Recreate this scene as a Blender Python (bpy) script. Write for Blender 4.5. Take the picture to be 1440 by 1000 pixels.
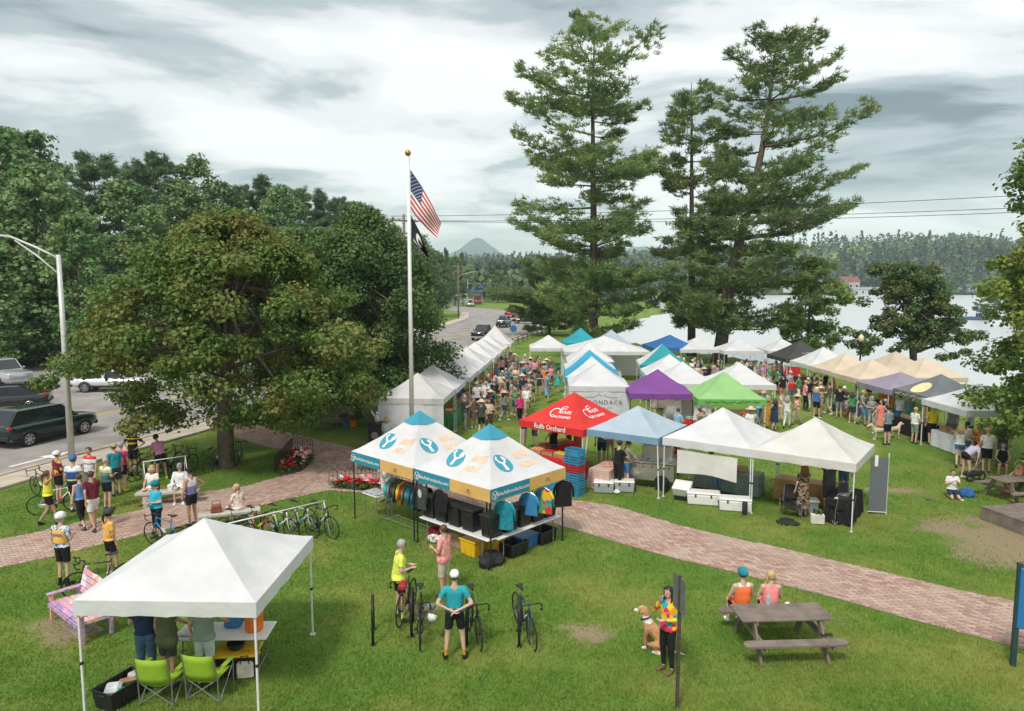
import bpy, bmesh, math, random
import numpy as np
from mathutils import Vector, Matrix, Euler

for _o in list(bpy.data.objects):
    bpy.data.objects.remove(_o, do_unlink=True)
scene = bpy.context.scene
col = scene.collection
R = math.radians
random.seed(7)
RNG = np.random.default_rng(11)

# ------------------------------------------------------------------ camera
CAM_H, FPX, PITCH = 7.4, 1000.0, R(6.0)
cam_d = bpy.data.cameras.new('camera')
cam_d.sensor_width = 36.0
cam_d.lens = 36.0 * FPX / 1440.0
cam_d.clip_start, cam_d.clip_end = 0.1, 20000.0
cam = bpy.data.objects.new('camera', cam_d)
col.objects.link(cam)
cam.location = (0, 0, CAM_H)
cam.rotation_euler = (R(90) - PITCH, 0, 0)
scene.camera = cam

# ------------------------------------------------------------------ sky
SUN_EL, SUN_AZ = R(52), R(205)        # azimuth clockwise from +Y
world = bpy.data.worlds.new('World')
scene.world = world
world.use_nodes = True
wn, wl = world.node_tree.nodes, world.node_tree.links
wn.clear()
w_out = wn.new('ShaderNodeOutputWorld')
w_sky = wn.new('ShaderNodeTexSky')
w_sky.sky_type = 'NISHITA'
w_sky.sun_disc = False
w_sky.sun_elevation, w_sky.sun_rotation = SUN_EL, SUN_AZ
w_bg = wn.new('ShaderNodeBackground')
w_bg.inputs['Strength'].default_value = 0.12
wl.new(w_sky.outputs[0], w_bg.inputs['Color'])
w_tc = wn.new('ShaderNodeTexCoord')
w_sep = wn.new('ShaderNodeSeparateXYZ')
wl.new(w_tc.outputs['Generated'], w_sep.inputs[0])
w_abs = wn.new('ShaderNodeMath'); w_abs.operation = 'MAXIMUM'; w_abs.inputs[1].default_value = 0.0
wl.new(w_sep.outputs['Z'], w_abs.inputs[0])
w_add = wn.new('ShaderNodeMath'); w_add.operation = 'ADD'; w_add.inputs[1].default_value = 0.16
wl.new(w_abs.outputs[0], w_add.inputs[0])
w_div = wn.new('ShaderNodeVectorMath'); w_div.operation = 'DIVIDE'
wl.new(w_tc.outputs['Generated'], w_div.inputs[0])
w_cmb = wn.new('ShaderNodeCombineXYZ')
for i in range(3):
    wl.new(w_add.outputs[0], w_cmb.inputs[i])
wl.new(w_cmb.outputs[0], w_div.inputs[1])
w_map = wn.new('ShaderNodeMapping')
w_map.inputs['Location'].default_value = (8.25, -6.47, 0.0)
w_map.inputs['Scale'].default_value = (0.8, 1.15, 0.0)
wl.new(w_div.outputs[0], w_map.inputs[0])
w_n1 = wn.new('ShaderNodeTexNoise')
w_n1.inputs['Scale'].default_value = 0.8
w_n1.inputs['Detail'].default_value = 7
w_n1.inputs['Roughness'].default_value = 0.55
w_n1.inputs['Distortion'].default_value = 0.35
wl.new(w_map.outputs[0], w_n1.inputs['Vector'])
w_rmp = wn.new('ShaderNodeValToRGB')
cr = w_rmp.color_ramp
cr.interpolation = 'EASE'
cr.elements[0].position = 0.43; cr.elements[0].color = (1.0, 1.0, 0.99, 1)
cr.elements[1].position = 0.645; cr.elements[1].color = (0.15, 0.205, 0.22, 1)
e = cr.elements.new(0.49); e.color = (0.86, 0.87, 0.87, 1)
e = cr.elements.new(0.555); e.color = (0.47, 0.53, 0.55, 1)
wl.new(w_n1.outputs[0], w_rmp.inputs[0])
w_bgc = wn.new('ShaderNodeBackground')
w_bgc.inputs['Strength'].default_value = 0.58
w_hz = wn.new('ShaderNodeMapRange')          # clouds run together into a pale band low down
w_hz.inputs[1].default_value, w_hz.inputs[2].default_value = 0.0, 0.13
w_hz.inputs[3].default_value, w_hz.inputs[4].default_value = 0.85, 0.0
wl.new(w_abs.outputs[0], w_hz.inputs[0])
w_hm = wn.new('ShaderNodeMix'); w_hm.data_type = 'RGBA'
wl.new(w_hz.outputs[0], w_hm.inputs[0])
wl.new(w_rmp.outputs[0], w_hm.inputs[6])
w_hm.inputs[7].default_value = (0.93, 0.95, 0.95, 1)
wl.new(w_hm.outputs[2], w_bgc.inputs['Color'])
w_mix = wn.new('ShaderNodeMixShader')
w_mix.inputs[0].default_value = 0.93
wl.new(w_bg.outputs[0], w_mix.inputs[1])
wl.new(w_bgc.outputs[0], w_mix.inputs[2])
wl.new(w_mix.outputs[0], w_out.inputs['Surface'])

# ------------------------------------------------------------------ sun
sun_d = bpy.data.lights.new('sun', 'SUN')
sun_d.energy, sun_d.angle, sun_d.color = 1.5, R(10), (1.0, 0.95, 0.88)
sun = bpy.data.objects.new('sun', sun_d)
col.objects.link(sun)
_sd = Vector((math.sin(SUN_AZ) * math.cos(SUN_EL), math.cos(SUN_AZ) * math.cos(SUN_EL), math.sin(SUN_EL)))
sun.rotation_euler = _sd.to_track_quat('Z', 'Y').to_euler()
sun.location = (0, 0, 60)

scene.view_settings.view_transform = 'Standard'
scene.view_settings.look = 'None'
scene.view_settings.exposure = 0.95
scene.view_settings.gamma = 1.0
scene.view_settings.use_curve_mapping = False
scene.render.engine = 'CYCLES'
cy = scene.cycles
cy.use_denoising = True
cy.max_bounces = 6
cy.diffuse_bounces = 3
cy.glossy_bounces = 3
cy.transmission_bounces = 4
cy.volume_bounces = 2
cy.transparent_max_bounces = 6
cy.caustics_reflective = cy.caustics_refractive = False


# ------------------------------------------------------------------ helpers
def ray(px, py):
    """direction through a point of the photograph (1440 x 1000)"""
    x, y = (px - 720) / FPX, (500 - py) / FPX
    c, s = math.cos(PITCH), math.sin(PITCH)
    return Vector((x, c + s * y, -s + c * y))


def G(px, py, z=0.0):
    """the spot at height z that the photograph shows there"""
    r = ray(px, py)
    t = (z - CAM_H) / r.z
    return Vector((r.x * t, r.y * t, z))


_mats = {}


def mat(name, rgb, rough=0.6, metal=0.0, var=0.12, scale=6.0, bump=0.0, bscale=40.0, spec=0.4, coat=0.0, rgb2=None):
    if name in _mats:
        return _mats[name]
    m = bpy.data.materials.new(name)
    m.use_nodes = True
    n, l = m.node_tree.nodes, m.node_tree.links
    b = n['Principled BSDF']
    b.inputs['Roughness'].default_value = rough
    b.inputs['Metallic'].default_value = metal
    b.inputs['Specular IOR Level'].default_value = spec
    b.inputs['Coat Weight'].default_value = coat
    tc = n.new('ShaderNodeTexCoord')
    nz = n.new('ShaderNodeTexNoise')
    nz.inputs['Scale'].default_value = scale
    nz.inputs['Detail'].default_value = 5
    l.new(tc.outputs['Object'], nz.inputs['Vector'])
    mx = n.new('ShaderNodeMix'); mx.data_type = 'RGBA'
    lo = [c * (1 - var) for c in rgb]
    hi = [min(1, c * (1 + var)) for c in (rgb2 or rgb)]
    mx.inputs[6].default_value = (*lo, 1)
    mx.inputs[7].default_value = (*hi, 1)
    st = n.new('ShaderNodeMapRange')
    st.inputs[1].default_value, st.inputs[2].default_value = 0.3, 0.7
    l.new(nz.outputs[0], st.inputs[0])
    l.new(st.outputs[0], mx.inputs[0])
    l.new(mx.outputs[2], b.inputs['Base Color'])
    if bump:
        nb = n.new('ShaderNodeTexNoise')
        nb.inputs['Scale'].default_value = bscale
        nb.inputs['Detail'].default_value = 4
        l.new(tc.outputs['Object'], nb.inputs['Vector'])
        bp = n.new('ShaderNodeBump')
        bp.inputs['Strength'].default_value = bump
        bp.inputs['Distance'].default_value = 0.02
        l.new(nb.outputs[0], bp.inputs['Height'])
        l.new(bp.outputs[0], b.inputs['Normal'])
    _mats[name] = m
    return m


def cloth(name, rgb, trans=0.0):
    """woven fabric; trans > 0 lets light through (canopies)"""
    if name in _mats:
        return _mats[name]
    m = mat(name, rgb, 0.75, 0, 0.09, 1.7, 0.9, 4.5, 0.25)
    if trans:
        n, l = m.node_tree.nodes, m.node_tree.links
        b = n['Principled BSDF']
        t = n.new('ShaderNodeBsdfTranslucent')
        t.inputs['Color'].default_value = (*rgb, 1)
        ms = n.new('ShaderNodeMixShader')
        ms.inputs[0].default_value = trans
        l.new(b.outputs[0], ms.inputs[1]); l.new(t.outputs[0], ms.inputs[2])
        l.new(ms.outputs[0], n['Material Output'].inputs['Surface'])
    return m


def leafmat(name, a, b_, c_, scale=0.5, trans=0.3):
    """leaf colours: per-leaf random between a and b_, patches of c_"""
    if name in _mats:
        return _mats[name]
    m = bpy.data.materials.new(name)
    m.use_nodes = True
    n, l = m.node_tree.nodes, m.node_tree.links
    p = n['Principled BSDF']
    p.inputs['Roughness'].default_value = 0.55
    p.inputs['Specular IOR Level'].default_value = 0.3
    g = n.new('ShaderNodeNewGeometry')
    mx = n.new('ShaderNodeMix'); mx.data_type = 'RGBA'
    mx.inputs[6].default_value = (*a, 1); mx.inputs[7].default_value = (*b_, 1)
    l.new(g.outputs['Random Per Island'], mx.inputs[0])
    tc = n.new('ShaderNodeTexCoord')
    nz = n.new('ShaderNodeTexNoise'); nz.inputs['Scale'].default_value = scale; nz.inputs['Detail'].default_value = 3
    l.new(tc.outputs['Object'], nz.inputs['Vector'])
    mr = n.new('ShaderNodeMapRange')
    mr.inputs[1].default_value, mr.inputs[2].default_value = 0.46, 0.66
    l.new(nz.outputs[0], mr.inputs[0])
    m2 = n.new('ShaderNodeMix'); m2.data_type = 'RGBA'
    l.new(mr.outputs[0], m2.inputs[0])
    l.new(mx.outputs[2], m2.inputs[6])
    m2.inputs[7].default_value = (*c_, 1)
    oi = n.new('ShaderNodeObjectInfo')
    hv = n.new('ShaderNodeHueSaturation')
    vr = n.new('ShaderNodeMapRange'); l.new(oi.outputs['Random'], vr.inputs[0])
    vr.inputs[3].default_value, vr.inputs[4].default_value = 0.82, 1.22
    l.new(vr.outputs[0], hv.inputs['Value']); l.new(m2.outputs[2], hv.inputs['Color'])
    l.new(hv.outputs[0], p.inputs['Base Color'])
    t = n.new('ShaderNodeBsdfTranslucent')
    l.new(hv.outputs[0], t.inputs['Color'])
    ms = n.new('ShaderNodeMixShader'); ms.inputs[0].default_value = trans
    l.new(p.outputs[0], ms.inputs[1]); l.new(t.outputs[0], ms.inputs[2])
    l.new(ms.outputs[0], n['Material Output'].inputs['Surface'])
    _mats[name] = m
    return m


def link_mesh(name, me, m=None, parent=None, smooth=False):
    if m is not None:
        for x in (m if isinstance(m, (list, tuple)) else [m]):
            me.materials.append(x)
    if smooth:
        me.polygons.foreach_set('use_smooth', [True] * len(me.polygons))
    o = bpy.data.objects.new(name, me)
    col.objects.link(o)
    if parent is not None:
        o.parent = parent
    return o


def np_mesh(name, V, F):
    """V (n,3), F (m,k) arrays -> mesh, quick"""
    V = np.asarray(V, dtype=np.float32); F = np.asarray(F, dtype=np.int32)
    me = bpy.data.meshes.new(name)
    k = F.shape[1]
    me.vertices.add(len(V)); me.vertices.foreach_set('co', V.ravel())
    me.loops.add(F.size); me.loops.foreach_set('vertex_index', F.ravel())
    me.polygons.add(len(F))
    me.polygons.foreach_set('loop_start', np.arange(0, F.size, k, dtype=np.int32))
    me.polygons.foreach_set('loop_total', np.full(len(F), k, dtype=np.int32))
    me.update(calc_edges=True)
    return me


class MB:
    """collects shapes, then build() links them as ONE mesh"""

    def __init__(self):
        self.v, self.f, self.mi, self.cur = [], [], [], 0

    def add(self, vs, fs):
        o = len(self.v)
        self.v.extend([tuple(p) for p in vs])
        for f in fs:
            self.f.append(tuple(i + o for i in f)); self.mi.append(self.cur)
        return self

    def box(self, c, s, rz=0.0, rx=0.0, ry=0.0, taper=1.0, bev=0.0):
        hx, hy, hz = s[0] / 2, s[1] / 2, s[2] / 2
        if bev > 0:
            b = min(bev, hx * .9, hy * .9, hz * .9)
            P = []
            for z, k in ((-hz, b), (-hz + b, 0), (hz - b, 0), (hz, b)):
                tp = taper if z > 0 else 1.0
                x, y = (hx - k) * tp, (hy - k) * tp
                bb = b * .6 if k == 0 else 0
                P += [(-x + bb, -y, z), (x - bb, -y, z), (x, -y + bb, z), (x, y - bb, z), (x - bb, y, z), (-x + bb, y, z), (-x, y - bb, z), (-x, -y + bb, z)]
            F = [tuple(range(7, -1, -1)), tuple(range(24, 32))]
            for r in range(3):
                for i in range(8):
                    j = (i + 1) % 8
                    F.append((r * 8 + i, r * 8 + j, r * 8 + 8 + j, r * 8 + 8 + i))
        else:
            P = [(-hx, -hy, -hz), (hx, -hy, -hz), (hx, hy, -hz), (-hx, hy, -hz)]
            P += [(x * taper, y * taper, hz) for x, y, _ in P]
            F = [(3, 2, 1, 0), (4, 5, 6, 7), (0, 1, 5, 4), (1, 2, 6, 5), (2, 3, 7, 6), (3, 0, 4, 7)]
        M = Euler((rx, ry, rz)).to_matrix()
        c = Vector(c)
        return self.add([M @ Vector(p) + c for p in P], F)

    def tube(self, pts, r, n=8, cap=True, closed=False, flat=1.0):
        pts = [Vector(p) for p in pts]
        k = len(pts)
        rs = list(r) if isinstance(r, (list, tuple)) else [r] * k
        V, F = [], []
        ref = None
        for i, p in enumerate(pts):
            a = pts[i - 1] if (i > 0 or closed) else p
            b = pts[(i + 1) % k] if (i < k - 1 or closed) else p
            t = (b - a)
            t = t.normalized() if t.length > 1e-9 else Vector((0, 0, 1))
            if ref is None:
                ref = Vector((0, 0, 1)) if abs(t.z) < 0.9 else Vector((1, 0, 0))
            u = t.cross(ref)
            if u.length < 1e-6:
                u = t.cross(Vector((0, 1, 0)))
            u.normalize()
            w = u.cross(t).normalized()
            ref = w
            for j in range(n):
                q = 2 * math.pi * j / n
                V.append(p + u * math.cos(q) * rs[i] + w * math.sin(q) * rs[i] * flat)
        for i in range(k if closed else k - 1):
            for j in range(n):
                a, b = i * n + j, i * n + (j + 1) % n
                i2 = (i + 1) % k
                F.append((a, b, i2 * n + (j + 1) % n, i2 * n + j))
        if cap and not closed:
            F.append(tuple(range(n - 1, -1, -1)))
            F.append(tuple(range((k - 1) * n, k * n)))
        return self.add(V, F)

    def lathe(self, prof, n=12, c=(0, 0, 0), axis='Z'):
        V, F = [], []
        for (r, z) in prof:
            for j in range(n):
                q = 2 * math.pi * j / n
                x, y = r * math.cos(q), r * math.sin(q)
                p = (x, y, z) if axis == 'Z' else ((z, x, y) if axis == 'X' else (x, z, y))
                V.append((p[0] + c[0], p[1] + c[1], p[2] + c[2]))
        for i in range(len(prof) - 1):
            for j in range(n):
                F.append((i * n + j, i * n + (j + 1) % n, (i + 1) * n + (j + 1) % n, (i + 1) * n + j))
        if prof[0][0] > 1e-5:
            F.append(tuple(range(n - 1, -1, -1)))
        if prof[-1][0] > 1e-5:
            F.append(tuple(range((len(prof) - 1) * n, len(prof) * n)))
        return self.add(V, F)

    def torus(self, c, Rr, r, n=28, k=6, axis='Y', a0=0, a1=2 * math.pi):
        closed = abs(a1 - a0 - 2 * math.pi) < 1e-6
        m = n if closed else n + 1
        pts = []
        for i in range(m):
            q = a0 + (a1 - a0) * i / n
            x, y = Rr * math.cos(q), Rr * math.sin(q)
            p = (x, 0, y) if axis == 'Y' else ((0, x, y) if axis == 'X' else (x, y, 0))
            pts.append(Vector(p) + Vector(c))
        return self.tube(pts, r, k, cap=not closed, closed=closed)

    def ball(self, c, r, n=10, k=6, squash=(1, 1, 1)):
        prof = [(math.sin(math.pi * i / k) * 1.0, -math.cos(math.pi * i / k)) for i in range(k + 1)]
        o = len(self.v)
        self.lathe([(max(a, 1e-4), z) for a, z in prof], n)
        for i in range(o, len(self.v)):
            x, y, z = self.v[i]
            self.v[i] = (x * r * squash[0] + c[0], y * r * squash[1] + c[1], z * r * squash[2] + c[2])
        return self

    def build(self, name, m=None, parent=None, smooth=False):
        me = bpy.data.meshes.new(name)
        me.from_pydata(self.v, [], self.f)
        if any(self.mi):
            me.polygons.foreach_set('material_index', self.mi)
        me.validate(); me.update()
        return link_mesh(name, me, m, parent, smooth)


def tag(o, label=None, cat=None, group=None, kind=None):
    if label: o['label'] = label
    if cat: o['category'] = cat
    if group: o['group'] = group
    if kind: o['kind'] = kind
    return o


def thing(name, label, cat, loc=(0, 0, 0), rz=0.0, group=None):
    o = bpy.data.objects.new(name, None)
    o.empty_display_size = 0.2
    col.objects.link(o)
    o.location = loc
    o.rotation_euler = (0, 0, rz)
    return tag(o, label, cat, group)


def copy_tree(o, parent=None):
    c = o.copy()
    col.objects.link(c)
    c.parent = parent
    for ch in list(o.children):
        copy_tree(ch, c)
    return c


def recolour(o, m, slot=0):
    """give this one object its own material without touching the shared mesh"""
    s = o.material_slots[slot]
    s.link = 'OBJECT'
    s.material = m


def lettering(text, size, align='CENTER', extrude=0.0, space=1.0, bold=0.0):
    """vertices (x,y) and faces of a line of text, centred on 0,0"""
    cu = bpy.data.curves.new('lettering', 'FONT')
    cu.body = text; cu.size = size; cu.align_x = align; cu.align_y = 'CENTER'
    cu.resolution_u = 2; cu.space_character = space; cu.offset = bold
    ob = bpy.data.objects.new('lettering', cu)
    col.objects.link(ob)
    dg = bpy.context.evaluated_depsgraph_get()
    me = bpy.data.meshes.new_from_object(ob.evaluated_get(dg))
    V = [(v.co.x, v.co.y) for v in me.vertices]
    F = [tuple(p.vertices) for p in me.polygons]
    bpy.data.objects.remove(ob, do_unlink=True)
    bpy.data.curves.remove(cu)
    bpy.data.meshes.remove(me)
    return V, F


def text_on(name, text, size, origin, xdir, ydir, m, parent, off=0.004, space=1.0, bold=0.0):
    V, F = lettering(text, size, space=space, bold=bold)
    xd, yd = Vector(xdir).normalized(), Vector(ydir).normalized()
    nrm = xd.cross(yd)
    o = Vector(origin)
    b = MB()
    b.add([o + xd * x + yd * y + nrm * off for x, y in V], F)
    return b.build(name, m, parent)


def sstep(a, b, x):
    t = np.clip((x - a) / (b - a), 0, 1)
    return t * t * (3 - 2 * t)


def vnoise(x, y, seed=0):
    """smooth value noise on arrays"""
    xi, yi = np.floor(x).astype(np.int64), np.floor(y).astype(np.int64)
    xf, yf = x - xi, y - yi

    def h(a, b):
        n = (a * 374761393 + b * 668265263 + seed * 974711) & 0x7fffffff
        n = (n ^ (n >> 13)) * 1274126177 & 0x7fffffff
        return (n & 0xffff) / 65535.0
    u, v = xf * xf * (3 - 2 * xf), yf * yf * (3 - 2 * yf)
    return (h(xi, yi) * (1 - u) + h(xi + 1, yi) * u) * (1 - v) + (h(xi, yi + 1) * (1 - u) + h(xi + 1, yi + 1) * u) * v


def in_poly(x, y, poly):
    x, y = np.asarray(x, float), np.asarray(y, float)
    r = np.zeros(x.shape, bool)
    n = len(poly)
    for i in range(n):
        x1, y1 = poly[i][0], poly[i][1]
        x2, y2 = poly[(i + 1) % n][0], poly[(i + 1) % n][1]
        c = ((y1 > y) != (y2 > y)) & (x < (x2 - x1) * (y - y1) / ((y2 - y1) or 1e-9) + x1)
        r ^= c
    return r


def dist_poly(x, y, poly, closed=True):
    x, y = np.asarray(x, float), np.asarray(y, float)
    d = np.full(x.shape, 1e9)
    n = len(poly)
    for i in range(n if closed else n - 1):
        x1, y1 = poly[i][0], poly[i][1]
        x2, y2 = poly[(i + 1) % n][0], poly[(i + 1) % n][1]
        dx, dy = x2 - x1, y2 - y1
        t = np.clip(((x - x1) * dx + (y - y1) * dy) / (dx * dx + dy * dy + 1e-12), 0, 1)
        d = np.minimum(d, np.hypot(x - x1 - t * dx, y - y1 - t * dy))
    return d
# ================================================================== the setting
LAKE = [(190, 20), (62, 33), (40, 46), (31, 54), (25, 64), (19, 78), (13, 92), (12, 112), (22, 150), (42, 200), (50, 280), (70, 400), (150, 432), (260, 440), (420, 425), (430, 330), (250, 215), (150, 178), (108, 165), (112, 150), (150, 130), (260, 100)]
LAKE_Z = -1.3
DIRT = [(G(1400, 752), 2.3, 1.7), (G(1440, 775), 2.2, 1.5), (G(1330, 745), .9, .5), (G(88, 893), .62, .55), (G(66, 878), .5, .4), (G(838, 892), .62, .42), (G(800, 884), .3, .25), (G(1255, 690), 1.6, .5), (G(1060, 585), 2.5, 1.5), (G(600, 855), .5, .3)]
P_ = lambda *pts: [(G(x, y).x, G(x, y).y) for x, y in pts]
PATH_MAIN = P_((-90, 776), (0, 759), (50, 749), (110, 735), (204, 716), (201, 707), (252, 699), (300, 690), (344, 684), (390, 672), (426, 662), (440, 648), (442, 640), (411, 636), (372, 628), (333, 616), (318, 606), (335, 594), (377, 601), (432, 615), (470, 624), (500, 631), (540, 642), (580, 655), (640, 670), (700, 684), (809, 704), (847, 709), (889, 719), (948, 737), (1045, 760), (1104, 772), (1180, 791), (1308, 821), (1440, 849), (1560, 876),
               (1560, 948), (1420, 908), (1276, 870), (1173, 841), (1104, 824), (1051, 810), (1007, 799), (957, 788), (895, 771), (820, 749), (799, 743), (740, 729), (680, 715), (600, 702), (530, 694), (461, 690), (443, 694), (394, 704), (365, 712), (260, 739), (200, 752), (140, 767), (75, 783), (0, 799), (-90, 822))
KERB = [(-34, -30), (-24.6, 6), (-19.5, 26.4), (-18.6, 29.3), (-16.9, 34.5), (-13.2, 48), (-7.5, 68), (3.2, 105), (9, 128), (8, 150), (-4, 185), (-30, 235)]
ROAD_L = [(-60, 290), (-44, 245), (-21, 195), (-10, 165), (-8.5, 140), (-10.5, 118), (-16, 100), (-24, 76), (-30, 64), (-35.5, 57), (-48, 70), (-100, 118), (-260, 260), (-330, 230), (-150, 80), (-60, 8), (-50, -30)]
ROAD = KERB + ROAD_L


def terrain(x, y):
    x, y = np.asarray(x, float), np.asarray(y, float)
    ins = in_poly(x, y, LAKE)
    d = dist_poly(x, y, LAKE)
    z = np.where(ins, -3.2 * sstep(-1, 7, d), -0.25 * (1 - sstep(0, 4, d)))
    n = vnoise(x / 190.0, y / 190.0, 3)
    h = (15 + 22 * n) * sstep(430, 800, y) + 14 * sstep(900, 2200, y) * vnoise(x / 600., y / 600., 5)
    h += 9 * sstep(90, 240, -x) * sstep(40, 120, y) * (0.5 + n)
    h += 12 * sstep(180, 420, x) * sstep(0, 120, dist_poly(x, y, LAKE)) * (~ins)
    return z + h * (~ins)


def ground_sheet():
    def axis(lo, a, b, hi, fine, growth):
        c = list(np.arange(a, b + 1e-6, fine))
        s, v = fine, b
        while v < hi:
            s *= growth; v += s; c.append(min(v, hi))
        s, v = fine, a
        while v > lo:
            s *= growth; v -= s; c.insert(0, max(v, lo))
        return np.array(c)
    xs = axis(-3300, -26, 36, 3300, 0.33, 1.16)
    ys = axis(-300, 6, 48, 4700, 0.33, 1.13)
    X, Y = np.meshgrid(xs, ys)
    Z = terrain(X, Y)
    V = np.stack([X, Y, Z], -1).reshape(-1, 3)
    ny, nx = X.shape
    i = (np.arange(ny - 1)[:, None] * nx + np.arange(nx - 1)[None, :]).ravel()
    F = np.stack([i, i + 1, i + nx + 1, i + nx], 1)
    me = np_mesh('ground', V, F)
    x, y = V[:, 0], V[:, 1]
    dirt = np.zeros(len(V))
    wob = (vnoise(x * 1.3, y * 1.3, 9) - .5) * 1.0 + (vnoise(x * 3.6, y * 3.6, 2) - .5) * .7
    for c, rx, ry in DIRT:
        q = np.hypot((x - c.x) / rx, (y - c.y) / ry) + wob * .75
        dirt = np.maximum(dirt, 1 - sstep(.55, 1.25, q))
    at = me.attributes.new('dirt', 'FLOAT', 'POINT')
    at.data.foreach_set('value', dirt.astype(np.float32))
    m = bpy.data.materials.new('lawn')
    m.use_nodes = True
    n, l = m.node_tree.nodes, m.node_tree.links
    b = n['Principled BSDF']
    b.inputs['Roughness'].default_value = 0.9
    b.inputs['Specular IOR Level'].default_value = 0.15
    tc = n.new('ShaderNodeTexCoord')

    def noise(sc, det=4, rough=.55):
        z = n.new('ShaderNodeTexNoise')
        z.inputs['Scale'].default_value = sc; z.inputs['Detail'].default_value = det; z.inputs['Roughness'].default_value = rough
        l.new(tc.outputs['Object'], z.inputs['Vector'])
        return z.outputs[0]

    def mixc(f, a, c):
        k = n.new('ShaderNodeMix'); k.data_type = 'RGBA'
        l.new(f, k.inputs[0])
        for s, v in ((6, a), (7, c)):
            if isinstance(v, tuple): k.inputs[s].default_value = (*v, 1)
            else: l.new(v, k.inputs[s])
        return k.outputs[2]

    def rng(f, a, c):
        k = n.new('ShaderNodeMapRange'); l.new(f, k.inputs[0])
        k.inputs[1].default_value, k.inputs[2].default_value = a, c
        return k.outputs[0]
    g = mixc(rng(noise(34, 6, .7), .3, .7), (0.07, 0.15, 0.020), (0.165, 0.275, 0.048))
    g = mixc(rng(noise(.35, 5, .6), .42, .68), g, (0.235, 0.275, 0.06))
    g = mixc(rng(noise(2.2, 4, .6), .55, .78), g, (0.06, 0.125, 0.02))
    soil = mixc(rng(noise(14, 6, .7), .3, .7), (0.23, 0.17, 0.10), (0.40, 0.315, 0.21))
    a = n.new('ShaderNodeAttribute'); a.attribute_name = 'dirt'
    ad = n.new('ShaderNodeMath'); ad.operation = 'ADD'
    l.new(a.outputs['Fac'], ad.inputs[0])
    nn = n.new('ShaderNodeMath'); nn.operation = 'MULTIPLY_ADD'
    l.new(noise(22, 5, .7), nn.inputs[0]); nn.inputs[1].default_value = 1.1; nn.inputs[2].default_value = -.55
    l.new(nn.outputs[0], ad.inputs[1])
    base = mixc(rng(ad.outputs[0], .32, 1.05), g, soil)
    l.new(base, b.inputs['Base Color'])
    bp = n.new('ShaderNodeBump'); bp.inputs['Strength'].default_value = .7; bp.inputs['Distance'].default_value = .05
    l.new(noise(45, 6, .75), bp.inputs['Height']); l.new(bp.outputs[0], b.inputs['Normal'])
    o = link_mesh('ground', me, m, smooth=True)
    tag(o, kind='structure')


ground_sheet()


def flat_poly(name, poly, z, m, thick=0.0):
    bm = bmesh.new()
    vs = [bm.verts.new((p[0], p[1], z)) for p in poly]
    f = bm.faces.new(vs)
    if f.normal.z < 0 or f.calc_area() < 0:
        f.normal_flip()
    f.normal_update()
    if f.normal.z < 0:
        f.normal_flip()
    bmesh.ops.triangulate(bm, faces=[f])
    if thick:
        r = bmesh.ops.extrude_face_region(bm, geom=bm.faces[:])
        for v in r['geom']:
            if isinstance(v, bmesh.types.BMVert):
                v.co.z -= thick
        bmesh.ops.recalc_face_normals(bm, faces=bm.faces)
    me = bpy.data.meshes.new(name)
    bm.to_mesh(me); bm.free()
    o = link_mesh(name, me, m)
    return tag(o, kind='structure')


def asphalt():
    m = mat('asphalt', (0.29, 0.27, 0.25), .85, 0, .26, .5, .5, 60, .3)
    return m


flat_poly('road', ROAD, 0.006, asphalt())

# water
wm = bpy.data.materials.new('lake water')
wm.use_nodes = True
_n, _l = wm.node_tree.nodes, wm.node_tree.links
_b = _n['Principled BSDF']
_b.inputs['Base Color'].default_value = (0.58, 0.61, 0.61, 1)
_b.inputs['Roughness'].default_value = 0.28
_b.inputs['Specular IOR Level'].default_value = 0.9
_tc = _n.new('ShaderNodeTexCoord'); _mp = _n.new('ShaderNodeMapping')
_mp.inputs['Scale'].default_value = (.5, 1.3, 1)
_nz = _n.new('ShaderNodeTexNoise'); _nz.inputs['Scale'].default_value = 0.9; _nz.inputs['Detail'].default_value = 5
_l.new(_tc.outputs['Object'], _mp.inputs[0]); _l.new(_mp.outputs[0], _nz.inputs['Vector'])
_bp = _n.new('ShaderNodeBump'); _bp.inputs['Strength'].default_value = .10; _bp.inputs['Distance'].default_value = .25
_l.new(_nz.outputs[0], _bp.inputs['Height']); _l.new(_bp.outputs[0], _b.inputs['Normal'])
_lk = [(p[0] * 1.0, p[1]) for p in LAKE]
flat_poly('lake', _lk, LAKE_Z, wm)

# kerb, pavement beside the road
CONC = mat('concrete', (0.50, 0.43, 0.35), .85, 0, .16, 1.2, .3, 30, .3)
KSTONE = mat('kerb stone', (0.46, 0.37, 0.275), .85, 0, .18, 2.5, .3, 30, .3)


def strip(name, line, off0, off1, z0, z1, m, seg=None, parent=None):
    """a slab that follows a line, between two offsets to its right"""
    L = [Vector((p[0], p[1])) for p in line]
    N = []
    for i in range(len(L)):
        a, b = L[max(i - 1, 0)], L[min(i + 1, len(L) - 1)]
        t = (b - a).normalized()
        N.append(Vector((t.y, -t.x)))
    b = MB()
    V = []
    for p, nn in zip(L, N):
        for o, z in ((off0, z0), (off0, z1), (off1, z1), (off1, z0)):
            q = p + nn * o
            V.append((q.x, q.y, z))
    F = []
    for i in range(len(L) - 1):
        for j in range(3):
            F.append((i * 4 + j, i * 4 + j + 1, i * 4 + 5 + j, i * 4 + 4 + j))
    F.append((0, 3, 2, 1)); k = len(L) * 4 - 4
    F.append((k, k + 1, k + 2, k + 3))
    b.add(V, F)
    return b.build(name, m, parent)


def resample(line, step):
    L = [Vector((p[0], p[1])) for p in line]
    out = [L[0]]
    for a, b in zip(L, L[1:]):
        n = max(1, int((b - a).length / step))
        for i in range(1, n + 1):
            out.append(a.lerp(b, i / n))
    return out


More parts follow.
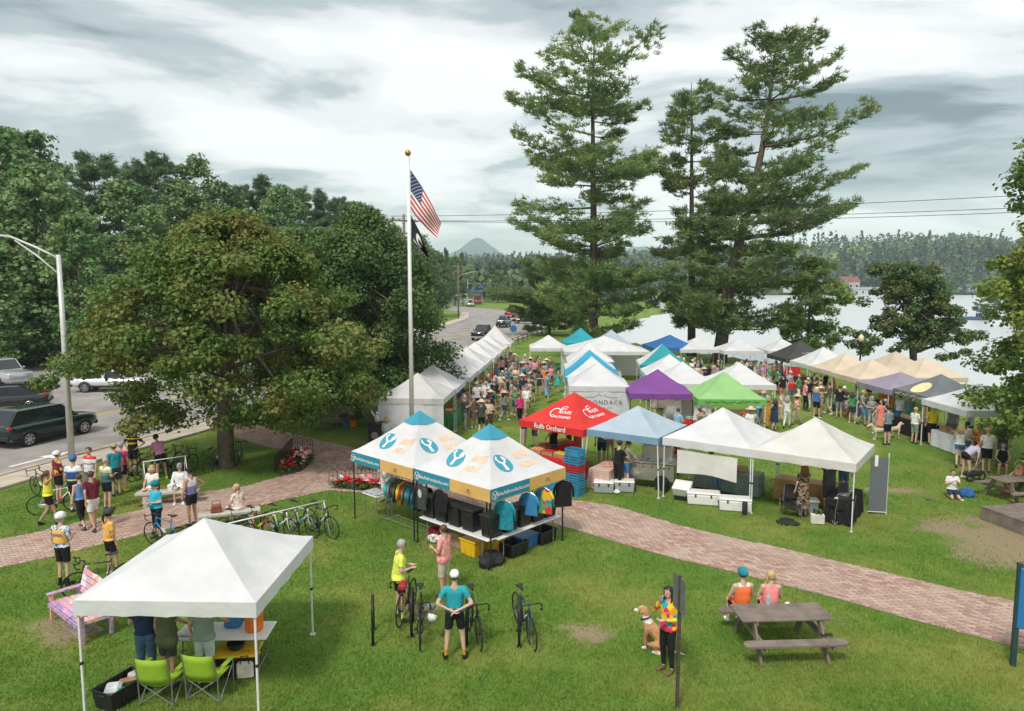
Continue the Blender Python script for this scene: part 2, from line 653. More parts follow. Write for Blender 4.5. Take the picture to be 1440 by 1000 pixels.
pave = strip('pavement', KERB[1:8], .32, 1.75, -.05, .085, CONC)
tag(pave, kind='structure')
kerb = strip('kerb', KERB[:10], .0, .30, -.05, .125, KSTONE)
tag(kerb, kind='structure')
# pavement slabs one can tell apart near the lamp post
_ln = resample([KERB[1], KERB[2], KERB[3], KERB[4], KERB[5]], 1.5)
for i in range(len(_ln) - 1):
    a, b_ = _ln[i], _ln[i + 1]
    t = (b_ - a); ln = t.length; t.normalize(); nn = Vector((t.y, -t.x))
    c = (a + b_) / 2 + nn * 1.035
    s = MB().box((0, 0, 0), (ln - .02, 1.38, .02), bev=.006).build('slab', CONC, pave)
    s.location = (c.x, c.y, .093); s.rotation_euler = (0, 0, math.atan2(t.y, t.x))
# far pavement of the corner across the road
fk = [(-100, 118), (-48, 70), (-40, 62), (-35.5, 57.5), (-33.5, 57.8), (-30, 63.5), (-24, 75.5), (-16, 99.5), (-10.5, 117.5), (-8.5, 140), (-10, 165)]
farpave = strip('pavement', [(p[0], p[1]) for p in fk], -1.9, 0, -.05, .11, CONC)
tag(farpave, kind='structure')
# painted arrow and lane lines
PAINT = mat('road paint', (0.74, 0.73, 0.70), .7, 0, .15, 5)
_d = (Vector(KERB[4]) - Vector(KERB[2])).normalized()
_p = G(56, 646)


def marking(name, pts2, origin, d, z=.011):
    nn = Vector((d.y, -d.x))
    poly = [(origin.x + d.x * a + nn.x * b, origin.y + d.y * a + nn.y * b) for a, b in pts2]
    return flat_poly(name, poly, z, PAINT)


marking('arrow_marking', [(-1.3, -.09), (.3, -.09), (.3, -.42), (1.5, 0), (.3, .42), (.3, .09), (-1.3, .09)], _p, _d)
YEL = mat('yellow road paint', (0.55, 0.38, 0.08), .7, 0, .2, 5)
_ctr = resample([(Vector(KERB[i]) + Vector(((KERB[i + 1][1] - KERB[i][1]) * -1, KERB[i + 1][0] - KERB[i][0])).normalized() * 7.0) for i in range(2, 8)], 4)
for off in (-.12, .1):
    s = strip('centre_line', _ctr, off, off + .11, .007, .012, YEL); tag(s, kind='structure')

# ---------------------------------------------------------------- brick path
BED = mat('sand joint', (0.27, 0.215, 0.18), .95, 0, .2, 8)
path = flat_poly('path', PATH_MAIN, 0.008, BED)


def brick_mat():
    m = bpy.data.materials.new('paving brick')
    m.use_nodes = True
    n, l = m.node_tree.nodes, m.node_tree.links
    b = n['Principled BSDF']; b.inputs['Roughness'].default_value = .85; b.inputs['Specular IOR Level'].default_value = .25
    g = n.new('ShaderNodeNewGeometry'); oi = n.new('ShaderNodeObjectInfo')
    ad = n.new('ShaderNodeMath'); ad.operation = 'ADD'
    l.new(g.outputs['Random Per Island'], ad.inputs[0]); l.new(oi.outputs['Random'], ad.inputs[1])
    fr = n.new('ShaderNodeMath'); fr.operation = 'FRACT'; l.new(ad.outputs[0], fr.inputs[0])
    r = n.new('ShaderNodeValToRGB'); l.new(fr.outputs[0], r.inputs[0])
    e = r.color_ramp.elements
    e[0].position, e[0].color = 0, (0.32, 0.195, 0.150, 1)
    e[1].position, e[1].color = 1, (0.52, 0.385, 0.315, 1)
    k = r.color_ramp.elements.new(.45); k.color = (0.40, 0.262, 0.208, 1)
    k = r.color_ramp.elements.new(.75); k.color = (0.44, 0.312, 0.255, 1)
    tc = n.new('ShaderNodeNewGeometry')
    nz = n.new('ShaderNodeTexNoise'); nz.inputs['Scale'].default_value = .55; nz.inputs['Detail'].default_value = 6
    l.new(tc.outputs['Position'], nz.inputs['Vector'])
    mr = n.new('ShaderNodeMapRange'); l.new(nz.outputs[0], mr.inputs[0]); mr.inputs[1].default_value, mr.inputs[2].default_value = .45, .75
    mx = n.new('ShaderNodeMix'); mx.data_type = 'RGBA'; l.new(mr.outputs[0], mx.inputs[0])
    l.new(r.outputs[0], mx.inputs[6]); mx.inputs[7].default_value = (0.48, 0.37, 0.30, 1)
    l.new(mx.outputs[2], b.inputs['Base Color'])
    return m


BRICK = brick_mat()


def lay_bricks():
    secs = [(G(100, 760), G(440, 690), lambda x, y: (x < G(455, 660).x) & ~((y > G(380, 640).y) & (x > G(300, 640).x))),
            (G(340, 605), G(470, 640), lambda x, y: (x < G(600, 690).x) & ~((x < G(455, 660).x) & ~((y > G(380, 640).y) & (x > G(300, 640).x)))),
            (G(820, 725), G(1440, 880), lambda x, y: x >= G(600, 690).x)]
    out = []
    for a, b, ok in secs:
        ang = math.atan2(b.y - a.y, b.x - a.x)
        c, s = math.cos(ang), math.sin(ang)
        u = np.arange(-40, 40, .21); v = np.arange(-16, 16, .105)
        U, W = np.meshgrid(u, v)
        U = U + (np.round(W / .105).astype(int) % 2) * .105
        X = a.x + U * c - W * s; Y = a.y + U * s + W * c
        m = in_poly(X, Y, PATH_MAIN) & ok(X, Y)
        m &= dist_poly(X, Y, PATH_MAIN) > .03
        out.append(np.stack([X[m], Y[m], np.full(m.sum(), ang)], 1))
    B = np.concatenate(out)
    d = np.hypot(B[:, 0], B[:, 1])
    px = B[:, 0] / B[:, 1]
    vis = (np.abs(px) < .71)
    order = np.argsort(np.where(vis, d, 1e6))
    B = B[order]
    hx, hy, h, bv = .1, .0485, .016, .005
    T = np.array([(-hx, -hy, 0), (hx, -hy, 0), (hx, hy, 0), (-hx, hy, 0), (-hx + bv, -hy + bv, h), (hx - bv, -hy + bv, h), (hx - bv, hy - bv, h), (-hx + bv, hy - bv, h)])
    TF = np.array([(4, 5, 6, 7), (0, 1, 5, 4), (1, 2, 6, 5), (2, 3, 7, 6), (3, 0, 4, 7)])
    me = np_mesh('brick', T, TF)
    me.materials.append(BRICK)
    for x, y, a in B[:300]:
        o = bpy.data.objects.new('brick', me); col.objects.link(o); o.parent = path
        o.location = (x, y, .010 + RNG.uniform(-.002, .003)); o.rotation_euler = (RNG.normal(0, .008), RNG.normal(0, .008), a + RNG.normal(0, .01))
    Q = B[300:]
    n = len(Q)
    ca, sa = np.cos(Q[:, 2] + RNG.normal(0, .01, n)), np.sin(Q[:, 2])
    X = Q[:, 0, None] + T[None, :, 0] * ca[:, None] - T[None, :, 1] * sa[:, None]
    Y = Q[:, 1, None] + T[None, :, 0] * sa[:, None] + T[None, :, 1] * ca[:, None]
    Z = .010 + T[None, :, 2] + RNG.uniform(-.002, .003, n)[:, None]
    V = np.stack([X, Y, Z], -1).reshape(-1, 3)
    F = (TF[None] + (np.arange(n) * 8)[:, None, None]).reshape(-1, 4)
    o = link_mesh('brick_paving', np_mesh('brick_paving', V, F), BRICK, path)
    o['kind'] = 'stuff'


lay_bricks()


# ---------------------------------------------------------------- grass blades on the near lawn
def lawn_blades(n=260000):
    y = 7.5 + 30 * RNG.random(n * 2) ** 1.7
    x = (RNG.random(n * 2) * 2 - 1) * (y * .78 + 1.0)
    ok = ~in_poly(x, y, PATH_MAIN) & (~in_poly(x, y, ROAD))
    kx = np.interp(y, [p[1] for p in KERB[1:6]], [p[0] for p in KERB[1:6]])
    ok &= x > kx + 2.0
    dd = np.ones(len(x))
    for c, rx, ry in DIRT:
        q = np.hypot((x - c.x) / rx, (y - c.y) / ry)
        dd *= sstep(.25, 1.45, q + RNG.normal(0, .25, len(x)))
    ok &= RNG.random(len(x)) < dd + .03
    ok &= RNG.random(len(x)) > sstep(20, 37, y)
    x, y = x[ok][:n], y[ok][:n]
    n = len(x)
    a = RNG.random(n) * 6.283
    clump = vnoise(x * 2.2, y * 2.2, 4)
    h = (.030 + .045 * RNG.random(n)) * (.6 + .8 * clump)
    w = .006 + .007 * RNG.random(n) + .0004 * y
    lean = RNG.random(n) * .045
    la = RNG.random(n) * 6.283
    V = np.empty((n, 3, 3), np.float32)
    V[:, 0] = np.stack([x - np.cos(a) * w, y - np.sin(a) * w, np.full(n, -.004)], 1)
    V[:, 1] = np.stack([x + np.cos(a) * w, y + np.sin(a) * w, np.full(n, -.004)], 1)
    V[:, 2] = np.stack([x + np.cos(la) * lean, y + np.sin(la) * lean, h], 1)
    F = np.arange(n * 3).reshape(-1, 3)
    gm = leafmat('grass blades', (0.125, 0.235, 0.030), (0.23, 0.35, 0.062), (0.34, 0.345, 0.09), .35, .4)
    o = link_mesh('lawn_grass', np_mesh('lawn_grass', V.reshape(-1, 3), F), gm)
    tag(o, 'short mown green grass covering the lawn around the tents', 'grass', kind='stuff')


lawn_blades()

# ---------------------------------------------------------------- mountains far off
def mountains():
    xs = np.arange(-2600, 2600, 26.0); ys = np.arange(3000, 4560, 40.0)
    X, Y = np.meshgrid(xs, ys)
    Z = np.zeros_like(X)
    for cx, cy_, h, sx, sy in ((-175, 3650, 208, 175, 300), (-60, 3700, 128, 230, 300), (-330, 3640, 118, 140, 260), (30, 3620, 96, 120, 260), (250, 3800, 138, 190, 260), (680, 3700, 160, 300, 300), (-700, 3900, 90, 320, 300), (1500, 3900, 130, 420, 300), (-1600, 3800, 150, 420, 300)):
        Z = np.maximum(Z, h * np.exp(-(np.abs(X - cx) / sx) ** 1.25 * .75 - ((Y - cy_) / sy) ** 2 * .5) * (1 + .34 * (vnoise(X / 75, Y / 75, 8) - .5)))
    Z += 9 * (vnoise(X / 45., Y / 45., 1) - .5) * np.clip(Z / 60, 0, 1) + 8
    Z *= sstep(3000, 3200, Y) * (1 - sstep(4350, 4540, Y))
    ny, nx = X.shape
    i = (np.arange(ny - 1)[:, None] * nx + np.arange(nx - 1)[None, :]).ravel()
    me = np_mesh('mountain', np.stack([X, Y, Z + terrain(X, Y) * .2 - 3], -1).reshape(-1, 3), np.stack([i, i + 1, i + nx + 1, i + nx], 1))
    o = link_mesh('mountain', me, mat('wooded slope', (0.03, 0.07, 0.08), .95, 0, .4, .02), smooth=True)
    tag(o, kind='structure')


mountains()
# ================================================================== trees
BARK = mat('bark', (0.13, 0.105, 0.085), .95, 0, .35, 5, .8, 14, .15)
BARK_PINE = mat('pine bark', (0.115, 0.088, 0.072), .95, 0, .35, 4, .8, 10, .15)
BARK_RED = mat('reddish bark', (0.22, 0.13, 0.085), .95, 0, .3, 3, .6, 10, .15)
MAPLE_A = leafmat('olive maple leaves', (0.070, 0.140, 0.032), (0.150, 0.225, 0.048), (0.21, 0.205, 0.052), .6)
MAPLE_B = leafmat('dark maple leaves', (0.064, 0.139, 0.044), (0.139, 0.242, 0.071), (0.176, 0.251, 0.065), .5)
MAPLE_C = leafmat('lakeside maple leaves', (0.062, 0.124, 0.040), (0.132, 0.209, 0.062), (0.202, 0.209, 0.078), .6)
MAPLE_D = leafmat('bright maple leaves', (0.097, 0.194, 0.046), (0.203, 0.316, 0.073), (0.324, 0.373, 0.082), .5)
WOOD_A = leafmat('wood leaves', (0.084, 0.173, 0.064), (0.168, 0.284, 0.095), (0.222, 0.317, 0.115), .3)
WOOD_B = leafmat('pale wood leaves', (0.149, 0.264, 0.106), (0.253, 0.390, 0.149), (0.275, 0.401, 0.157), .3)
NEEDLE = leafmat('pine needles', (0.113, 0.200, 0.080), (0.246, 0.340, 0.116), (0.308, 0.368, 0.116), .35, .3)
NEEDLE_D = leafmat('dark needles', (0.072, 0.147, 0.081), (0.157, 0.250, 0.115), (0.203, 0.279, 0.109), .3, .25)


def unit(a):
    return a / (np.linalg.norm(a, axis=-1, keepdims=True) + 1e-9)


def leaf_quads(P, N, S, asp=.8, rng=RNG):
    """one folded, pointed leaf of size S at each P, facing about N"""
    n = len(P)
    r = unit(rng.normal(size=(n, 3)))
    U = unit(np.cross(N, r)); W = np.cross(N, U)
    S = np.broadcast_to(S, (n,))[:, None]
    V = np.empty((n, 4, 3), np.float32)
    V[:, 0] = P - U * S * .5
    V[:, 1] = P + W * S * .5 * asp + N * S * .12
    V[:, 2] = P + U * S * .55 - N * S * .06
    V[:, 3] = P - W * S * .5 * asp + N * S * .12
    return V.reshape(-1, 3), np.arange(n * 4).reshape(-1, 4)


def cloud(C, Rd, per, size, flat=.6, up=.55, rng=RNG):
    """leaves on the shells of clumps C with radii Rd; returns positions, normals, sizes"""
    k = len(C)
    per = np.broadcast_to(per, (k,)).astype(int)
    idx = np.repeat(np.arange(k), per)
    n = len(idx)
    d = unit(rng.normal(size=(n, 3)))
    rad = (.45 + .6 * rng.random(n)) * Rd[idx]
    P = C[idx] + d * rad[:, None] * np.array([1, 1, flat])
    N = unit(d * .55 + np.array([0, 0, up]) + rng.normal(size=(n, 3)) * .45)
    S = size * (.65 + .7 * rng.random(n))
    return P, N, S


def crown_clumps(n, rx, ry, rz, shape, rng, inner=.35, rmin=.55, rmax=1.1):
    """clump centres on an uneven crown; shape(t) gives the relative radius at height t in 0..1"""
    t = rng.random(n) ** .9
    a = rng.random(n) * 2 * np.pi
    r = np.array([shape(q) for q in t])
    k = np.where(rng.random(n) < inner, .35 + .5 * rng.random(n), .80 + .34 * rng.random(n) ** 1.5)
    lob = 1 + .17 * np.sin(a * 3 + 1.3 + t * 5) + .13 * np.sin(a * 5 + t * 11)
    C = np.stack([np.cos(a) * r * k * rx * lob, np.sin(a) * r * k * ry * lob, (t - .5) * 2 * rz], 1)
    return C, rng.uniform(rmin, rmax, n)


def limbs(b, base, C, trunk_top, r0, rng, count=18):
    """limbs from the stem to some of the clumps"""
    pick = rng.choice(len(C), min(count, len(C)), replace=False)
    for i in pick:
        e = Vector(C[i]); f = rng.uniform(.25, 1.0)
        s = Vector(base).lerp(Vector(trunk_top), f)
        m = s.lerp(e, .5) + Vector((0, 0, (e - s).length * rng.uniform(.02, .16)))
        b.tube([s, s.lerp(m, .5) + Vector((0, 0, .05)), m, e], [r0 * .42, r0 * .3, r0 * .2, r0 * .05], 6, cap=False)


def broad_tree(name, label, cat, loc, z0, z1, rx, ry, shape, lm, clumps, per, size, seed, trunk=.3, group=None, top=(0, 0), flat=.6, limbn=22, centre=(0, 0), inner=.35, rmm=(.55, 1.1)):
    rng = np.random.default_rng(seed)
    t = thing(name, label, cat, loc, 0, group)
    C, Rd = crown_clumps(clumps, rx, ry, (z1 - z0) / 2, shape, rng, inner, *rmm)
    C += np.array([centre[0], centre[1], (z0 + z1) / 2])
    P, N, S = cloud(C, Rd, per, size, flat, rng=rng)
    V, F = leaf_quads(P, N, S, rng=rng)
    link_mesh('crown', np_mesh('crown', V, F), lm, t)
    b = MB()
    tp = Vector((top[0], top[1], z0 + (z1 - z0) * .72))
    pts = [Vector((0, 0, -.15)), Vector((0, 0, .25)), Vector((tp.x * .15, tp.y * .15, z0 * .8 + .4)), tp * .6, tp]
    b.tube(pts, [trunk * 1.5, trunk * 1.08, trunk, trunk * .62, trunk * .12], 10)
    limbs(b, pts[2], C, tp, trunk, rng, limbn)
    b.build('trunk', BARK, t, True)
    return t


def dome(t):
    return max(.05, math.sin(math.pi * min(1, (t * .93 + .1))) ** .62) * (1.12 - .42 * t)


def cone_dome(t):
    return (.66 + .34 * min(1, t / .24)) * (1 - max(0, (t - .25) / .77) ** 1.7) ** .8 + .03


def tall(t):
    return max(.08, math.sin(math.pi * min(1, t * .88 + .1)) ** .7)


broad_tree('maple_tree', 'broad olive green maple with rusty tinted leaves and bikes leaning on its trunk', 'tree', G(318, 657), 2.0, 9.8, 5.0, 4.8, cone_dome, MAPLE_A, 300, 290, .15, 21, .3, top=(.3, 0), centre=(.35, .5), limbn=60, inner=.28, rmm=(.5, 1.05))
broad_tree('maple_tree', 'dark green rounded maple behind the flagpole shading the picnic table', 'tree', G(500, 588), 1.7, 10.9, 4.5, 4.4, dome, MAPLE_B, 260, 270, .165, 22, .3, limbn=28, inner=.3, rmm=(.6, 1.2), centre=(.7, 0))
broad_tree('maple_tree', 'dark green maple between the road and the olive maple', 'tree', G(425, 575), 1.8, 10.0, 4.2, 4.2, dome, MAPLE_B, 190, 200, .19, 29, .27, limbn=22, inner=.3, rmm=(.6, 1.2))
# open-branched maple by the lake: two uneven heads and a low limb to the right
_t = G(1285, 530)
_lt = broad_tree('maple_tree', 'open branched maple on the lake shore behind the cream tents', 'tree', _t, 1.7, 8.6, 3.7, 3.2, lambda q: (1.0 - .62 * q) * (1 + .2 * math.sin(q * 15)) + .06, MAPLE_C, 130, 150, .21, 35, .26, limbn=40, inner=.5, rmm=(.45, .85), centre=(-.9, 0), top=(-1.0, 0))
_rng = np.random.default_rng(5)
_C = np.array([(2.0 + .45 * i + _rng.normal() * .3, _rng.normal() * .8, 3.9 + .2 * math.sin(i) - .05 * i + _rng.normal() * .4) for i in range(7)] + [(1.4 + _rng.normal() * .7, _rng.normal() * .8, 5.2 + _rng.random() * 3.0) for i in range(13)])
_P, _N, _S = cloud(_C, _rng.uniform(.5, .95, len(_C)), 165, .24, .6, rng=_rng)
_V, _F = leaf_quads(_P, _N, _S)
link_mesh('crown', np_mesh('crown', _V, _F), MAPLE_C, _lt)
_b = MB()
for c in _C[::2]:
    _b.tube([(0, 0, 1.9), (c[0] * .5, c[1] * .5, c[2] * .7 + .5), tuple(c)], [.13, .08, .02], 6, cap=False)
_b.build('limb', BARK, _lt, True)
# right edge
broad_tree('maple_tree', 'tall bright green maple overhanging the far picnic table', 'tree', G(1515, 688), .9, 14.6, 3.5, 3.2, lambda q: .93 - .5 * q ** 1.6 + .09 * math.sin(q * 17), MAPLE_D, 330, 190, .17, 41, .3, limbn=12, rmm=(.5, .95), centre=(.2, 0))
broad_tree('leafy_tree', 'small bright leafy tree at the water behind the pines', 'tree', G(1135, 508), .8, 9.2, 3.1, 3.0, tall, MAPLE_D, 90, 150, .26, 44, .18, limbn=14)


# ---------------------------------------------------------------- white pines
def pine(name, label, loc, stem, prof, seed, r0=.42, nwh=30, nm=NEEDLE, dens=1.0, cat='tree', first=.2, group=None, bark=BARK_PINE):
    """stem: (x,y,z) points; prof: rows (z, left reach, right reach, depth reach)"""
    rng = np.random.default_rng(seed)
    t = thing(name, label, cat, loc, 0, group)
    st = [Vector(p) for p in stem]
    Hh = st[-1].z
    zs = [p.z for p in st]

    def at(z):
        return Vector((np.interp(z, zs, [p.x for p in st]), np.interp(z, zs, [p.y for p in st]), z))
    b = MB()
    fine = [at(z) for z in np.linspace(-.2, Hh, 16)]
    b.tube(fine, [max(.03, r0 * (1 - .93 * max(0, i / 15) ** 1.15)) * (1.25 if i == 0 else 1) for i in range(16)], 9)
    pz = [p[0] for p in prof]
    PP, NN, SS = [], [], []
    z = Hh * first
    while z < Hh * .985:
        k = rng.integers(2, 6) + (1 if z < Hh * .36 and nm is NEEDLE else 0)
        a0 = rng.random() * 6.28
        for i in range(k):
            a = a0 + 6.283 * i / k + rng.normal() * .3
            ca, sa = math.cos(a), math.sin(a)
            rl, rr, rd = (np.interp(z, pz, [p[j] for p in prof]) for j in (1, 2, 3))
            reach = math.hypot(ca * (rr if ca > 0 else rl), sa * rd) * rng.choice([.45, .7, .9, 1.0, 1.12]) * rng.uniform(.85, 1.05)
            s = at(z + rng.normal() * .35)
            f = z / Hh
            rise = reach * (rng.uniform(-.14, .16) + .42 * max(0, f - .55) + .05)
            tip = s + Vector((ca * reach, sa * reach, rise + reach * .06))
            mid = s + Vector((ca * reach * .5, sa * reach * .5, rise * .25))
            b.tube([s, mid, tip], [.02 + .012 * reach, .015 + .007 * reach, .012], 5, cap=False)
            # sprays of needles: flat pads along the outer part and on side twigs
            m = int((10 + reach * 9.5) * dens)
            q = .28 + .76 * rng.random(m) ** .8
            side = rng.normal(size=m) * (.35 + reach * .20) * (1.15 - np.clip(q, 0, 1) * .7)
            bx = np.where(q < .5, s.x + (mid.x - s.x) * q * 2, mid.x + (tip.x - mid.x) * (q - .5) * 2)
            by = np.where(q < .5, s.y + (mid.y - s.y) * q * 2, mid.y + (tip.y - mid.y) * (q - .5) * 2)
            bz = np.where(q < .5, s.z + (mid.z - s.z) * q * 2, mid.z + (tip.z - mid.z) * (q - .5) * 2)
            c = np.stack([bx - sa * side, by + ca * side, bz + np.abs(side) * .14 + rng.normal(size=m) * .20 + .12 * reach * np.clip(q - .55, 0, 1) ** 2 * 2], 1)
            per = 15
            c = np.repeat(c, per, 0)
            out = np.array([ca, sa, .35])
            dr = unit(out * .65 + rng.normal(size=(len(c), 3)) * np.array([.75, .75, .42]) + np.array([0, 0, .28]))
            L = rng.uniform(.30, .62, len(c))
            PP.append(c + rng.normal(size=c.shape) * np.array([.14, .14, .07])); NN.append(dr); SS.append(L)
        z += (Hh * (1 - first)) / nwh * rng.choice([.35, .7, 1.0, 1.3, 1.9])
    P, D, L = np.concatenate(PP), np.concatenate(NN), np.concatenate(SS)
    n = len(P)
    w = unit(np.cross(D, unit(rng.normal(size=(n, 3))))) * (.034 + .034 * rng.random(n))[:, None]
    V = np.empty((n, 3, 3), np.float32)
    V[:, 0] = P - w; V[:, 1] = P + w; V[:, 2] = P + D * L[:, None]
    link_mesh('crown', np_mesh('crown', V.reshape(-1, 3), np.arange(n * 3).reshape(-1, 3)), nm, t)
    b.build('trunk', bark, t, True)
    return t


def prow(base_px, depth, rows):
    """rows of (py, left px, right px) in the photograph -> (z, left reach, right reach, depth reach) in metres"""
    out = []
    for py, xl, xr in rows:
        k = depth / FPX
        out.append((CAM_H + (395 - py) * k, xl * k, xr * k, (xl + xr) * .46 * k))
    return sorted(out)


D1 = 68.0
_k = D1 / FPX
pine('pine_tree', 'tallest white pine with a straight trunk behind the market tents', (115 * _k, D1, 0), [(0, 0, 0), (-.1, 0, 12), (-.35, 0, 24), (-.25, 0, CAM_H + 342 * _k)],
     prow(835, D1, [(20, 18, 18), (45, 42, 35), (85, 76, 75), (125, 118, 120), (170, 116, 75), (215, 112, 60), (255, 100, 100), (300, 124, 100), (340, 95, 120), (380, 95, 125), (420, 75, 120), (450, 70, 110), (465, 30, 80)]), 3, .48, 29, first=.075, dens=.95)
D2 = 70.0
_k = D2 / FPX
pine('pine_tree', 'slim white pine standing between two taller pines', (254 * _k, D2, 0), [(0, 0, 0), (-.3, 0, 12), (-.7, 0, CAM_H + 268 * _k)],
     prow(970, D2, [(128, 14, 14), (160, 40, 50), (200, 60, 70), (250, 60, 62), (300, 52, 55), (345, 55, 60), (390, 60, 55), (430, 40, 60), (470, 10, 40)]), 4, .42, 22, first=.14, dens=.95)
D3 = 66.0
_k = D3 / FPX
_st = [((x - 1000) * _k, 0, CAM_H + (395 - y) * _k) for x, y in ((1000, 505), (1010, 400), (1030, 310), (1047, 235), (1055, 170), (1063, 78))]
_st[0] = (0, 0, 0)
pine('pine_tree', 'wide leaning white pine with long limbs reaching over the lake', (284 * _k, D3 - 2, 0), _st,
     prow(1000, D3, [(82, 14, 20), (105, 60, 75), (130, 70, 100), (165, 78, 105), (195, 62, 140), (235, 50, 172), (265, 60, 135), (300, 62, 150), (325, 66, 168), (350, 75, 165), (390, 80, 150), (430, 72, 130), (462, 60, 110), (485, 40, 80)]), 12, .62, 31, first=.10, dens=.95)
# lower pine by the road bend
D4 = 96.0
_k = D4 / FPX
pine('pine_tree', 'low spreading pine beside the road bend', (52 * _k, D4, 0), [(0, 0, 0), (.3, 0, 5), (.1, 0, 9.5)], [(1.2, 3.5, 5.5, 4.5), (3.2, 6.4, 6.5, 5), (5, 7.5, 6.5, 5), (7, 6.0, 5.5, 4), (8.6, 3.4, 3.4, 3), (9.4, 1.2, 1.4, 1)], 9, .24, 13, first=.13, dens=1.35)


# ---------------------------------------------------------------- the wood across the road
def wood_proto(kind, seed):
    rng = np.random.default_rng(seed)
    if kind == 'leaf' or kind == 'pale':
        t = broad_tree('leafy_tree', 'x', 'tree', (0, 0, 0), 2.0, 18.0, 4.0, 4.0, tall, WOOD_A if kind == 'leaf' else WOOD_B, 130, 75, .40, seed, .25, limbn=12, rmm=(.7, 1.5))
    elif kind == 'fir':
        t = pine('fir_tree', 'x', (0, 0, 0), [(0, 0, 0), (.1, 0, 9), (0, 0, 19)], [(1.0, 3.2, 3.2, 3.2), (5, 3.4, 3.4, 3.4), (11, 2.3, 2.3, 2.3), (16, 1.1, 1.1, 1.1), (18.8, .25, .25, .25)], seed, .24, 26, NEEDLE_D, 1.0, first=.08)
    else:
        t = pine('pine_tree', 'x', (0, 0, 0), [(0, 0, 0), (.2, 0, 10), (0, 0, 21)], [(8, 1.5, 1.5, 1.5), (11.5, 3.6, 3.6, 3.6), (15, 4.0, 4.0, 4.0), (18.5, 2.6, 2.6, 2.6), (20.8, .5, .5, .5)], seed, .24, 13, NEEDLE_D, 1.25, first=.42, bark=BARK_RED)
    return t


PROTO = {'leaf': [wood_proto('leaf', 51), wood_proto('leaf', 52)], 'pale': [wood_proto('pale', 53)], 'fir': [wood_proto('fir', 54)], 'pine': [wood_proto('pine', 55), wood_proto('pine', 56)]}
PH = {'leaf': 18.6, 'pale': 18.6, 'fir': 19.3, 'pine': 21.3}
WOOD_LABEL = {'leaf': 'dark leafy tree in the wood across the road', 'pale': 'pale green poplar like tree at the edge of the wood', 'fir': 'dark pointed fir in the wood across the road', 'pine': 'flat topped pine with bare reddish trunk rising out of the wood'}
_used = set()


def plant(kind, x, y, top_z, wide=1.0, label=None, group=None, rng=random):
    v = rng.randrange(len(PROTO[kind]))
    src = PROTO[kind][v]
    if (kind, v) in _used:
        o = copy_tree(src)
    else:
        o = src; _used.add((kind, v))
    z = float(terrain(x, y)) - .05
    s = (top_z - z) / PH[kind]
    o.location = (x, y, z)
    o.scale = (s * wide * .86, s * wide * .86, s)
    o.rotation_euler = (0, 0, rng.random() * 6.28)
    o['label'] = label or WOOD_LABEL[kind]
    o['group'] = group or ('trees of the wood across the road: ' + kind)
    return o


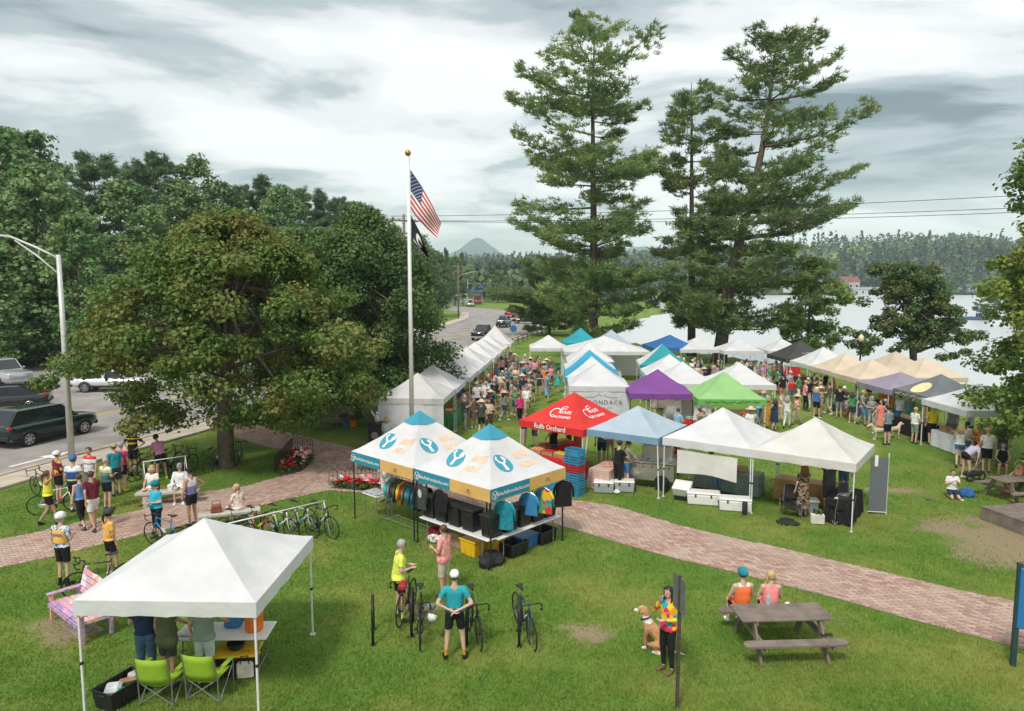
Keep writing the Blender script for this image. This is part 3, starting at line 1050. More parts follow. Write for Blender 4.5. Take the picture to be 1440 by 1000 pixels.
def wood_row():
    r = random.Random(5)
    # (px, py of the top, depth, kind, width)
    rows = [(-30, 215, 66, 'pale', 1.3), (25, 185, 72, 'leaf', 1.15), (62, 190, 78, 'leaf', 1.0), (70, 235, 62, 'pale', 1.25), (115, 300, 60, 'leaf', 1.1), (145, 217, 88, 'pine', 1.15), (185, 255, 84, 'leaf', 1.2), (200, 228, 96, 'pine', .95), (232, 214, 98, 'pine', 1.0), (215, 290, 74, 'leaf', 1.2), (265, 262, 80, 'leaf', 1.2), (285, 222, 98, 'leaf', .95), (318, 258, 95, 'leaf', 1.1), (345, 258, 108, 'pine', 1.0), (375, 252, 110, 'fir', 1.3), (400, 262, 104, 'leaf', 1.1), (428, 265, 112, 'pine', 1.0), (455, 270, 116, 'fir', 1.2), (480, 275, 112, 'pine', 1.0), (505, 285, 118, 'leaf', 1.1), (20, 290, 64, 'leaf', 1.3), (-60, 240, 60, 'leaf', 1.3), (-10, 330, 58, 'pale', 1.5), (60, 345, 62, 'leaf', 1.5), (120, 380, 64, 'leaf', 1.6), (170, 330, 68, 'leaf', 1.4), (530, 300, 128, 'fir', 1.2), (555, 315, 130, 'leaf', 1.1), (590, 330, 140, 'leaf', 1.2), (612, 352, 150, 'leaf', 1.3), (100, 262, 90, 'fir', 1.3), (240, 280, 88, 'fir', 1.3), (300, 300, 86, 'leaf', 1.4), (350, 310, 92, 'leaf', 1.3), (400, 320, 96, 'leaf', 1.3), (450, 320, 100, 'leaf', 1.3), (-90, 210, 80, 'leaf', 1.2), (-130, 230, 70, 'leaf', 1.3)]
    for px, py, d, kind, w in rows:
        x = (px - 720) / FPX * d
        wh = ' behind the street lamp' if px < 105 else (' behind the olive maple' if px < 335 else (' behind the dark maple' if px < 520 else ' behind the flagpole'))
        plant(kind, x, d, CAM_H + (395 - py) / FPX * d, w, WOOD_LABEL[kind] + wh, rng=r)
    # low growth at the edge of the wood
    for i in range(16):
        px = -60 + i * 17 + r.uniform(-6, 6)
        d = 63 + r.uniform(-2, 4) - max(0, (60 - px)) * .02
        plant('pale' if i % 3 else 'leaf', (px - 720) / FPX * d, d, r.uniform(3.5, 7), r.uniform(1.6, 2.1), 'low leafy bush at the foot of the wood across the road', 'bushes along the wood', rng=r)
    # round the bend and on both sides of the far road
    far = [(628, 350, 230, 'fir', 1.0), (640, 360, 210, 'leaf', 1.2), (660, 372, 250, 'pale', 1.3), (650, 356, 300, 'fir', 1.0), (700, 380, 240, 'leaf', 1.3), (712, 372, 270, 'fir', 1.1), (735, 376, 280, 'fir', 1.0), (690, 366, 310, 'fir', 1.1), (606, 372, 190, 'leaf', 1.4), (760, 385, 230, 'pale', 1.4), (790, 380, 250, 'leaf', 1.3), (742, 398, 190, 'pale', 1.4), (820, 388, 260, 'leaf', 1.4), (850, 392, 240, 'pale', 1.4), (675, 385, 300, 'leaf', 1.3), (880, 385, 300, 'leaf', 1.3), (910, 388, 320, 'leaf', 1.2)]
    for px, py, d, kind, w in far:
        lab = {'leaf': 'round leafy tree beyond the road bend', 'pale': 'pale green leafy tree beyond the road bend', 'fir': 'dark pointed fir beyond the road bend'}[kind]
        plant(kind, (px - 720) / FPX * d, d, CAM_H + (395 - py) / FPX * d, w, lab, 'trees beyond the road bend: ' + kind, rng=r)
    # trees on the right-hand shore
    for px, py, d, kind, w in [(1378, 392, 168, 'fir', 1.2), (1392, 400, 172, 'fir', 1.3), (1405, 395, 165, 'leaf', 1.3), (1425, 370, 160, 'fir', 1.2), (1450, 360, 165, 'leaf', 1.2), (1470, 365, 170, 'leaf', 1.2)]:
        plant(kind, (px - 720) / FPX * d, d, CAM_H + (395 - py) / FPX * d, w, 'dark %s on the right hand lake shore' % ('fir' if kind == 'fir' else 'leafy tree'), 'trees on the near right shore: ' + kind, rng=r)


wood_row()


# ---------------------------------------------------------------- far wooded hills: one mass of trees
def far_wood():
    rng = np.random.default_rng(77)
    n = 9000
    y = 445 + 1300 * rng.random(n) ** 1.8
    x = (rng.random(n) * 2 - 1) * (y * .95 + 60)
    m = ~in_poly(x, y, LAKE) & (dist_poly(x, y, LAKE) > 6)
    x2 = rng.uniform(-260, 30, 1500); y2 = rng.uniform(150, 460, 1500)
    m2 = (~in_poly(x2, y2, ROAD)) & (dist_poly(x2, y2, ROAD) > 9) & (x2 < -20 - .12 * y2)
    x3 = rng.uniform(60, 480, 900); y3 = rng.uniform(120, 450, 900)
    m3 = (~in_poly(x3, y3, LAKE)) & (dist_poly(x3, y3, LAKE) > 4) & (x3 > 112)
    x5 = rng.uniform(60, 460, 700); y5 = rng.uniform(436, 640, 700)
    x4 = rng.uniform(-60, 60, 700); y4 = rng.uniform(240, 450, 700)
    m4 = (~in_poly(x4, y4, LAKE)) & (dist_poly(x4, y4, LAKE) > 4) & (dist_poly(x4, y4, ROAD) > 7) & (~in_poly(x4, y4, ROAD))
    m5 = (~in_poly(x5, y5, LAKE)) & (dist_poly(x5, y5, LAKE) > 3)
    X = np.concatenate([x[m], x2[m2], x3[m3], x4[m4], x5[m5]]); Y = np.concatenate([y[m], y2[m2], y3[m3], y4[m4], y5[m5]])
    n = len(X)
    Z = terrain(X, Y)
    con = vnoise(X / 40, Y / 40, 6) + rng.normal(0, .25, n) > .68
    Hh = np.where(con, rng.uniform(11, 19, n), rng.uniform(8, 14, n)) * np.where(Y > 430, 1, .85)
    for kind, sel, mt in (('conifers', con, 'fn'), ('leafy trees', ~con, 'fl')):
        k = np.where(sel)[0]
        per = 25
        idx = np.repeat(k, per)
        t = rng.random(len(idx))
        a = rng.random(len(idx)) * 6.283
        if mt == 'fn':
            r = (1 - t) ** .85 * .25 * Hh[idx] * (.55 + .5 * rng.random(len(idx)))
            zz = Z[idx] + Hh[idx] * (.05 + .95 * t)
        else:
            r = np.sqrt(np.clip(1 - (2 * t - 1) ** 2, 0, 1)) * .33 * Hh[idx] * (.7 + .35 * rng.random(len(idx)))
            zz = Z[idx] + Hh[idx] * (.15 + .85 * t)
        P = np.stack([X[idx] + np.cos(a) * r, Y[idx] + np.sin(a) * r, zz], 1)
        N = unit(np.stack([np.cos(a) * .7, np.sin(a) * .7, np.full(len(idx), .55)], 1) + rng.normal(size=(len(idx), 3)) * .4)
        S = Hh[idx] * (.17 if mt == 'fn' else .23) * (.7 + .6 * rng.random(len(idx)))
        V, F = leaf_quads(P, N, S, rng=rng)
        lm = leafmat('far needles', (0.030, 0.058, 0.034), (0.055, 0.092, 0.048), (0.045, 0.085, 0.045), .02, .15) if mt == 'fn' else leafmat('far leaves', (0.050, 0.095, 0.040), (0.085, 0.135, 0.055), (0.10, 0.145, 0.06), .02, .15)
        o = link_mesh('far_wood', np_mesh('far_wood', V, F), lm)
        tag(o, 'far wooded hills of %s beyond the lake and road' % kind, 'woodland', kind='stuff')


far_wood()
# ================================================================== tents
WHITE_C = cloth('white canopy', (0.74, 0.74, 0.75), .22)
WHITE_D = cloth('off white canopy', (0.70, 0.69, 0.68), .22)
CREAM_C = cloth('cream canopy', (0.72, 0.60, 0.46), .2)
RED_C = cloth('red canopy', (0.72, 0.045, 0.040), .15)
PURPLE_C = cloth('purple canopy', (0.22, 0.075, 0.30), .12)
GREEN_C = cloth('lime canopy', (0.33, 0.60, 0.24), .2)
TEAL_C = cloth('teal canopy', (0.035, 0.32, 0.34), .15)
SKY_C = cloth('sky blue canopy', (0.05, 0.36, 0.56), .15)
BLUE_C = cloth('blue canopy', (0.045, 0.17, 0.42), .15)
GREYBLUE_C = cloth('grey blue canopy', (0.46, 0.56, 0.64), .2)
STEEL_C = cloth('steel blue valance', (0.22, 0.36, 0.50), .15)
MAUVE_C = cloth('faded mauve canopy', (0.33, 0.29, 0.37), .15)
BLACK_C = cloth('black canopy', (0.06, 0.06, 0.055), .04)
CHAR_C = cloth('charcoal canopy', (0.165, 0.18, 0.195), .08)
BROWN_C = cloth('brown canopy', (0.38, 0.25, 0.19), .15)
YELLOW_C = cloth('yellow canopy', (0.80, 0.52, 0.10), .2)
AMBER_C = cloth('amber valance', (0.80, 0.48, 0.16), .15)
BIKETEAL = cloth('banner teal', (0.035, 0.27, 0.38), .08)
INKW = mat('white print', (0.82, 0.82, 0.80), .7, 0, .03)
INKO = mat('orange print', (0.85, 0.56, 0.33), .7, 0, .03)
INKT = mat('teal print', (0.045, 0.29, 0.40), .7, 0, .03)
INKG = mat('grey print', (0.16, 0.17, 0.18), .7, 0, .03)
INKDG = mat('dark green print', (0.04, 0.16, 0.05), .7, 0, .03)
ALU = mat('painted steel tube', (0.74, 0.74, 0.73), .4, .1, .05)
BLKTUBE = mat('black steel tube', (0.025, 0.025, 0.027), .45, .2, .1)
CLIP = mat('black plastic', (0.022, 0.022, 0.024), .45, 0, .15)

_tent_mesh = {}


class Tent:
    def __init__(s, name, label, c, rot=0, size=3.05, eave=2.08, peak=3.05, roof=WHITE_C, val=None, leg=ALU, vd=.26, walls=(), wallm=None, group=None, legs=True, slant=0.0, depth=None, power=1.18):
        s.h = size / 2; s.hd = (depth or size) / 2
        s.eave, s.peak, s.pw = eave, peak, power
        s.t = thing(name, label, 'tent', (c[0], c[1], 0), R(rot), group)
        key = (size, eave, peak, vd, s.hd, power)
        if key not in _tent_mesh:
            _tent_mesh[key] = [s.panel(k) for k in range(4)] + [s.valance(k, vd) for k in range(4)]
        val = val or roof
        for k in range(4):
            rm = roof[k] if isinstance(roof, (list, tuple)) else roof
            vm = val[k] if isinstance(val, (list, tuple)) else val
            for nm, me, m in (('roof_panel', _tent_mesh[key][k], rm), ('valance', _tent_mesh[key][4 + k], vm)):
                if m is None:
                    continue
                o = bpy.data.objects.new(nm, me); col.objects.link(o); o.parent = s.t
                if not me.materials: me.materials.append(m)
                recolour(o, m)
        if legs:
            for ix in (-1, 1):
                for iy in (-1, 1):
                    x, y = ix * (s.h - .05), iy * (s.hd - .05)
                    fx, fy = x + ix * slant, y + iy * slant
                    b = MB()
                    b.box(((x + fx) / 2, (y + fy) / 2, eave / 2), (.032, .032, eave), ry=math.atan2(x - fx, eave), rx=-math.atan2(y - fy, eave))
                    if not slant:
                        b.box((x, y, .55), (.026, .026, 1.1))
                    b.box((fx, fy, .006), (.10, .10, .012))
                    lg = b.build('leg', leg, s.t)
                    MB().box((x + (fx - x) * .5, y + (fy - y) * .5, eave * .47), (.052, .052, .06), bev=.01).build('clip', CLIP, lg)
                    MB().box((x, y, eave - .22), (.05, .05, .05), bev=.01).build('clip', CLIP, lg)
            b = MB()
            for k in range(4):
                ax, ay = [(1, 0), (0, 1), (1, 0), (0, 1)][k]
                sg = [-1, 1, 1, -1][k]
                hh = s.h if ax else s.hd
                n = 4
                for i in range(n):
                    a, c2 = -hh + .05 + i * (2 * hh - .1) / n, -hh + .05 + (i + 1) * (2 * hh - .1) / n
                    for z0, z1 in ((eave - .30, eave - .04), (eave - .04, eave - .30)):
                        if ax:
                            b.tube([(a, sg * (s.hd - .05), z0), (c2, sg * (s.hd - .05), z1)], .011, 4)
                        else:
                            b.tube([(sg * (s.h - .05), a, z0), (sg * (s.h - .05), c2, z1)], .011, 4)
            for a in ((1, 0), (-1, 0), (0, 1), (0, -1)):
                b.tube([(a[0] * (s.h - .05), a[1] * (s.hd - .05), eave - .08), (a[0] * .04, a[1] * .04, eave + .18)], .012, 4)
            b.tube([(0, 0, eave + .1), (0, 0, peak - .03)], .02, 6)
            b.build('truss', leg, s.t)
        for k in walls:
            n = 9
            V, F = [], []
            hh, off = (s.h, s.hd) if k % 2 == 0 else (s.hd, s.h)
            for j in range(4):
                for i in range(n):
                    u = -1 + 2 * i / (n - 1)
                    z = .03 + (eave - .03) * j / 3
                    w = .02 * math.sin(i * 2.3 + j) * (1 - abs(u)) + .012 * math.sin(i * 5.1)
                    V.append(s.side(k, u * (hh - .02), off - .02 + w, z))
            for j in range(3):
                for i in range(n - 1):
                    F.append((j * n + i, j * n + i + 1, j * n + n + i + 1, j * n + n + i))
            MB().add(V, F).build('wall', wallm or WHITE_D, s.t, True)

    def side(s, k, u, out, z):
        """point at lateral u, distance out from the centre, on side k (0 front -y, 1 +x, 2 back, 3 -x)"""
        return [(u, -out, z), (out, u, z), (-u, out, z), (-out, -u, z)][k]

    def rz(s, x, y):
        d = max(abs(x) / s.h, abs(y) / s.hd)
        d = min(d, 1)
        lat = min(abs(x) / s.h, abs(y) / s.hd) / max(d, 1e-6)
        f = (1 - d) ** s.pw
        return s.eave + (s.peak - s.eave) * f - .075 * math.sin(math.pi * d) ** 1.2 * (1 - lat ** 2) + (.007 * math.sin(9 * x + 7 * y) + .006 * math.sin(17 * x - 13 * y)) * math.sin(math.pi * d)

    def panel(s, k):
        n = 10
        V, F, idx = [], [], []
        hh, off = (s.h, s.hd) if k % 2 == 0 else (s.hd, s.h)
        for r in range(n + 1):
            d = r / n
            row = []
            m = max(1, r)
            for i in range(m + 1 if r else 1):
                u = (-1 + 2 * i / m) if r else 0
                p = s.side(k, u * d * hh, d * off, 0)
                row.append(len(V)); V.append((p[0], p[1], s.rz(p[0], p[1])))
            idx.append(row)
        for r in range(n):
            a, b = idx[r], idx[r + 1]
            for i in range(len(b) - 1):
                if r == 0:
                    F.append((a[0], b[i], b[i + 1]))
                else:
                    F.append((a[min(i, len(a) - 1)], b[i], b[i + 1]))
                    if i < len(a) - 1:
                        F.append((a[i], b[i + 1], a[i + 1]))
        me = bpy.data.meshes.new('roof_panel')
        me.from_pydata(V, [], F); me.update()
        me.polygons.foreach_set('use_smooth', [True] * len(me.polygons))
        return me

    def valance(s, k, vd):
        n = 14
        V, F = [], []
        hh, off = (s.h, s.hd) if k % 2 == 0 else (s.hd, s.h)
        for i in range(n + 1):
            u = -1 + 2 * i / n
            w = .012 * math.sin(i * 1.9 + k) * (1 - u * u)
            for z, o in ((s.eave + .002, 0), (s.eave - vd * .5, w), (s.eave - vd - .012 * math.sin(i * 2.1) * (1 - u * u), w * .6)):
                V.append(s.side(k, u * hh, off + .004 + o, z))
        for i in range(n):
            for j in range(2):
                a = i * 3 + j
                F.append((a, a + 1, a + 4, a + 3))
        me = bpy.data.meshes.new('valance')
        me.from_pydata(V, [], F); me.update()
        me.polygons.foreach_set('use_smooth', [True] * len(me.polygons))
        return me

    def roof_print(s, name, VF, k, u0, out0, m, off=.014, tilt=0.0, parent=None):
        """flat print (x along the side, y up the slope) laid on roof panel k"""
        V, F = VF
        hh = s.hd if k % 2 == 0 else s.h
        sl = math.atan2(s.peak - s.eave, hh)
        ct, st_ = math.cos(tilt), math.sin(tilt)
        out = []
        for x, y in V:
            x, y = x * ct - y * st_, x * st_ + y * ct
            p = s.side(k, u0 + x, out0 - y * math.cos(sl), 0)
            out.append((p[0], p[1], s.rz(p[0], p[1]) + off))
        return MB().add(out, F).build(name, m, parent or s.t)

    def side_print(s, name, VF, k, u0, z0, m, off=.012, extra=0.0, parent=None):
        V, F = VF
        o = (s.hd if k % 2 == 0 else s.h) + off + extra
        return MB().add([s.side(k, u0 + x, o, z0 + y) for x, y in V], F).build(name, m, parent or s.t)


def disc(r, n=28, sx=1.0, rings=4):
    V, F = [(0, 0)], []
    for j in range(1, rings + 1):
        for i in range(n):
            q = 6.2832 * i / n
            V.append((math.cos(q) * r * j / rings * sx, math.sin(q) * r * j / rings))
    for i in range(n):
        F.append((0, 1 + i, 1 + (i + 1) % n))
    for j in range(rings - 1):
        for i in range(n):
            a, b = 1 + j * n + i, 1 + j * n + (i + 1) % n
            F.append((a, a + n, b + n, b))
    return V, F


def stroke(pts, w):
    """flat ribbon along 2D points"""
    V, F = [], []
    P = [Vector((p[0], p[1])) for p in pts]
    for i, p in enumerate(P):
        t = (P[min(i + 1, len(P) - 1)] - P[max(i - 1, 0)]).normalized()
        nn = Vector((-t.y, t.x)) * w / 2
        V += [tuple(p + nn), tuple(p - nn)]
    for i in range(len(P) - 1):
        F.append((i * 2, i * 2 + 1, i * 2 + 3, i * 2 + 2))
    return V, F


def merge(*vfs):
    V, F = [], []
    for v, f in vfs:
        o = len(V); V += list(v); F += [tuple(i + o for i in q) for q in f]
    return V, F


def shift(vf, dx, dy, s=1.0):
    return [(x * s + dx, y * s + dy) for x, y in vf[0]], vf[1]


def scribble(width, h, words, seed, w=.02):
    """word-shaped marks for print too small to read in the photograph"""
    r = random.Random(seed)
    out, x, step = [], -width / 2, width / words
    for k in range(words):
        n = max(3, int(step * .8 / (h * .45)))
        pts = [(x + step * .84 * i / n, h * r.uniform(-.5, .5)) for i in range(n + 1)]
        out.append(stroke(pts, w)); x += step
    return merge(*out)


# ---- foreground white tent
Tent('canopy_tent', 'plain white pop up canopy over the lime camping chairs', (-5.72, 12.82), -1.5, 3.08, 2.12, 3.02)

# ---- the two bike club tents
ANTLER = merge(stroke([(0, -.17), (0, -.08), (0, 0)], .075), stroke([(0, 0), (-.09, .05), (-.13, .12), (-.10, .19)], .045), stroke([(0, 0), (.09, .05), (.13, .12), (.10, .19)], .045), stroke([(-.115, .09), (-.17, .13)], .03), stroke([(.115, .09), (.17, .13)], .03), shift(disc(.05, 12, 1, 2), 0, -.17))


def bike_tent(label, c, rot):
    T = Tent('canopy_tent', label, c, rot, 3.02, 2.14, 3.38, roof=WHITE_C, val=[None] * 4, leg=BLKTUBE, vd=.33)
    h = T.h
    for k in range(4):
        for nm, u0, u1, m, lab in (('valance', -h, -.02, BIKETEAL, 'teal valance half with white web address'), ('valance', -.02, h, AMBER_C, 'amber valance half with small emblem')):
            V, F = [], []
            n = 8
            for i in range(n + 1):
                u = u0 + (u1 - u0) * i / n
                w = .012 * math.sin(i * 1.7 + k + u0)
                for z, o in ((T.eave + .002, 0), (T.eave - .17, w), (T.eave - .34, w * .7)):
                    V.append(T.side(k, u, h + .004 + o, z))
            for i in range(n):
                for j in range(2):
                    F.append((i * 3 + j, i * 3 + j + 1, i * 3 + j + 4, i * 3 + j + 3))
            o = MB().add(V, F).build(nm, m, T.t, True)
            o['label'] = lab
            if m is BIKETEAL:
                T.side_print('lettering', lettering('BikeAdirondacks.com', .145, bold=.002), k, -.68, T.eave - .17, INKW, .026, parent=o)
                T.side_print('emblem', merge(shift(ANTLER, -1.37, 0, .5)), k, 0, T.eave - .17, INKW, .026, parent=o)
                ring = stroke([(math.cos(q * .35) * .105 - 1.37, math.sin(q * .35) * .105) for q in range(19)], .014)
                T.side_print('emblem', ring, k, 0, T.eave - .17, INKW, .026, parent=o)
            else:
                T.side_print('emblem', merge(stroke([(-.06, -.02), (0, .045), (.06, -.02)], .03), stroke([(-.10, -.05), (.10, -.05)], .012)), k, .72, T.eave - .18, INKG, .026, parent=o)
        # prints on the roof panels
        d = T.roof_print('emblem', disc(.31, 30, .95), k, -.42, .92, INKT, .012)
        T.roof_print('emblem_mark', [(x * 1.15, y * 1.15) for x, y in ANTLER[0]] and (([(x * 1.2, y * 1.2) for x, y in ANTLER[0]]), ANTLER[1]), k, -.42, .92, INKW, .020, parent=d)
        T.roof_print('lettering', lettering('BIKE', .30, bold=.006), k, .40, .80, INKO, .014)
        T.roof_print('lettering', lettering('ADK', .30, bold=.006), k, .40, 1.08, INKO, .014)
        # teal cap at the peak
        V, F, n = [], [], 5
        for r in range(n + 1):
            dd = .24 * r / n
            for i in range(7):
                u = -1 + 2 * i / 6
                p = T.side(k, u * dd * h, dd * h, 0)
                V.append((p[0], p[1], T.rz(p[0], p[1]) + .035))
        for r in range(n):
            for i in range(6):
                F.append((r * 7 + i, r * 7 + i + 1, r * 7 + 8 + i, r * 7 + 7 + i))
        MB().add(V, F).build('peak_cap', INKT, T.t, True)
    return T


BT = bike_tent('white canopy with teal peak above the counter of black bins', (-.62, 19.66), -43)
BT2 = bike_tent('white canopy with teal peak above the rack of hanging shirts', (-2.86, 21.72), -43)

# ---- orchard tent
RT = Tent('canopy_tent', 'bright red orchard canopy with white apple logos', (2.42, 27.45), -41, 3.05, 2.02, 3.08, roof=RED_C)
APPLE = merge(stroke([(.10, .22), (0, .17), (-.14, .24), (-.30, .16), (-.36, -.02), (-.28, -.20), (-.12, -.28)], .035), stroke([(0, .17), (.03, .30), (.12, .36), (.26, .35)], .03), stroke([(.03, .27), (.16, .24), (.28, .27)], .025))
for k in range(4):
    g = RT.roof_print('emblem', APPLE, k, -.10, .86, INKW, .014)
    RT.roof_print('lettering', lettering('RULFS', .21, bold=.004), k, .17, .80, INKW, .014, parent=g)
    RT.roof_print('lettering', lettering('ORCHARD', .19, bold=.003), k, .12, 1.03, INKW, .014, parent=g)
    RT.side_print('lettering', lettering('Rulfs Orchard', .26, bold=.006), k, .0, RT.eave - .115, INKW, .026)

# ---- food stall row
Tent('canopy_tent', 'grey blue slant leg canopy over the steel cart', (4.62, 25.75), -34, 2.75, 2.05, 2.85, roof=GREYBLUE_C, val=[STEEL_C] * 4, slant=.16, vd=.24)
TA = Tent('canopy_tent', 'white canopy with a white banner hung across its front', (7.28, 24.22), -36, 3.05, 2.08, 3.06)
TB = Tent('canopy_tent', 'white canopy with a grey mesh banner on one leg', (9.72, 22.45), -36, 3.05, 2.08, 3.06, roof=cloth('ivory canopy', (0.73, 0.71, 0.67), .22))
# ---- middle of the market
AD = Tent('canopy_tent', 'white walled tent with mountain logo lettering on its front wall', (4.45, 36.7), -3, 3.05, 2.15, 3.2, walls=(0, 1, 3), wallm=cloth('white wall', (0.70, 0.71, 0.74), .1))
AD.side_print('lettering', lettering('ADIRONDACK', .30, space=1.25), 0, 0, 1.35, INKG, .03)
AD.side_print('lettering', scribble(1.5, .15, 2, 1), 0, 0, 1.08, INKG, .03)
AD.side_print('emblem', merge(stroke([(-.9, 1.60), (-.25, 1.62), (0, 1.78), (.12, 1.66), (.25, 1.72), (.4, 1.62), (.9, 1.60)], .025)), 0, 0, 0, INKG, .03)
Tent('canopy_tent', 'white and sky blue striped tent behind the walled logo tent', (4.5, 40.0), -3, 3.05, 2.15, 3.15, roof=[WHITE_C, SKY_C, WHITE_C, SKY_C], val=SKY_C)
Tent('canopy_tent', 'sky blue canopy between two striped white tents', (4.75, 43.4), -3, 3.05, 2.15, 3.2, roof=[SKY_C, WHITE_C, SKY_C, WHITE_C], val=SKY_C)
Tent('canopy_tent', 'white tent in front of the big marquee, beside the teal band', (5.15, 47.0), -3, 3.05, 2.2, 3.4, val=[TEAL_C, WHITE_C, WHITE_C, WHITE_C])
PT = Tent('canopy_tent', 'deep purple canopy beside the walled logo tent', (7.15, 34.6), -4, 3.0, 2.1, 3.1, roof=PURPLE_C, leg=BLKTUBE)
GT = Tent('canopy_tent', 'lime green canopy with dark lettering on its valance', (10.0, 33.2), -2, 3.05, 2.08, 3.15, roof=GREEN_C, val=[cloth('green valance', (0.20, 0.50, 0.12), .15)] * 4)
GT.side_print('lettering', scribble(2.5, .10, 7, 2, .035), 0, 0, GT.eave - .13, INKDG, .026)
Tent('canopy_tent', 'white canopy just behind the purple tent', (9.15, 37.9), -4, 3.05, 2.1, 3.1)
Tent('canopy_tent', 'white canopy just behind the lime green tent', (12.1, 37.6), -4, 3.05, 2.1, 3.1)
Tent('canopy_tent', 'white canopy with a brown side panel beside the teal tent', (9.2, 41.3), -4, 3.05, 2.1, 3.15, roof=[WHITE_C, BROWN_C, WHITE_C, WHITE_C])
Tent('canopy_tent', 'teal canopy with white back panel and teal walls', (9.6, 45.2), -6, 3.05, 2.2, 3.4, roof=[TEAL_C, TEAL_C, WHITE_C, WHITE_C], walls=(0,), wallm=TEAL_C)
# ---- far side of the market
Tent('canopy_tent', 'small white canopy alone on the grass bank by the road fence', (2.95, 57.5), 0, 3.05, 2.1, 3.05)
Tent('canopy_tent', 'teal canopy behind the long white marquee', (5.9, 61.0), 0, 3.05, 2.2, 3.4, roof=cloth('bright teal canopy', (0.04, 0.36, 0.44), .15))
Tent('canopy_tent', 'pale grey blue canopy behind the long white marquee', (8.4, 60.0), 0, 3.05, 2.2, 3.3, roof=GREYBLUE_C)
Tent('canopy_tent', 'blue canopy beside the pine trunks at the water', (12.7, 57.0), 4, 3.6, 2.2, 3.1, roof=BLUE_C)
Tent('marquee', 'long white marquee with open front across the market', (6.9, 53.2), 0, 6.2, 2.3, 3.3, depth=4.0, walls=(2,))
Tent('canopy_tent', 'white canopy at the water just left of the black tent', (17.6, 55.2), 0, 3.05, 2.1, 2.9, group='white canopies at the water')
Tent('canopy_tent', 'white canopy at the water behind the black tent', (21.0, 55.2), 0, 3.05, 2.1, 2.9, group='white canopies at the water')
Tent('canopy_tent', 'white canopy at the water below the wide leaning pine', (14.6, 56.4), 0, 3.05, 2.1, 2.9, group='white canopies at the water')
BK = Tent('canopy_tent', 'black canopy with pale lettering at the head of the lakeside row', (20.1, 49.4), 3, 3.3, 2.15, 3.3, roof=BLACK_C)
BK.roof_print('lettering', scribble(.9, .3, 1, 3, .05), 0, .1, 1.0, mat('grey green print', (.35, .36, .33), .7), .016)
Tent('canopy_tent', 'white canopy between the black tent and the cream tents', (20.2, 45.9), 2, 3.05, 2.1, 3.15)
Tent('canopy_tent', 'cream canopy next to the white lakeside canopy', (20.2, 42.8), 2, 3.05, 2.1, 3.05, roof=CREAM_C)
Tent('canopy_tent', 'cream canopy next to the faded mauve canopy', (20.2, 39.7), 2, 3.05, 2.1, 3.05, roof=CREAM_C)
Tent('canopy_tent', 'cream canopy in the second row beneath the lakeside maple', (23.6, 43.5), 2, 3.05, 2.1, 3.1, roof=cloth('tan canopy', (.62, .52, .40), .2))
Tent('canopy_tent', 'cream canopy in the second row behind the mauve canopy', (23.5, 40.2), 2, 3.05, 2.1, 3.1, roof=CREAM_C)
Tent('canopy_tent', 'faded mauve canopy in the lakeside row', (20.2, 36.6), 2, 3.05, 2.0, 2.7, roof=MAUVE_C)
YT = Tent('canopy_tent', 'charcoal canopy with a pale yellow disc on its roof', (20.4, 33.5), 2, 2.9, 2.1, 3.0, roof=CHAR_C, leg=BLKTUBE)
YT.roof_print('emblem', disc(.48, 24, 1.1), 3, .0, .95, mat('pale yellow print', (.80, .66, .36), .7), .02)
YT.side_print('lettering', scribble(2.4, .13, 4, 4, .04), 3, 0, YT.eave - .13, mat('cream print', (.75, .66, .48), .7), .026)
Tent('canopy_tent', 'white canopy at the near end of the lakeside row', (20.1, 30.3), 2, 3.05, 2.1, 3.0)
# ---- white row along the road
_rowlab = ['white walled tent behind the flagpole', 'white canopy joined to the walled tent', 'third white canopy of the roadside row', 'fourth white canopy of the roadside row', 'fifth white canopy of the roadside row', 'sixth white canopy of the roadside row', 'seventh white canopy of the roadside row', 'white canopy with a yellow valance in the roadside row', 'last white canopy of the roadside row, taller, by the parked pickup']
for i, y in enumerate((33.2, 36.3, 40.4, 43.5, 46.6, 50.2, 53.4, 56.6, 61.0)):
    x = -4.45 + (y - 33.2) * .108
    Tent('canopy_tent', _rowlab[i] + (' counted from the flagpole' if 2 <= i <= 6 else ''), (x, y), -5, 3.05, 2.12, 3.1 + (.5 if i == 8 else 0), roof=WHITE_C if i % 2 else WHITE_D, val=([YELLOW_C] * 4 if i == 7 else None), walls=(0, 3) if i == 0 else ((3,) if i in (1, 2) else ()), wallm=cloth('white wall', (0.70, 0.71, 0.74), .1), group='white canopies along the road')
# ================================================================== people
def v3(*a):
    return np.array(a, float)


ARM = {  # right arm: elbow, wrist (standing, facing +y); mirrored for the left
    'down': (v3(.245, -.02, 1.14), v3(.25, .05, .90)),
    'down2': (v3(.26, -.05, 1.15), v3(.285, .02, .91)),
    'swingf': (v3(.235, .09, 1.16), v3(.22, .26, 1.0)),
    'swingb': (v3(.24, -.15, 1.17), v3(.25, -.19, .93)),
    'hip': (v3(.40, -.09, 1.20), v3(.19, .05, 1.04)),
    'hold': (v3(.25, .0, 1.15), v3(.10, .25, 1.17)),
    'chest': (v3(.26, .03, 1.16), v3(.07, .22, 1.30)),
    'face': (v3(.25, .12, 1.20), v3(.08, .16, 1.50)),
    'head': (v3(.36, .13, 1.56), v3(.10, .12, 1.72)),
    'back': (v3(.33, -.13, 1.17), v3(.05, -.165, 1.04)),
    'fwd': (v3(.25, .20, 1.24), v3(.20, .44, 1.20)),
    'reach': (v3(.24, .20, 1.20), v3(.18, .42, 1.05)),
    'cross': (v3(.26, .06, 1.15), v3(-.06, .185, 1.19)),
    'lap': (v3(.25, .08, 1.14), v3(.12, .30, 1.02)),
}


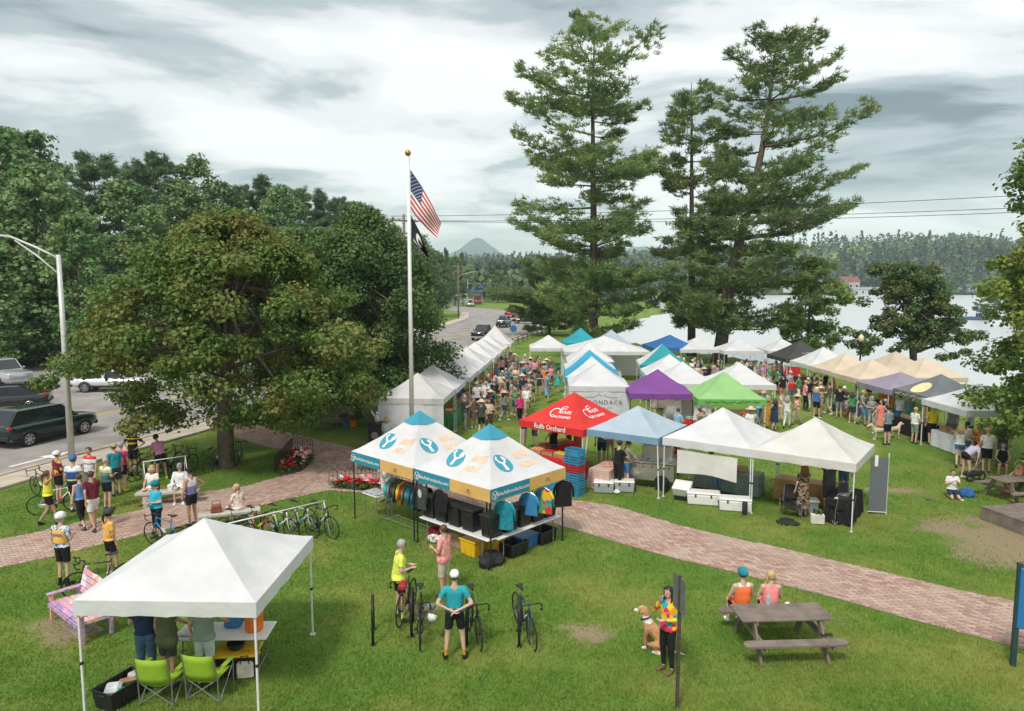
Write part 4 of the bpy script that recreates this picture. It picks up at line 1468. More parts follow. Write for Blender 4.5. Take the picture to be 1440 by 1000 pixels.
def skeleton(legs, aR, aL, lean):
    J = {}
    dz = {'sit': -.42, 'kneel': -.60}.get(legs, 0)
    for s, n in ((1, 'R'), (-1, 'L')):
        hip = v3(.085 * s, 0, .92 + dz)
        kn, an, to = v3(.098 * s, .02, .50), v3(.105 * s, -.02, .085), v3(.125 * s, .135, .03)
        if legs == 'walk':
            if s > 0: kn, an, to = v3(.09, .15, .52), v3(.09, .20, .10), v3(.10, .35, .045)
            else: kn, an, to = v3(-.09, -.02, .50), v3(-.09, -.27, .13), v3(-.10, -.14, .035)
        elif legs == 'wide':
            kn, an, to = v3(.14 * s, .02, .50), v3(.18 * s, -.02, .085), v3(.22 * s, .13, .03)
        elif legs == 'sit':
            kn, an, to = v3(.12 * s, .43, .50), v3(.13 * s, .38, .085), v3(.14 * s, .53, .03)
        elif legs == 'kneel':
            kn, an, to = v3(.13 * s, .36, .09), v3(.12 * s, -.06, .07), v3(.12 * s, -.20, .04)
        elif legs == 'shift' and s > 0:
            kn, an, to = v3(.13, .08, .51), v3(.17, .06, .085), v3(.22, .20, .03)
        J['hip' + n], J['knee' + n], J['ankle' + n], J['toe' + n] = hip, kn, an, to
    up = {'pelvis': v3(0, 0, .955), 'waist': v3(0, 0, 1.10), 'chest': v3(0, .005, 1.285), 'neck': v3(0, -.012, 1.46), 'neck2': v3(0, .0, 1.54), 'head': v3(0, .018, 1.635)}
    for s, n, a in ((1, 'R', aR), (-1, 'L', aL)):
        e, w = ARM[a]
        e, w = e * v3(s, 1, 1), w * v3(s, 1, 1)
        up['sh' + n] = v3(.178 * s, -.012, 1.405)
        up['el' + n], up['wr' + n] = e, w
    c, s_ = math.cos(lean), math.sin(lean)
    for k, p in up.items():
        q = p - v3(0, 0, .93)
        if k != 'pelvis':
            q = v3(q[0], q[1] * c + q[2] * s_, q[2] * c - q[1] * s_)
        J[k] = q + v3(0, 0, .93 + dz)
    return J


def prims(J, heavy, fem):
    w = heavy
    P = []   # name, a, ra, b, rb, squash (x,y)
    for n in 'RL':
        P += [('thigh' + n, J['hip' + n], .088 * (w * .4 + .6), J['knee' + n], .056), ('calf' + n, J['knee' + n], .056, J['ankle' + n], .036),
              ('foot' + n, J['ankle' + n] + (J['toe' + n] - J['ankle' + n]) * v3(-.12, -.12, .75), .040, J['toe' + n], .036),
              ('uarm' + n, J['sh' + n], .054 if not fem else .047, J['el' + n], .040 if not fem else .036), ('farm' + n, J['el' + n], .040 if not fem else .036, J['wr' + n], .027),
              ('shoulder' + n, J['chest'] + (J['neck'] - J['chest']) * .55, .07, J['sh' + n], .056)]
    up = (J['neck'] - J['pelvis']); up = up / np.linalg.norm(up)
    hipw = .135 if not fem else .142
    P += [('pelvis', J['pelvis'] + v3(-.055 * w, 0, -.02), hipw * .78 * w, J['pelvis'] + v3(.055 * w, 0, -.02), hipw * .78 * w),
          ('waist', J['pelvis'], .112 * w, J['waist'] + up * .06, (.108 if not fem else .098) * w),
          ('chest', J['waist'] + v3(-.045 * w, 0, 0), .10 * w, J['chest'] + v3(-.06, 0, .03), .102 * (w * .6 + .4)), ('chest', J['waist'] + v3(.045 * w, 0, 0), .10 * w, J['chest'] + v3(.06, 0, .03), .102 * (w * .6 + .4)),
          ('neck', J['neck'] - up * .03, .062, J['neck2'], .050),
          ('head', J['head'] + v3(0, -.010, .030), .088, J['head'] + v3(0, .012, -.052), .066)]
    if w > 1.12:
        P.append(('waist', J['waist'] + v3(0, .05, -.02), .12 * w, J['waist'] + v3(0, .045, .06), .10 * w))
    if fem:
        P.append(('chest', J['chest'] + v3(-.07, .065, -.03), .052, J['chest'] + v3(.07, .065, -.03), .052))
    return P


def cone_mesh(b, a, ra, c, rb, n=10):
    a, c = Vector(a), Vector(c)
    t = (c - a)
    L = t.length
    t = t / L if L > 1e-6 else Vector((0, 0, 1))
    pts, rs = [], []
    for q in (-.995, -.75, -.4):
        pts.append(a + t * q * ra); rs.append(ra * math.sqrt(1 - q * q))
    pts.append(a); rs.append(ra)
    pts.append(c); rs.append(rb)
    for q in (.4, .75, .995):
        pts.append(c + t * q * rb); rs.append(rb * math.sqrt(1 - q * q))
    b.tube(pts, rs, n)


def hand(b, J, n):
    """palm, four bent fingers and a thumb at the wrist"""
    s = 1 if n == 'R' else -1
    w = Vector(J['wr' + n]); e = Vector(J['el' + n])
    d = (w - e).normalized()
    side = d.cross(Vector((0, 0, 1)))
    if side.length < .2:
        side = Vector((0, 1, 0)).cross(d)
    side.normalize()
    nrm = side.cross(d).normalized()
    pc = w + d * .048
    cone_mesh(b, w - d * .01, .026, w + d * .03, .030, 6)
    for i in range(4):
        o = (i - 1.5) * .019
        L = (.066, .078, .073, .056)[i]
        k0 = w + d * .03 + side * o * .8
        k1 = w + d * .080 + side * o
        k2 = k1 + d * L * .5 - nrm * s * .008
        k3 = k2 + d * L * .36 - nrm * s * .026
        b.tube([k0, k1, k2, k3], [.0125, .0105, .0092, .0068], 5)
    th0 = w + d * .018 + side * .024 * (1 if s > 0 else -1)
    b.tube([th0, th0 + d * .028 + side * s * .020, th0 + d * .062 + side * s * .022], [.0125, .011, .0078], 5)


_body = {}
_wear = {}


def body_data(key):
    if key in _body:
        return _body[key]
    legs, aR, aL, lean, heavy, fem = key
    J = skeleton(legs, aR, aL, lean)
    P = prims(J, heavy, fem)
    b = MB()
    for p in P:
        cone_mesh(b, p[1], p[2], p[3], p[4])
    me = bpy.data.meshes.new('body')
    me.from_pydata(b.v, [], b.f)
    ob = bpy.data.objects.new('body', me)
    col.objects.link(ob)
    md = ob.modifiers.new('r', 'REMESH'); md.mode = 'VOXEL'; md.voxel_size = .0265; md.use_smooth_shade = True
    sm = ob.modifiers.new('s', 'SMOOTH'); sm.factor = .5; sm.iterations = 3
    dg = bpy.context.evaluated_depsgraph_get()
    m2 = bpy.data.meshes.new_from_object(ob.evaluated_get(dg))
    bpy.data.objects.remove(ob, do_unlink=True)
    n = len(m2.vertices)
    V = np.empty(n * 3, np.float32); m2.vertices.foreach_get('co', V); V = V.reshape(-1, 3)
    Nn = np.empty(n * 3, np.float32); m2.vertices.foreach_get('normal', Nn); Nn = Nn.reshape(-1, 3)
    F = [tuple(p.vertices) for p in m2.polygons]
    bpy.data.meshes.remove(m2)
    best = np.full(n, 1e9); who = np.zeros(n, int); tt = np.zeros(n)
    for i, p in enumerate(P):
        a, c = p[1], p[3]
        ab = c - a
        t = np.clip(((V - a) @ ab) / (ab @ ab + 1e-12), 0, 1)
        d = np.linalg.norm(V - a - t[:, None] * ab, axis=1) - (p[2] + (p[4] - p[2]) * t)
        m = d < best
        best[m] = d[m]; who[m] = i; tt[m] = t[m]
    names = np.array([p[0] for p in P])[who]
    # finish the body: hands, nose, ears, eyes, mouth
    fb = MB()
    fb.add(V, F)
    for s in 'RL':
        hand(fb, J, s)
    h = J['head']
    hx = lambda x, y, z: (h[0] + x, h[1] + y, h[2] + z)
    fb.tube([hx(0, .078, .012), hx(0, .098, -.022), hx(0, .086, -.032)], [.008, .014, .012], 6)
    for s in (-1, 1):
        fb.ball(hx(.082 * s, -.002, -.012), .022, 6, 4, (.4, .8, 1.2))
    fb.cur = 1
    for s in (-1, 1):
        fb.ball(hx(.031 * s, .074, .008), .010, 6, 4, (1.2, .6, .7))
    fb.cur = 2
    fb.box(hx(0, .076, -.062), (.040, .012, .010))
    bm = bpy.data.meshes.new('body')
    bm.from_pydata(fb.v, [], fb.f)
    bm.polygons.foreach_set('material_index', fb.mi)
    bm.polygons.foreach_set('use_smooth', [True] * len(fb.f))
    bm.update()
    for x in ('skin', 'eye', 'lip'):
        bm.materials.append(None)
    _body[key] = dict(me=bm, V=V, N=Nn, F=np.array([f for f in F if len(f) == 4]), names=names, t=tt, J=J, z=V[:, 2], key=key)
    return _body[key]


def shell(B, mask, off, name, key):
    """skin-tight piece of clothing: the masked faces moved out along the normals"""
    k = (B['key'], name, key)
    if k in _wear:
        return _wear[k]
    F = B['F']
    sel = mask[F].sum(1) >= 3
    F = F[sel]
    if len(F) == 0:
        _wear[k] = None
        return None
    used = np.unique(F)
    remap = np.full(len(B['V']), -1); remap[used] = np.arange(len(used))
    o = off[used] if isinstance(off, np.ndarray) else off
    V = B['V'][used] + B['N'][used] * (o[:, None] if isinstance(o, np.ndarray) else o)
    me = np_mesh(name, V, remap[F])
    me.polygons.foreach_set('use_smooth', np.ones(len(F), bool))
    me.materials.append(None)
    _wear[k] = me
    return me


def wear_shirt(B, sleeve, hem):
    nm, t = B['names'], B['t']
    J = B['J']
    zc = B['V'][:, 2]
    m = np.isin(nm, ['chest', 'waist', 'pelvis']) | (np.char.startswith(nm, 'shoulder') & (True if sleeve > 0 else (t < .72)))
    # drop what lies below the hem (measured along the spine) or at the throat
    up = J['neck'] - J['pelvis']; up = up / np.linalg.norm(up)
    s = (B['V'] - J['pelvis']) @ up
    lo = hem - .93
    m &= s > lo
    m |= np.char.startswith(nm, 'thigh') & (s > lo)
    if sleeve > 0:
        m |= np.char.startswith(nm, 'uarm') & (t < sleeve * 1.0)
        if sleeve > 1:
            m |= np.char.startswith(nm, 'uarm') | (np.char.startswith(nm, 'farm') & (t < (sleeve - 1)))
    else:
        m |= np.char.startswith(nm, 'shoulder') & (t < .8)
    off = .013 + .018 * np.clip(1 - (s - lo) / .30, 0, 1)
    return shell(B, m, off, 'shirt', (sleeve, hem))


def wear_bottom(B, length):
    nm, t = B['names'], B['t']
    J = B['J']
    up = J['neck'] - J['pelvis']; up = up / np.linalg.norm(up)
    s = (B['V'] - J['pelvis']) @ up
    m = (np.isin(nm, ['pelvis', 'waist']) & (s < .10))
    m |= np.char.startswith(nm, 'thigh') & (t < min(1.01, length))
    if length > 1:
        m |= np.char.startswith(nm, 'thigh') | (np.char.startswith(nm, 'calf') & (t < length - 1))
    off = np.full(len(nm), .012)
    if length < 1 or length > 1.5:
        off = .011 + .012 * np.clip(t, 0, 1) * np.char.startswith(nm, 'thigh')
    return shell(B, m, off, 'trousers' if length > 1.3 else 'shorts', length)


def wear_shoes(B, n_):
    nm, t = B['names'], B['t']
    return shell(B, (nm == 'foot' + n_) | ((nm == 'calf' + n_) & (t > .97)), .010, 'shoe', n_)


def wear_socks(B, h, n_):
    nm, t = B['names'], B['t']
    return shell(B, (nm == 'calf' + n_) & (t > 1 - h), .005, 'sock', (h, n_))


def wear_hair(B, kind):
    h = B['J']['head']
    nm = B['names']
    d = B['V'] - h
    face = (d[:, 1] > .030) & (d[:, 2] < .062)
    m = (nm == 'head') & ~face & (d[:, 2] > (-.045 if kind != 'short' else -.03)) & ~((np.abs(d[:, 0]) > .06) & (d[:, 2] < -.005) & (d[:, 1] > -.01) & (kind in ('short', 'bun')))
    return shell(B, m, .017 if kind == 'short' else .022, 'hair', kind)


SKIN = {'fair': mat('fair skin', (0.60, 0.385, 0.285), .55, 0, .08, 9), 'tan': mat('tanned skin', (0.49, 0.275, 0.18), .55, 0, .08, 9), 'deep': mat('deep skin', (0.23, 0.12, 0.075), .5, 0, .08, 9), 'pinkish': mat('ruddy skin', (0.60, 0.33, 0.245), .55, 0, .08, 9)}
EYE = mat('eye', (0.03, 0.025, 0.02), .2, 0, 0)
LIP = mat('lip', (0.40, 0.16, 0.13), .5, 0, 0)
HAIRM = {'brown': mat('brown hair', (0.085, 0.05, 0.03), .5, 0, .35, 30), 'black': mat('black hair', (0.018, 0.015, 0.014), .4, 0, .3, 30), 'blonde': mat('blonde hair', (0.52, 0.36, 0.18), .5, 0, .3, 30), 'grey': mat('grey hair', (0.36, 0.35, 0.34), .55, 0, .25, 30), 'red': mat('auburn hair', (0.22, 0.07, 0.03), .5, 0, .3, 30), 'white': mat('white hair', (0.66, 0.64, 0.60), .6, 0, .2, 30)}
RGB = {'white': (.74, .74, .72), 'black': (.018, .018, .02), 'navy': (.025, .04, .095), 'blue': (.05, .16, .42), 'sky blue': (.25, .47, .66), 'teal': (.02, .25, .32), 'aqua': (.06, .48, .52), 'green': (.07, .26, .10), 'lime': (.38, .70, .10), 'olive': (.115, .125, .065), 'yellow': (.80, .62, .04), 'hi-vis yellow': (.76, .86, .12), 'orange': (.82, .27, .06), 'red': (.55, .03, .035), 'maroon': (.13, .02, .03), 'pink': (.78, .30, .34), 'hot pink': (.72, .03, .20), 'lilac': (.52, .29, .48), 'purple': (.20, .08, .30), 'grey': (.25, .255, .26), 'charcoal': (.06, .063, .068), 'khaki': (.44, .36, .25), 'beige': (.64, .53, .42), 'brown': (.16, .095, .06), 'slate': (.14, .20, .26), 'denim': (.075, .13, .22), 'sage': (.25, .31, .23), 'peach': (.80, .48, .36), 'mustard': (.48, .26, .04), 'coral': (.85, .24, .18)}


def fab(c):
    return c if not isinstance(c, str) else mat(c + ' cloth', RGB[c], .85, 0, .22, 6, 1.0, 11, .2)


def bands(name, stops):
    """printed cloth: bands of colour up the body (metres above the ground, rgb)"""
    if name in _mats: return _mats[name]
    m = mat(name, (.5, .5, .5), .85, 0, .1, 7, .4, 14, .2)
    n, l = m.node_tree.nodes, m.node_tree.links
    tc = n.new('ShaderNodeTexCoord'); sp = n.new('ShaderNodeSeparateXYZ'); l.new(tc.outputs['Object'], sp.inputs[0])
    dv = n.new('ShaderNodeMath'); dv.operation = 'DIVIDE'; dv.inputs[1].default_value = 2.0; l.new(sp.outputs[2], dv.inputs[0])
    r = n.new('ShaderNodeValToRGB'); r.color_ramp.interpolation = 'CONSTANT'; l.new(dv.outputs[0], r.inputs[0])
    e = r.color_ramp.elements
    e[0].position, e[0].color = 0, (*stops[0][1], 1)
    e[1].position, e[1].color = stops[1][0] / 2, (*stops[1][1], 1)
    for z, c in stops[2:]:
        k = e.new(z / 2); k.color = (*c, 1)
    l.new(r.outputs[0], n['Principled BSDF'].inputs['Base Color'])
    return m


def speckle(name, cols, scale, metric='EUCLIDEAN'):
    """printed cloth of irregular patches"""
    if name in _mats: return _mats[name]
    m = mat(name, (.5, .5, .5), .85, 0, .1, 7, .4, 14, .2)
    n, l = m.node_tree.nodes, m.node_tree.links
    tc = n.new('ShaderNodeTexCoord'); vo = n.new('ShaderNodeTexVoronoi'); vo.inputs['Scale'].default_value = scale
    nz = n.new('ShaderNodeTexNoise'); nz.inputs['Scale'].default_value = scale * .8
    mx = n.new('ShaderNodeMix'); mx.data_type = 'RGBA'; mx.inputs[0].default_value = .12
    l.new(tc.outputs['Object'], mx.inputs[6]); l.new(tc.outputs['Object'], nz.inputs['Vector']); l.new(nz.outputs['Color'], mx.inputs[7])
    l.new(mx.outputs[2], vo.inputs['Vector'])
    sp = n.new('ShaderNodeSeparateColor'); l.new(vo.outputs['Color'], sp.inputs[0])
    r = n.new('ShaderNodeValToRGB'); r.color_ramp.interpolation = 'CONSTANT'; l.new(sp.outputs[0], r.inputs[0])
    e = r.color_ramp.elements
    e[0].position, e[0].color = 0, (*cols[0], 1)
    e[1].position, e[1].color = 1 / len(cols), (*cols[1], 1)
    for i, c in enumerate(cols[2:]):
        k = e.new((i + 2) / len(cols)); k.color = (*c, 1)
    l.new(r.outputs[0], n['Principled BSDF'].inputs['Base Color'])
    return m


def put(name, me, m, parent, slots=1):
    o = bpy.data.objects.new(name, me)
    col.objects.link(o); o.parent = parent
    for i, x in enumerate(m if isinstance(m, (list, tuple)) else [m]):
        recolour(o, x, i)
    return o


_extra = {}


def extra(key, fn):
    if key not in _extra:
        b = MB(); fn(b)
        me = bpy.data.meshes.new(key[0]); me.from_pydata(b.v, [], b.f)
        me.polygons.foreach_set('use_smooth', [True] * len(b.f)); me.update(); me.materials.append(None)
        _extra[key] = me
    return _extra[key]


def helmet_fn(b):
    prof = [(.118, -.012), (.122, .02), (.112, .065), (.085, .105), (.045, .128), (.001, .134)]
    o = len(b.v)
    b.lathe(prof, 16)
    for i in range(o, len(b.v)):
        x, y, z = b.v[i]
        b.v[i] = (x * .86, y * 1.14 - .005, z)
    for x in (-.055, -.02, .02, .055):
        b.tube([(x, .115, .05), (x * 1.05, .05, .128 - abs(x) * .5), (x * 1.05, -.05, .128 - abs(x) * .5), (x, -.12, .055)], .011, 5)


def cap_fn(b):
    o = len(b.v)
    b.lathe([(.103, -.01), (.104, .03), (.088, .075), (.05, .105), (.001, .114)], 14)
    for i in range(o, len(b.v)):
        x, y, z = b.v[i]; b.v[i] = (x * .9, y * 1.08 - .004, z)
    b.add([(-.07, .085, .012), (.07, .085, .012), (.055, .175, .0), (-.055, .175, .0), (-.07, .085, .002), (.07, .085, .002), (.055, .175, -.008), (-.055, .175, -.008)], [(0, 1, 2, 3), (7, 6, 5, 4), (2, 1, 5, 6), (0, 3, 7, 4), (3, 2, 6, 7)])


def sunhat_fn(b):
    b.lathe([(.235, -.012), (.24, -.004), (.12, .012), (.108, .05), (.095, .09), (.05, .105), (.001, .108)], 18)


def person(label, loc, head=0.0, top='white', bottom='black', legs='stand', aR='down', aL='down', lean=0.0, heavy=1.08, fem=False, h=1.72, skin='fair', hair='brown', hk='short', sleeve=.62, hem=.93, blen=.72, shoes='charcoal', hat=None, hatc='white', socks=None, dress=None, group=None, glasses=False, tilt=0.0):
    """head: direction faced in degrees, 0 away from the camera, 90 to the left, 180 towards it"""
    key = (legs, aR, aL, round(lean, 2), heavy, fem)
    B = body_data(key)
    t = thing('person', label, 'person', loc, R(head), group)
    k = h / 1.745
    t.scale = (k, k, k)
    body = put('body', B['me'], [SKIN[skin], EYE, LIP], t)
    if dress:
        sleeve0 = 0 if sleeve == .62 else sleeve
        me = wear_shirt(B, sleeve0, .93)
        put('dress', me, fab(top), t)
        J = B['J']; pz = J['pelvis'][2]

        def skirt(b):
            o = len(b.v); n = 18
            rows = [(pz + .12, .125, .108), (pz, .165 * heavy, .14 * heavy), (pz - .22, .19, .17), (pz - dress, .215, .20)]
            for z, rx, ry in rows:
                for i in range(n):
                    q = 6.2832 * i / n
                    w = 1 + .07 * math.sin(i * 2.1) * (1 if z < pz - .1 else 0)
                    b.v.append((rx * w * math.cos(q), ry * w * math.sin(q), z))
            for j in range(3):
                for i in range(n):
                    b.f.append((o + j * n + i, o + j * n + (i + 1) % n, o + j * n + n + (i + 1) % n, o + j * n + n + i)); b.mi.append(0)
        put('skirt', extra(('skirt', key, dress), skirt), fab(top), t)
    else:
        put('shirt', wear_shirt(B, sleeve, hem), fab(top), t)
        me = wear_bottom(B, blen)
        put(me.name.split('.')[0], me, fab(bottom), t)
    if socks:
        for n_ in 'RL':
            me = wear_socks(B, .3, n_)
            if me: put('sock', me, fab(socks), t)
    for n_ in 'RL':
        put('shoe', wear_shoes(B, n_), fab(shoes), t)
    hd = B['J']['head']
    if hk != 'bald':
        hr = put('hair', wear_hair(B, 'short' if hk == 'short' else ('bun' if hk == 'bun' else 'long')), HAIRM[hair], t)
        if hk == 'long':
            def fn(b):
                for i in range(7):
                    x = (i - 3) * .026
                    b.tube([(x, -.06, .06), (x * 1.15, -.098, -.02), (x * 1.3, -.105, -.12), (x * 1.25, -.125 + .01 * (i % 2), -.22 - .03 * (i % 3))], [.026, .03, .027, .010], 6)
                for s in (-1, 1):
                    b.tube([(s * .07, -.01, .04), (s * .092, -.02, -.04), (s * .095, -.01, -.12), (s * .09, .03, -.20)], [.022, .026, .024, .008], 6)
            o = put('hair_length', extra(('hair_length', 0), fn), HAIRM[hair], hr); o.location = hd
        elif hk == 'tail':
            o = put('ponytail', extra(('ponytail', 0), lambda b: b.tube([(0, -.09, .03), (0, -.135, .0), (0, -.145, -.10), (0, -.125, -.24)], [.018, .032, .03, .008], 7)), HAIRM[hair], hr); o.location = hd
        elif hk == 'bob':
            def fn(b):
                for i in range(9):
                    q = math.radians(-150 + i * 37.5 - 0) if False else math.radians(180 + (i - 4) * 27 - 90)
                    x, y = math.cos(q) * .088, math.sin(q) * .095
                    b.tube([(x * .8, y * .8, .05), (x * 1.05, y * 1.05, -.02), (x * 1.1, y * 1.1, -.085), (x * .95, y * .95, -.115)], [.026, .03, .027, .012], 6)
            o = put('hair_length', extra(('hair_bob', 0), fn), HAIRM[hair], hr); o.location = hd
        elif hk == 'bun':
            o = put('bun', extra(('bun', 0), lambda b: b.ball((0, -.09, .06), .045, 8, 6)), HAIRM[hair], hr); o.location = hd
    if hat:
        o = put({'helmet': 'helmet', 'cap': 'cap', 'sunhat': 'sun_hat'}[hat], extra((hat, 0), {'helmet': helmet_fn, 'cap': cap_fn, 'sunhat': sunhat_fn}[hat]), fab(hatc), t)
        o.location = (hd[0], hd[1] - .004, hd[2] + (.03 if hat != 'sunhat' else .045))
        o.rotation_euler = (-lean * .6, 0, 0)
    if glasses:
        o = put('sunglasses', extra(('sunglasses', 0), lambda b: (b.box((-.033, .083, .008), (.05, .014, .032), bev=.005), b.box((.033, .083, .008), (.05, .014, .032), bev=.005), b.box((0, .088, .014), (.03, .008, .008)))), CLIP, t)
        o.location = hd
    return t


def foot(px, py, z=0.0):
    g = G(px, py)
    return (g.x, g.y, z)


JER_GOLD = mat('gold jersey', (.80, .43, .10), .8, 0, .06, 6, .3, 14)
JER_LEO = speckle('blue white animal print', [(.75, .76, .78), (.10, .20, .42), (.75, .76, .78), (.05, .07, .14)], 30)
TIEDYE = speckle('tie dye knit', [(.75, .35, .03), (.70, .03, .06), (.03, .36, .40), (.80, .52, .04), (.62, .04, .10)], 8)
FLORAL = speckle('dark floral print', [(.02, .02, .022), (.45, .22, .12), (.03, .03, .03), (.30, .28, .20)], 22)
BLUSHP = speckle('blush floral print', [(.80, .68, .60), (.84, .76, .70), (.62, .36, .32), (.82, .72, .64)], 24)

# ---- cyclists and visitors around the path (left)
p = person('cyclist in a gold jersey lettered ROADIE and white helmet, seen from behind', foot(91, 823), -12, JER_LEO, 'black', aR='hold', aL='down', h=1.80, hat='helmet', hatc='white', blen=.78, hair='grey', heavy=1.1, socks='black', shoes='black')
B_ = body_data(('stand', 'hold', 'down', 0.0, 1.1, False))
_m = np.isin(B_['names'], ['chest', 'waist']) & (B_['V'][:, 1] < .02) & (B_['V'][:, 2] > 1.06) & (np.abs(B_['V'][:, 0]) < .16)
put('jersey_back', shell(B_, _m, .034, 'jersey_back', 0), JER_GOLD, p)
_yb = float(B_['V'][(np.abs(B_['V'][:, 2] - 1.30) < .03) & (np.abs(B_['V'][:, 0]) < .05), 1].min()) - .042
text_on('lettering', 'ROADIE', .085, (0, _yb, 1.27), (1, 0, 0), (0, .12, 1), INKG, p, .004, bold=.004)
person('cyclist in a gold jersey and black helmet with a dark braid, beside the parked bike', foot(157, 809), -38, JER_GOLD, 'black', legs='shift', aR='down', aL='down', h=1.70, hat='helmet', hatc='charcoal', fem=True, hair='black', hk='tail', skin='tan', shoes='white', blen=.66)
person('woman in a bright turquoise top and blue helmet walking on the brick path', foot(222, 757), 150, mat('turquoise cloth', (.02, .40, .58), .85), 'black', aR='hold', aL='hold', h=1.68, heavy=1.22, fem=True, hat='helmet', hatc='teal', blen=1.45, hair='brown', hk='tail', glasses=True)
person('triathlete in a white and purple top with hand on hip by the bench', foot(271, 739), 62, bands('purple tri top', [(0, (.05, .05, .06)), (1.0, (.20, .17, .38)), (1.22, (.68, .62, .66))]), 'black', aR='hip', aL='down', sleeve=0, h=1.78, hat='cap', hatc='black', skin='tan', blen=.62, glasses=True)
person('man in a maroon shirt and white shorts walking on the path', foot(133, 746), 52, 'maroon', 'white', legs='walk', aR='swingf', aL='swingb', h=1.80, skin='tan', blen=.8, lean=.08)
person('woman in a blue top with a black sling strap walking beside the maroon shirt', foot(117, 744), 60, mat('cornflower cloth', (.12, .25, .50), .85), 'black', legs='walk', aR='swingf', aL='down', h=1.68, fem=True, blen=1.5, sleeve=0, hair='brown', glasses=True, lean=.08)
person('woman in a yellow tank raising a hand to her head by the kerb', foot(70, 738), -58, mat('lemon cloth', (.80, .76, .06), .85), 'black', legs='walk', aR='head', aL='face', h=1.68, fem=True, sleeve=0, skin='tan', hk='tail', blen=.6, shoes='black')
person('cyclist in a white and blue lettered jersey with blue helmet, back turned', foot(107, 720), 8, bands('white blue jersey', [(0, (.03, .05, .14)), (1.02, (.55, .70, .25)), (1.06, (.03, .07, .22)), (1.26, (.12, .22, .46)), (1.30, (.74, .76, .78))]), 'black', aR='down', aL='down', h=1.82, heavy=1.18, hat='helmet', hatc='blue', socks='white')
person('man in a white and red raglan jersey facing the group', foot(129, 703), 165, bands('white red jersey', [(0, (.7, .7, .7)), (1.10, (.72, .72, .73)), (1.20, (.14, .16, .34)), (1.24, (.72, .72, .73)), (1.36, (.62, .05, .05))]), 'slate', h=1.82, heavy=1.1, skin='pinkish', hair='brown', blen=.9)
person('cyclist in a maroon and yellow jersey with white helmet at the kerb', foot(84, 707), -30, speckle('maroon yellow print', [(.12, .02, .03), (.12, .02, .03), (.70, .45, .06), (.30, .03, .04)], 12), 'black', aR='hold', aL='hold', h=1.74, hat='helmet', hatc='white')
person('grey haired cyclist in a cream and green jersey with back turned', foot(152, 717), -22, bands('cream green jersey', [(0, (.05, .14, .13)), (1.18, (.12, .24, .18)), (1.28, (.42, .48, .32)), (1.36, (.76, .74, .58))]), 'black', aR='hold', aL='down', h=1.72, hair='grey', heavy=1.08, blen=.7)
person('man in a teal tee with a tan cap talking in the group', foot(164, 697), 55, 'teal', 'charcoal', aR='down', aL='hold', h=1.82, hat='cap', hatc='khaki', heavy=1.1, blen=.95)
person('cyclist in a hot pink jersey and yellow shoes with back turned', foot(173, 691), -8, mat('raspberry cloth', (.70, .03, .12), .85), 'black', aR='down', aL='hold', h=1.76, hair='grey', shoes='yellow', heavy=1.08)
person('cyclist in a black and yellow jersey with hands on hips at the kerb', foot(189, 668), 178, bands('black yellow jersey', [(0, (.02, .02, .02)), (1.18, (.70, .50, .04)), (1.25, (.03, .03, .035)), (1.36, (.70, .50, .04)), (1.40, (.03, .03, .035))]), 'black', aR='hip', aL='hip', h=1.80, hair='black', skin='tan', glasses=True)
person('woman in a lilac shirt leaning over a parked bike', foot(228, 675), 55, mat('lilac pink cloth', (.62, .27, .42), .85), 'black', legs='wide', aR='reach', aL='reach', lean=.42, h=1.76, hk='bun', hair='black', skin='tan', shoes='lime', blen=.6)
person('woman in a white printed tee sitting on the stone bench by the path', (G(215, 688, .45).x, G(215, 688, .45).y, -.02), 172, bands('white print tee', [(0, (.76, .70, .64)), (.66, (.10, .45, .42)), (.74, (.76, .72, .66))]), 'black', legs='sit', aR='lap', aL='lap', h=1.70, fem=True, hair='blonde', hk='bob', sleeve=.55)
person('person in a white shirt, grey cap and denim shorts sitting on the stone bench', (G(254, 686, .45).x, G(254, 686, .45).y, -.02), -165, 'white', 'denim', legs='sit', aR='lap', aL='lap', h=1.72, fem=True, hat='cap', hatc='grey', sleeve=1.8, hair='brown', blen=.5, shoes='white')
person('blonde woman in a blush patterned dress sitting on the stone bench with her bag', (G(336, 716, .45).x, G(336, 716, .45).y, -.02), 60, BLUSHP, 'beige', legs='sit', aR='chest', aL='lap', h=1.64, fem=True, hair='blonde', hk='bob', blen=.95, lean=.1)

# ---- around the bike racks (centre front)
person('man in a hi-vis yellow tee and black shorts beside the bike rack', foot(561, 871), -72, 'hi-vis yellow', 'black', legs='shift', aR='hold', aL='hold', h=1.80, hair='grey', heavy=1.1, socks='hi-vis yellow', glasses=True, hem=.86, lean=.1)
person('man in a salmon shirt and stone shorts holding a cup by the counter', foot(625, 838), 62, speckle('salmon check', [(.74, .26, .24), (.80, .38, .34), (.70, .24, .22)], 20), mat('stone cloth', (.56, .50, .40), .85), aR='chest', aL='hold', h=1.72, hair='brown', heavy=1.2, skin='pinkish', sleeve=.75, hem=.86, blen=.98)
person('cyclist in a teal jersey, white cap and yellow socks with hands behind back', foot(640, 926), 3, bands('teal jersey', [(0, (.02, .07, .10)), (.98, (.02, .16, .21)), (1.08, (.025, .29, .35)), (1.36, (.03, .34, .40))]), 'black', legs='wide', aR='back', aL='back', h=1.78, hat='cap', hatc='white', socks='mustard', shoes='black', hair='brown')

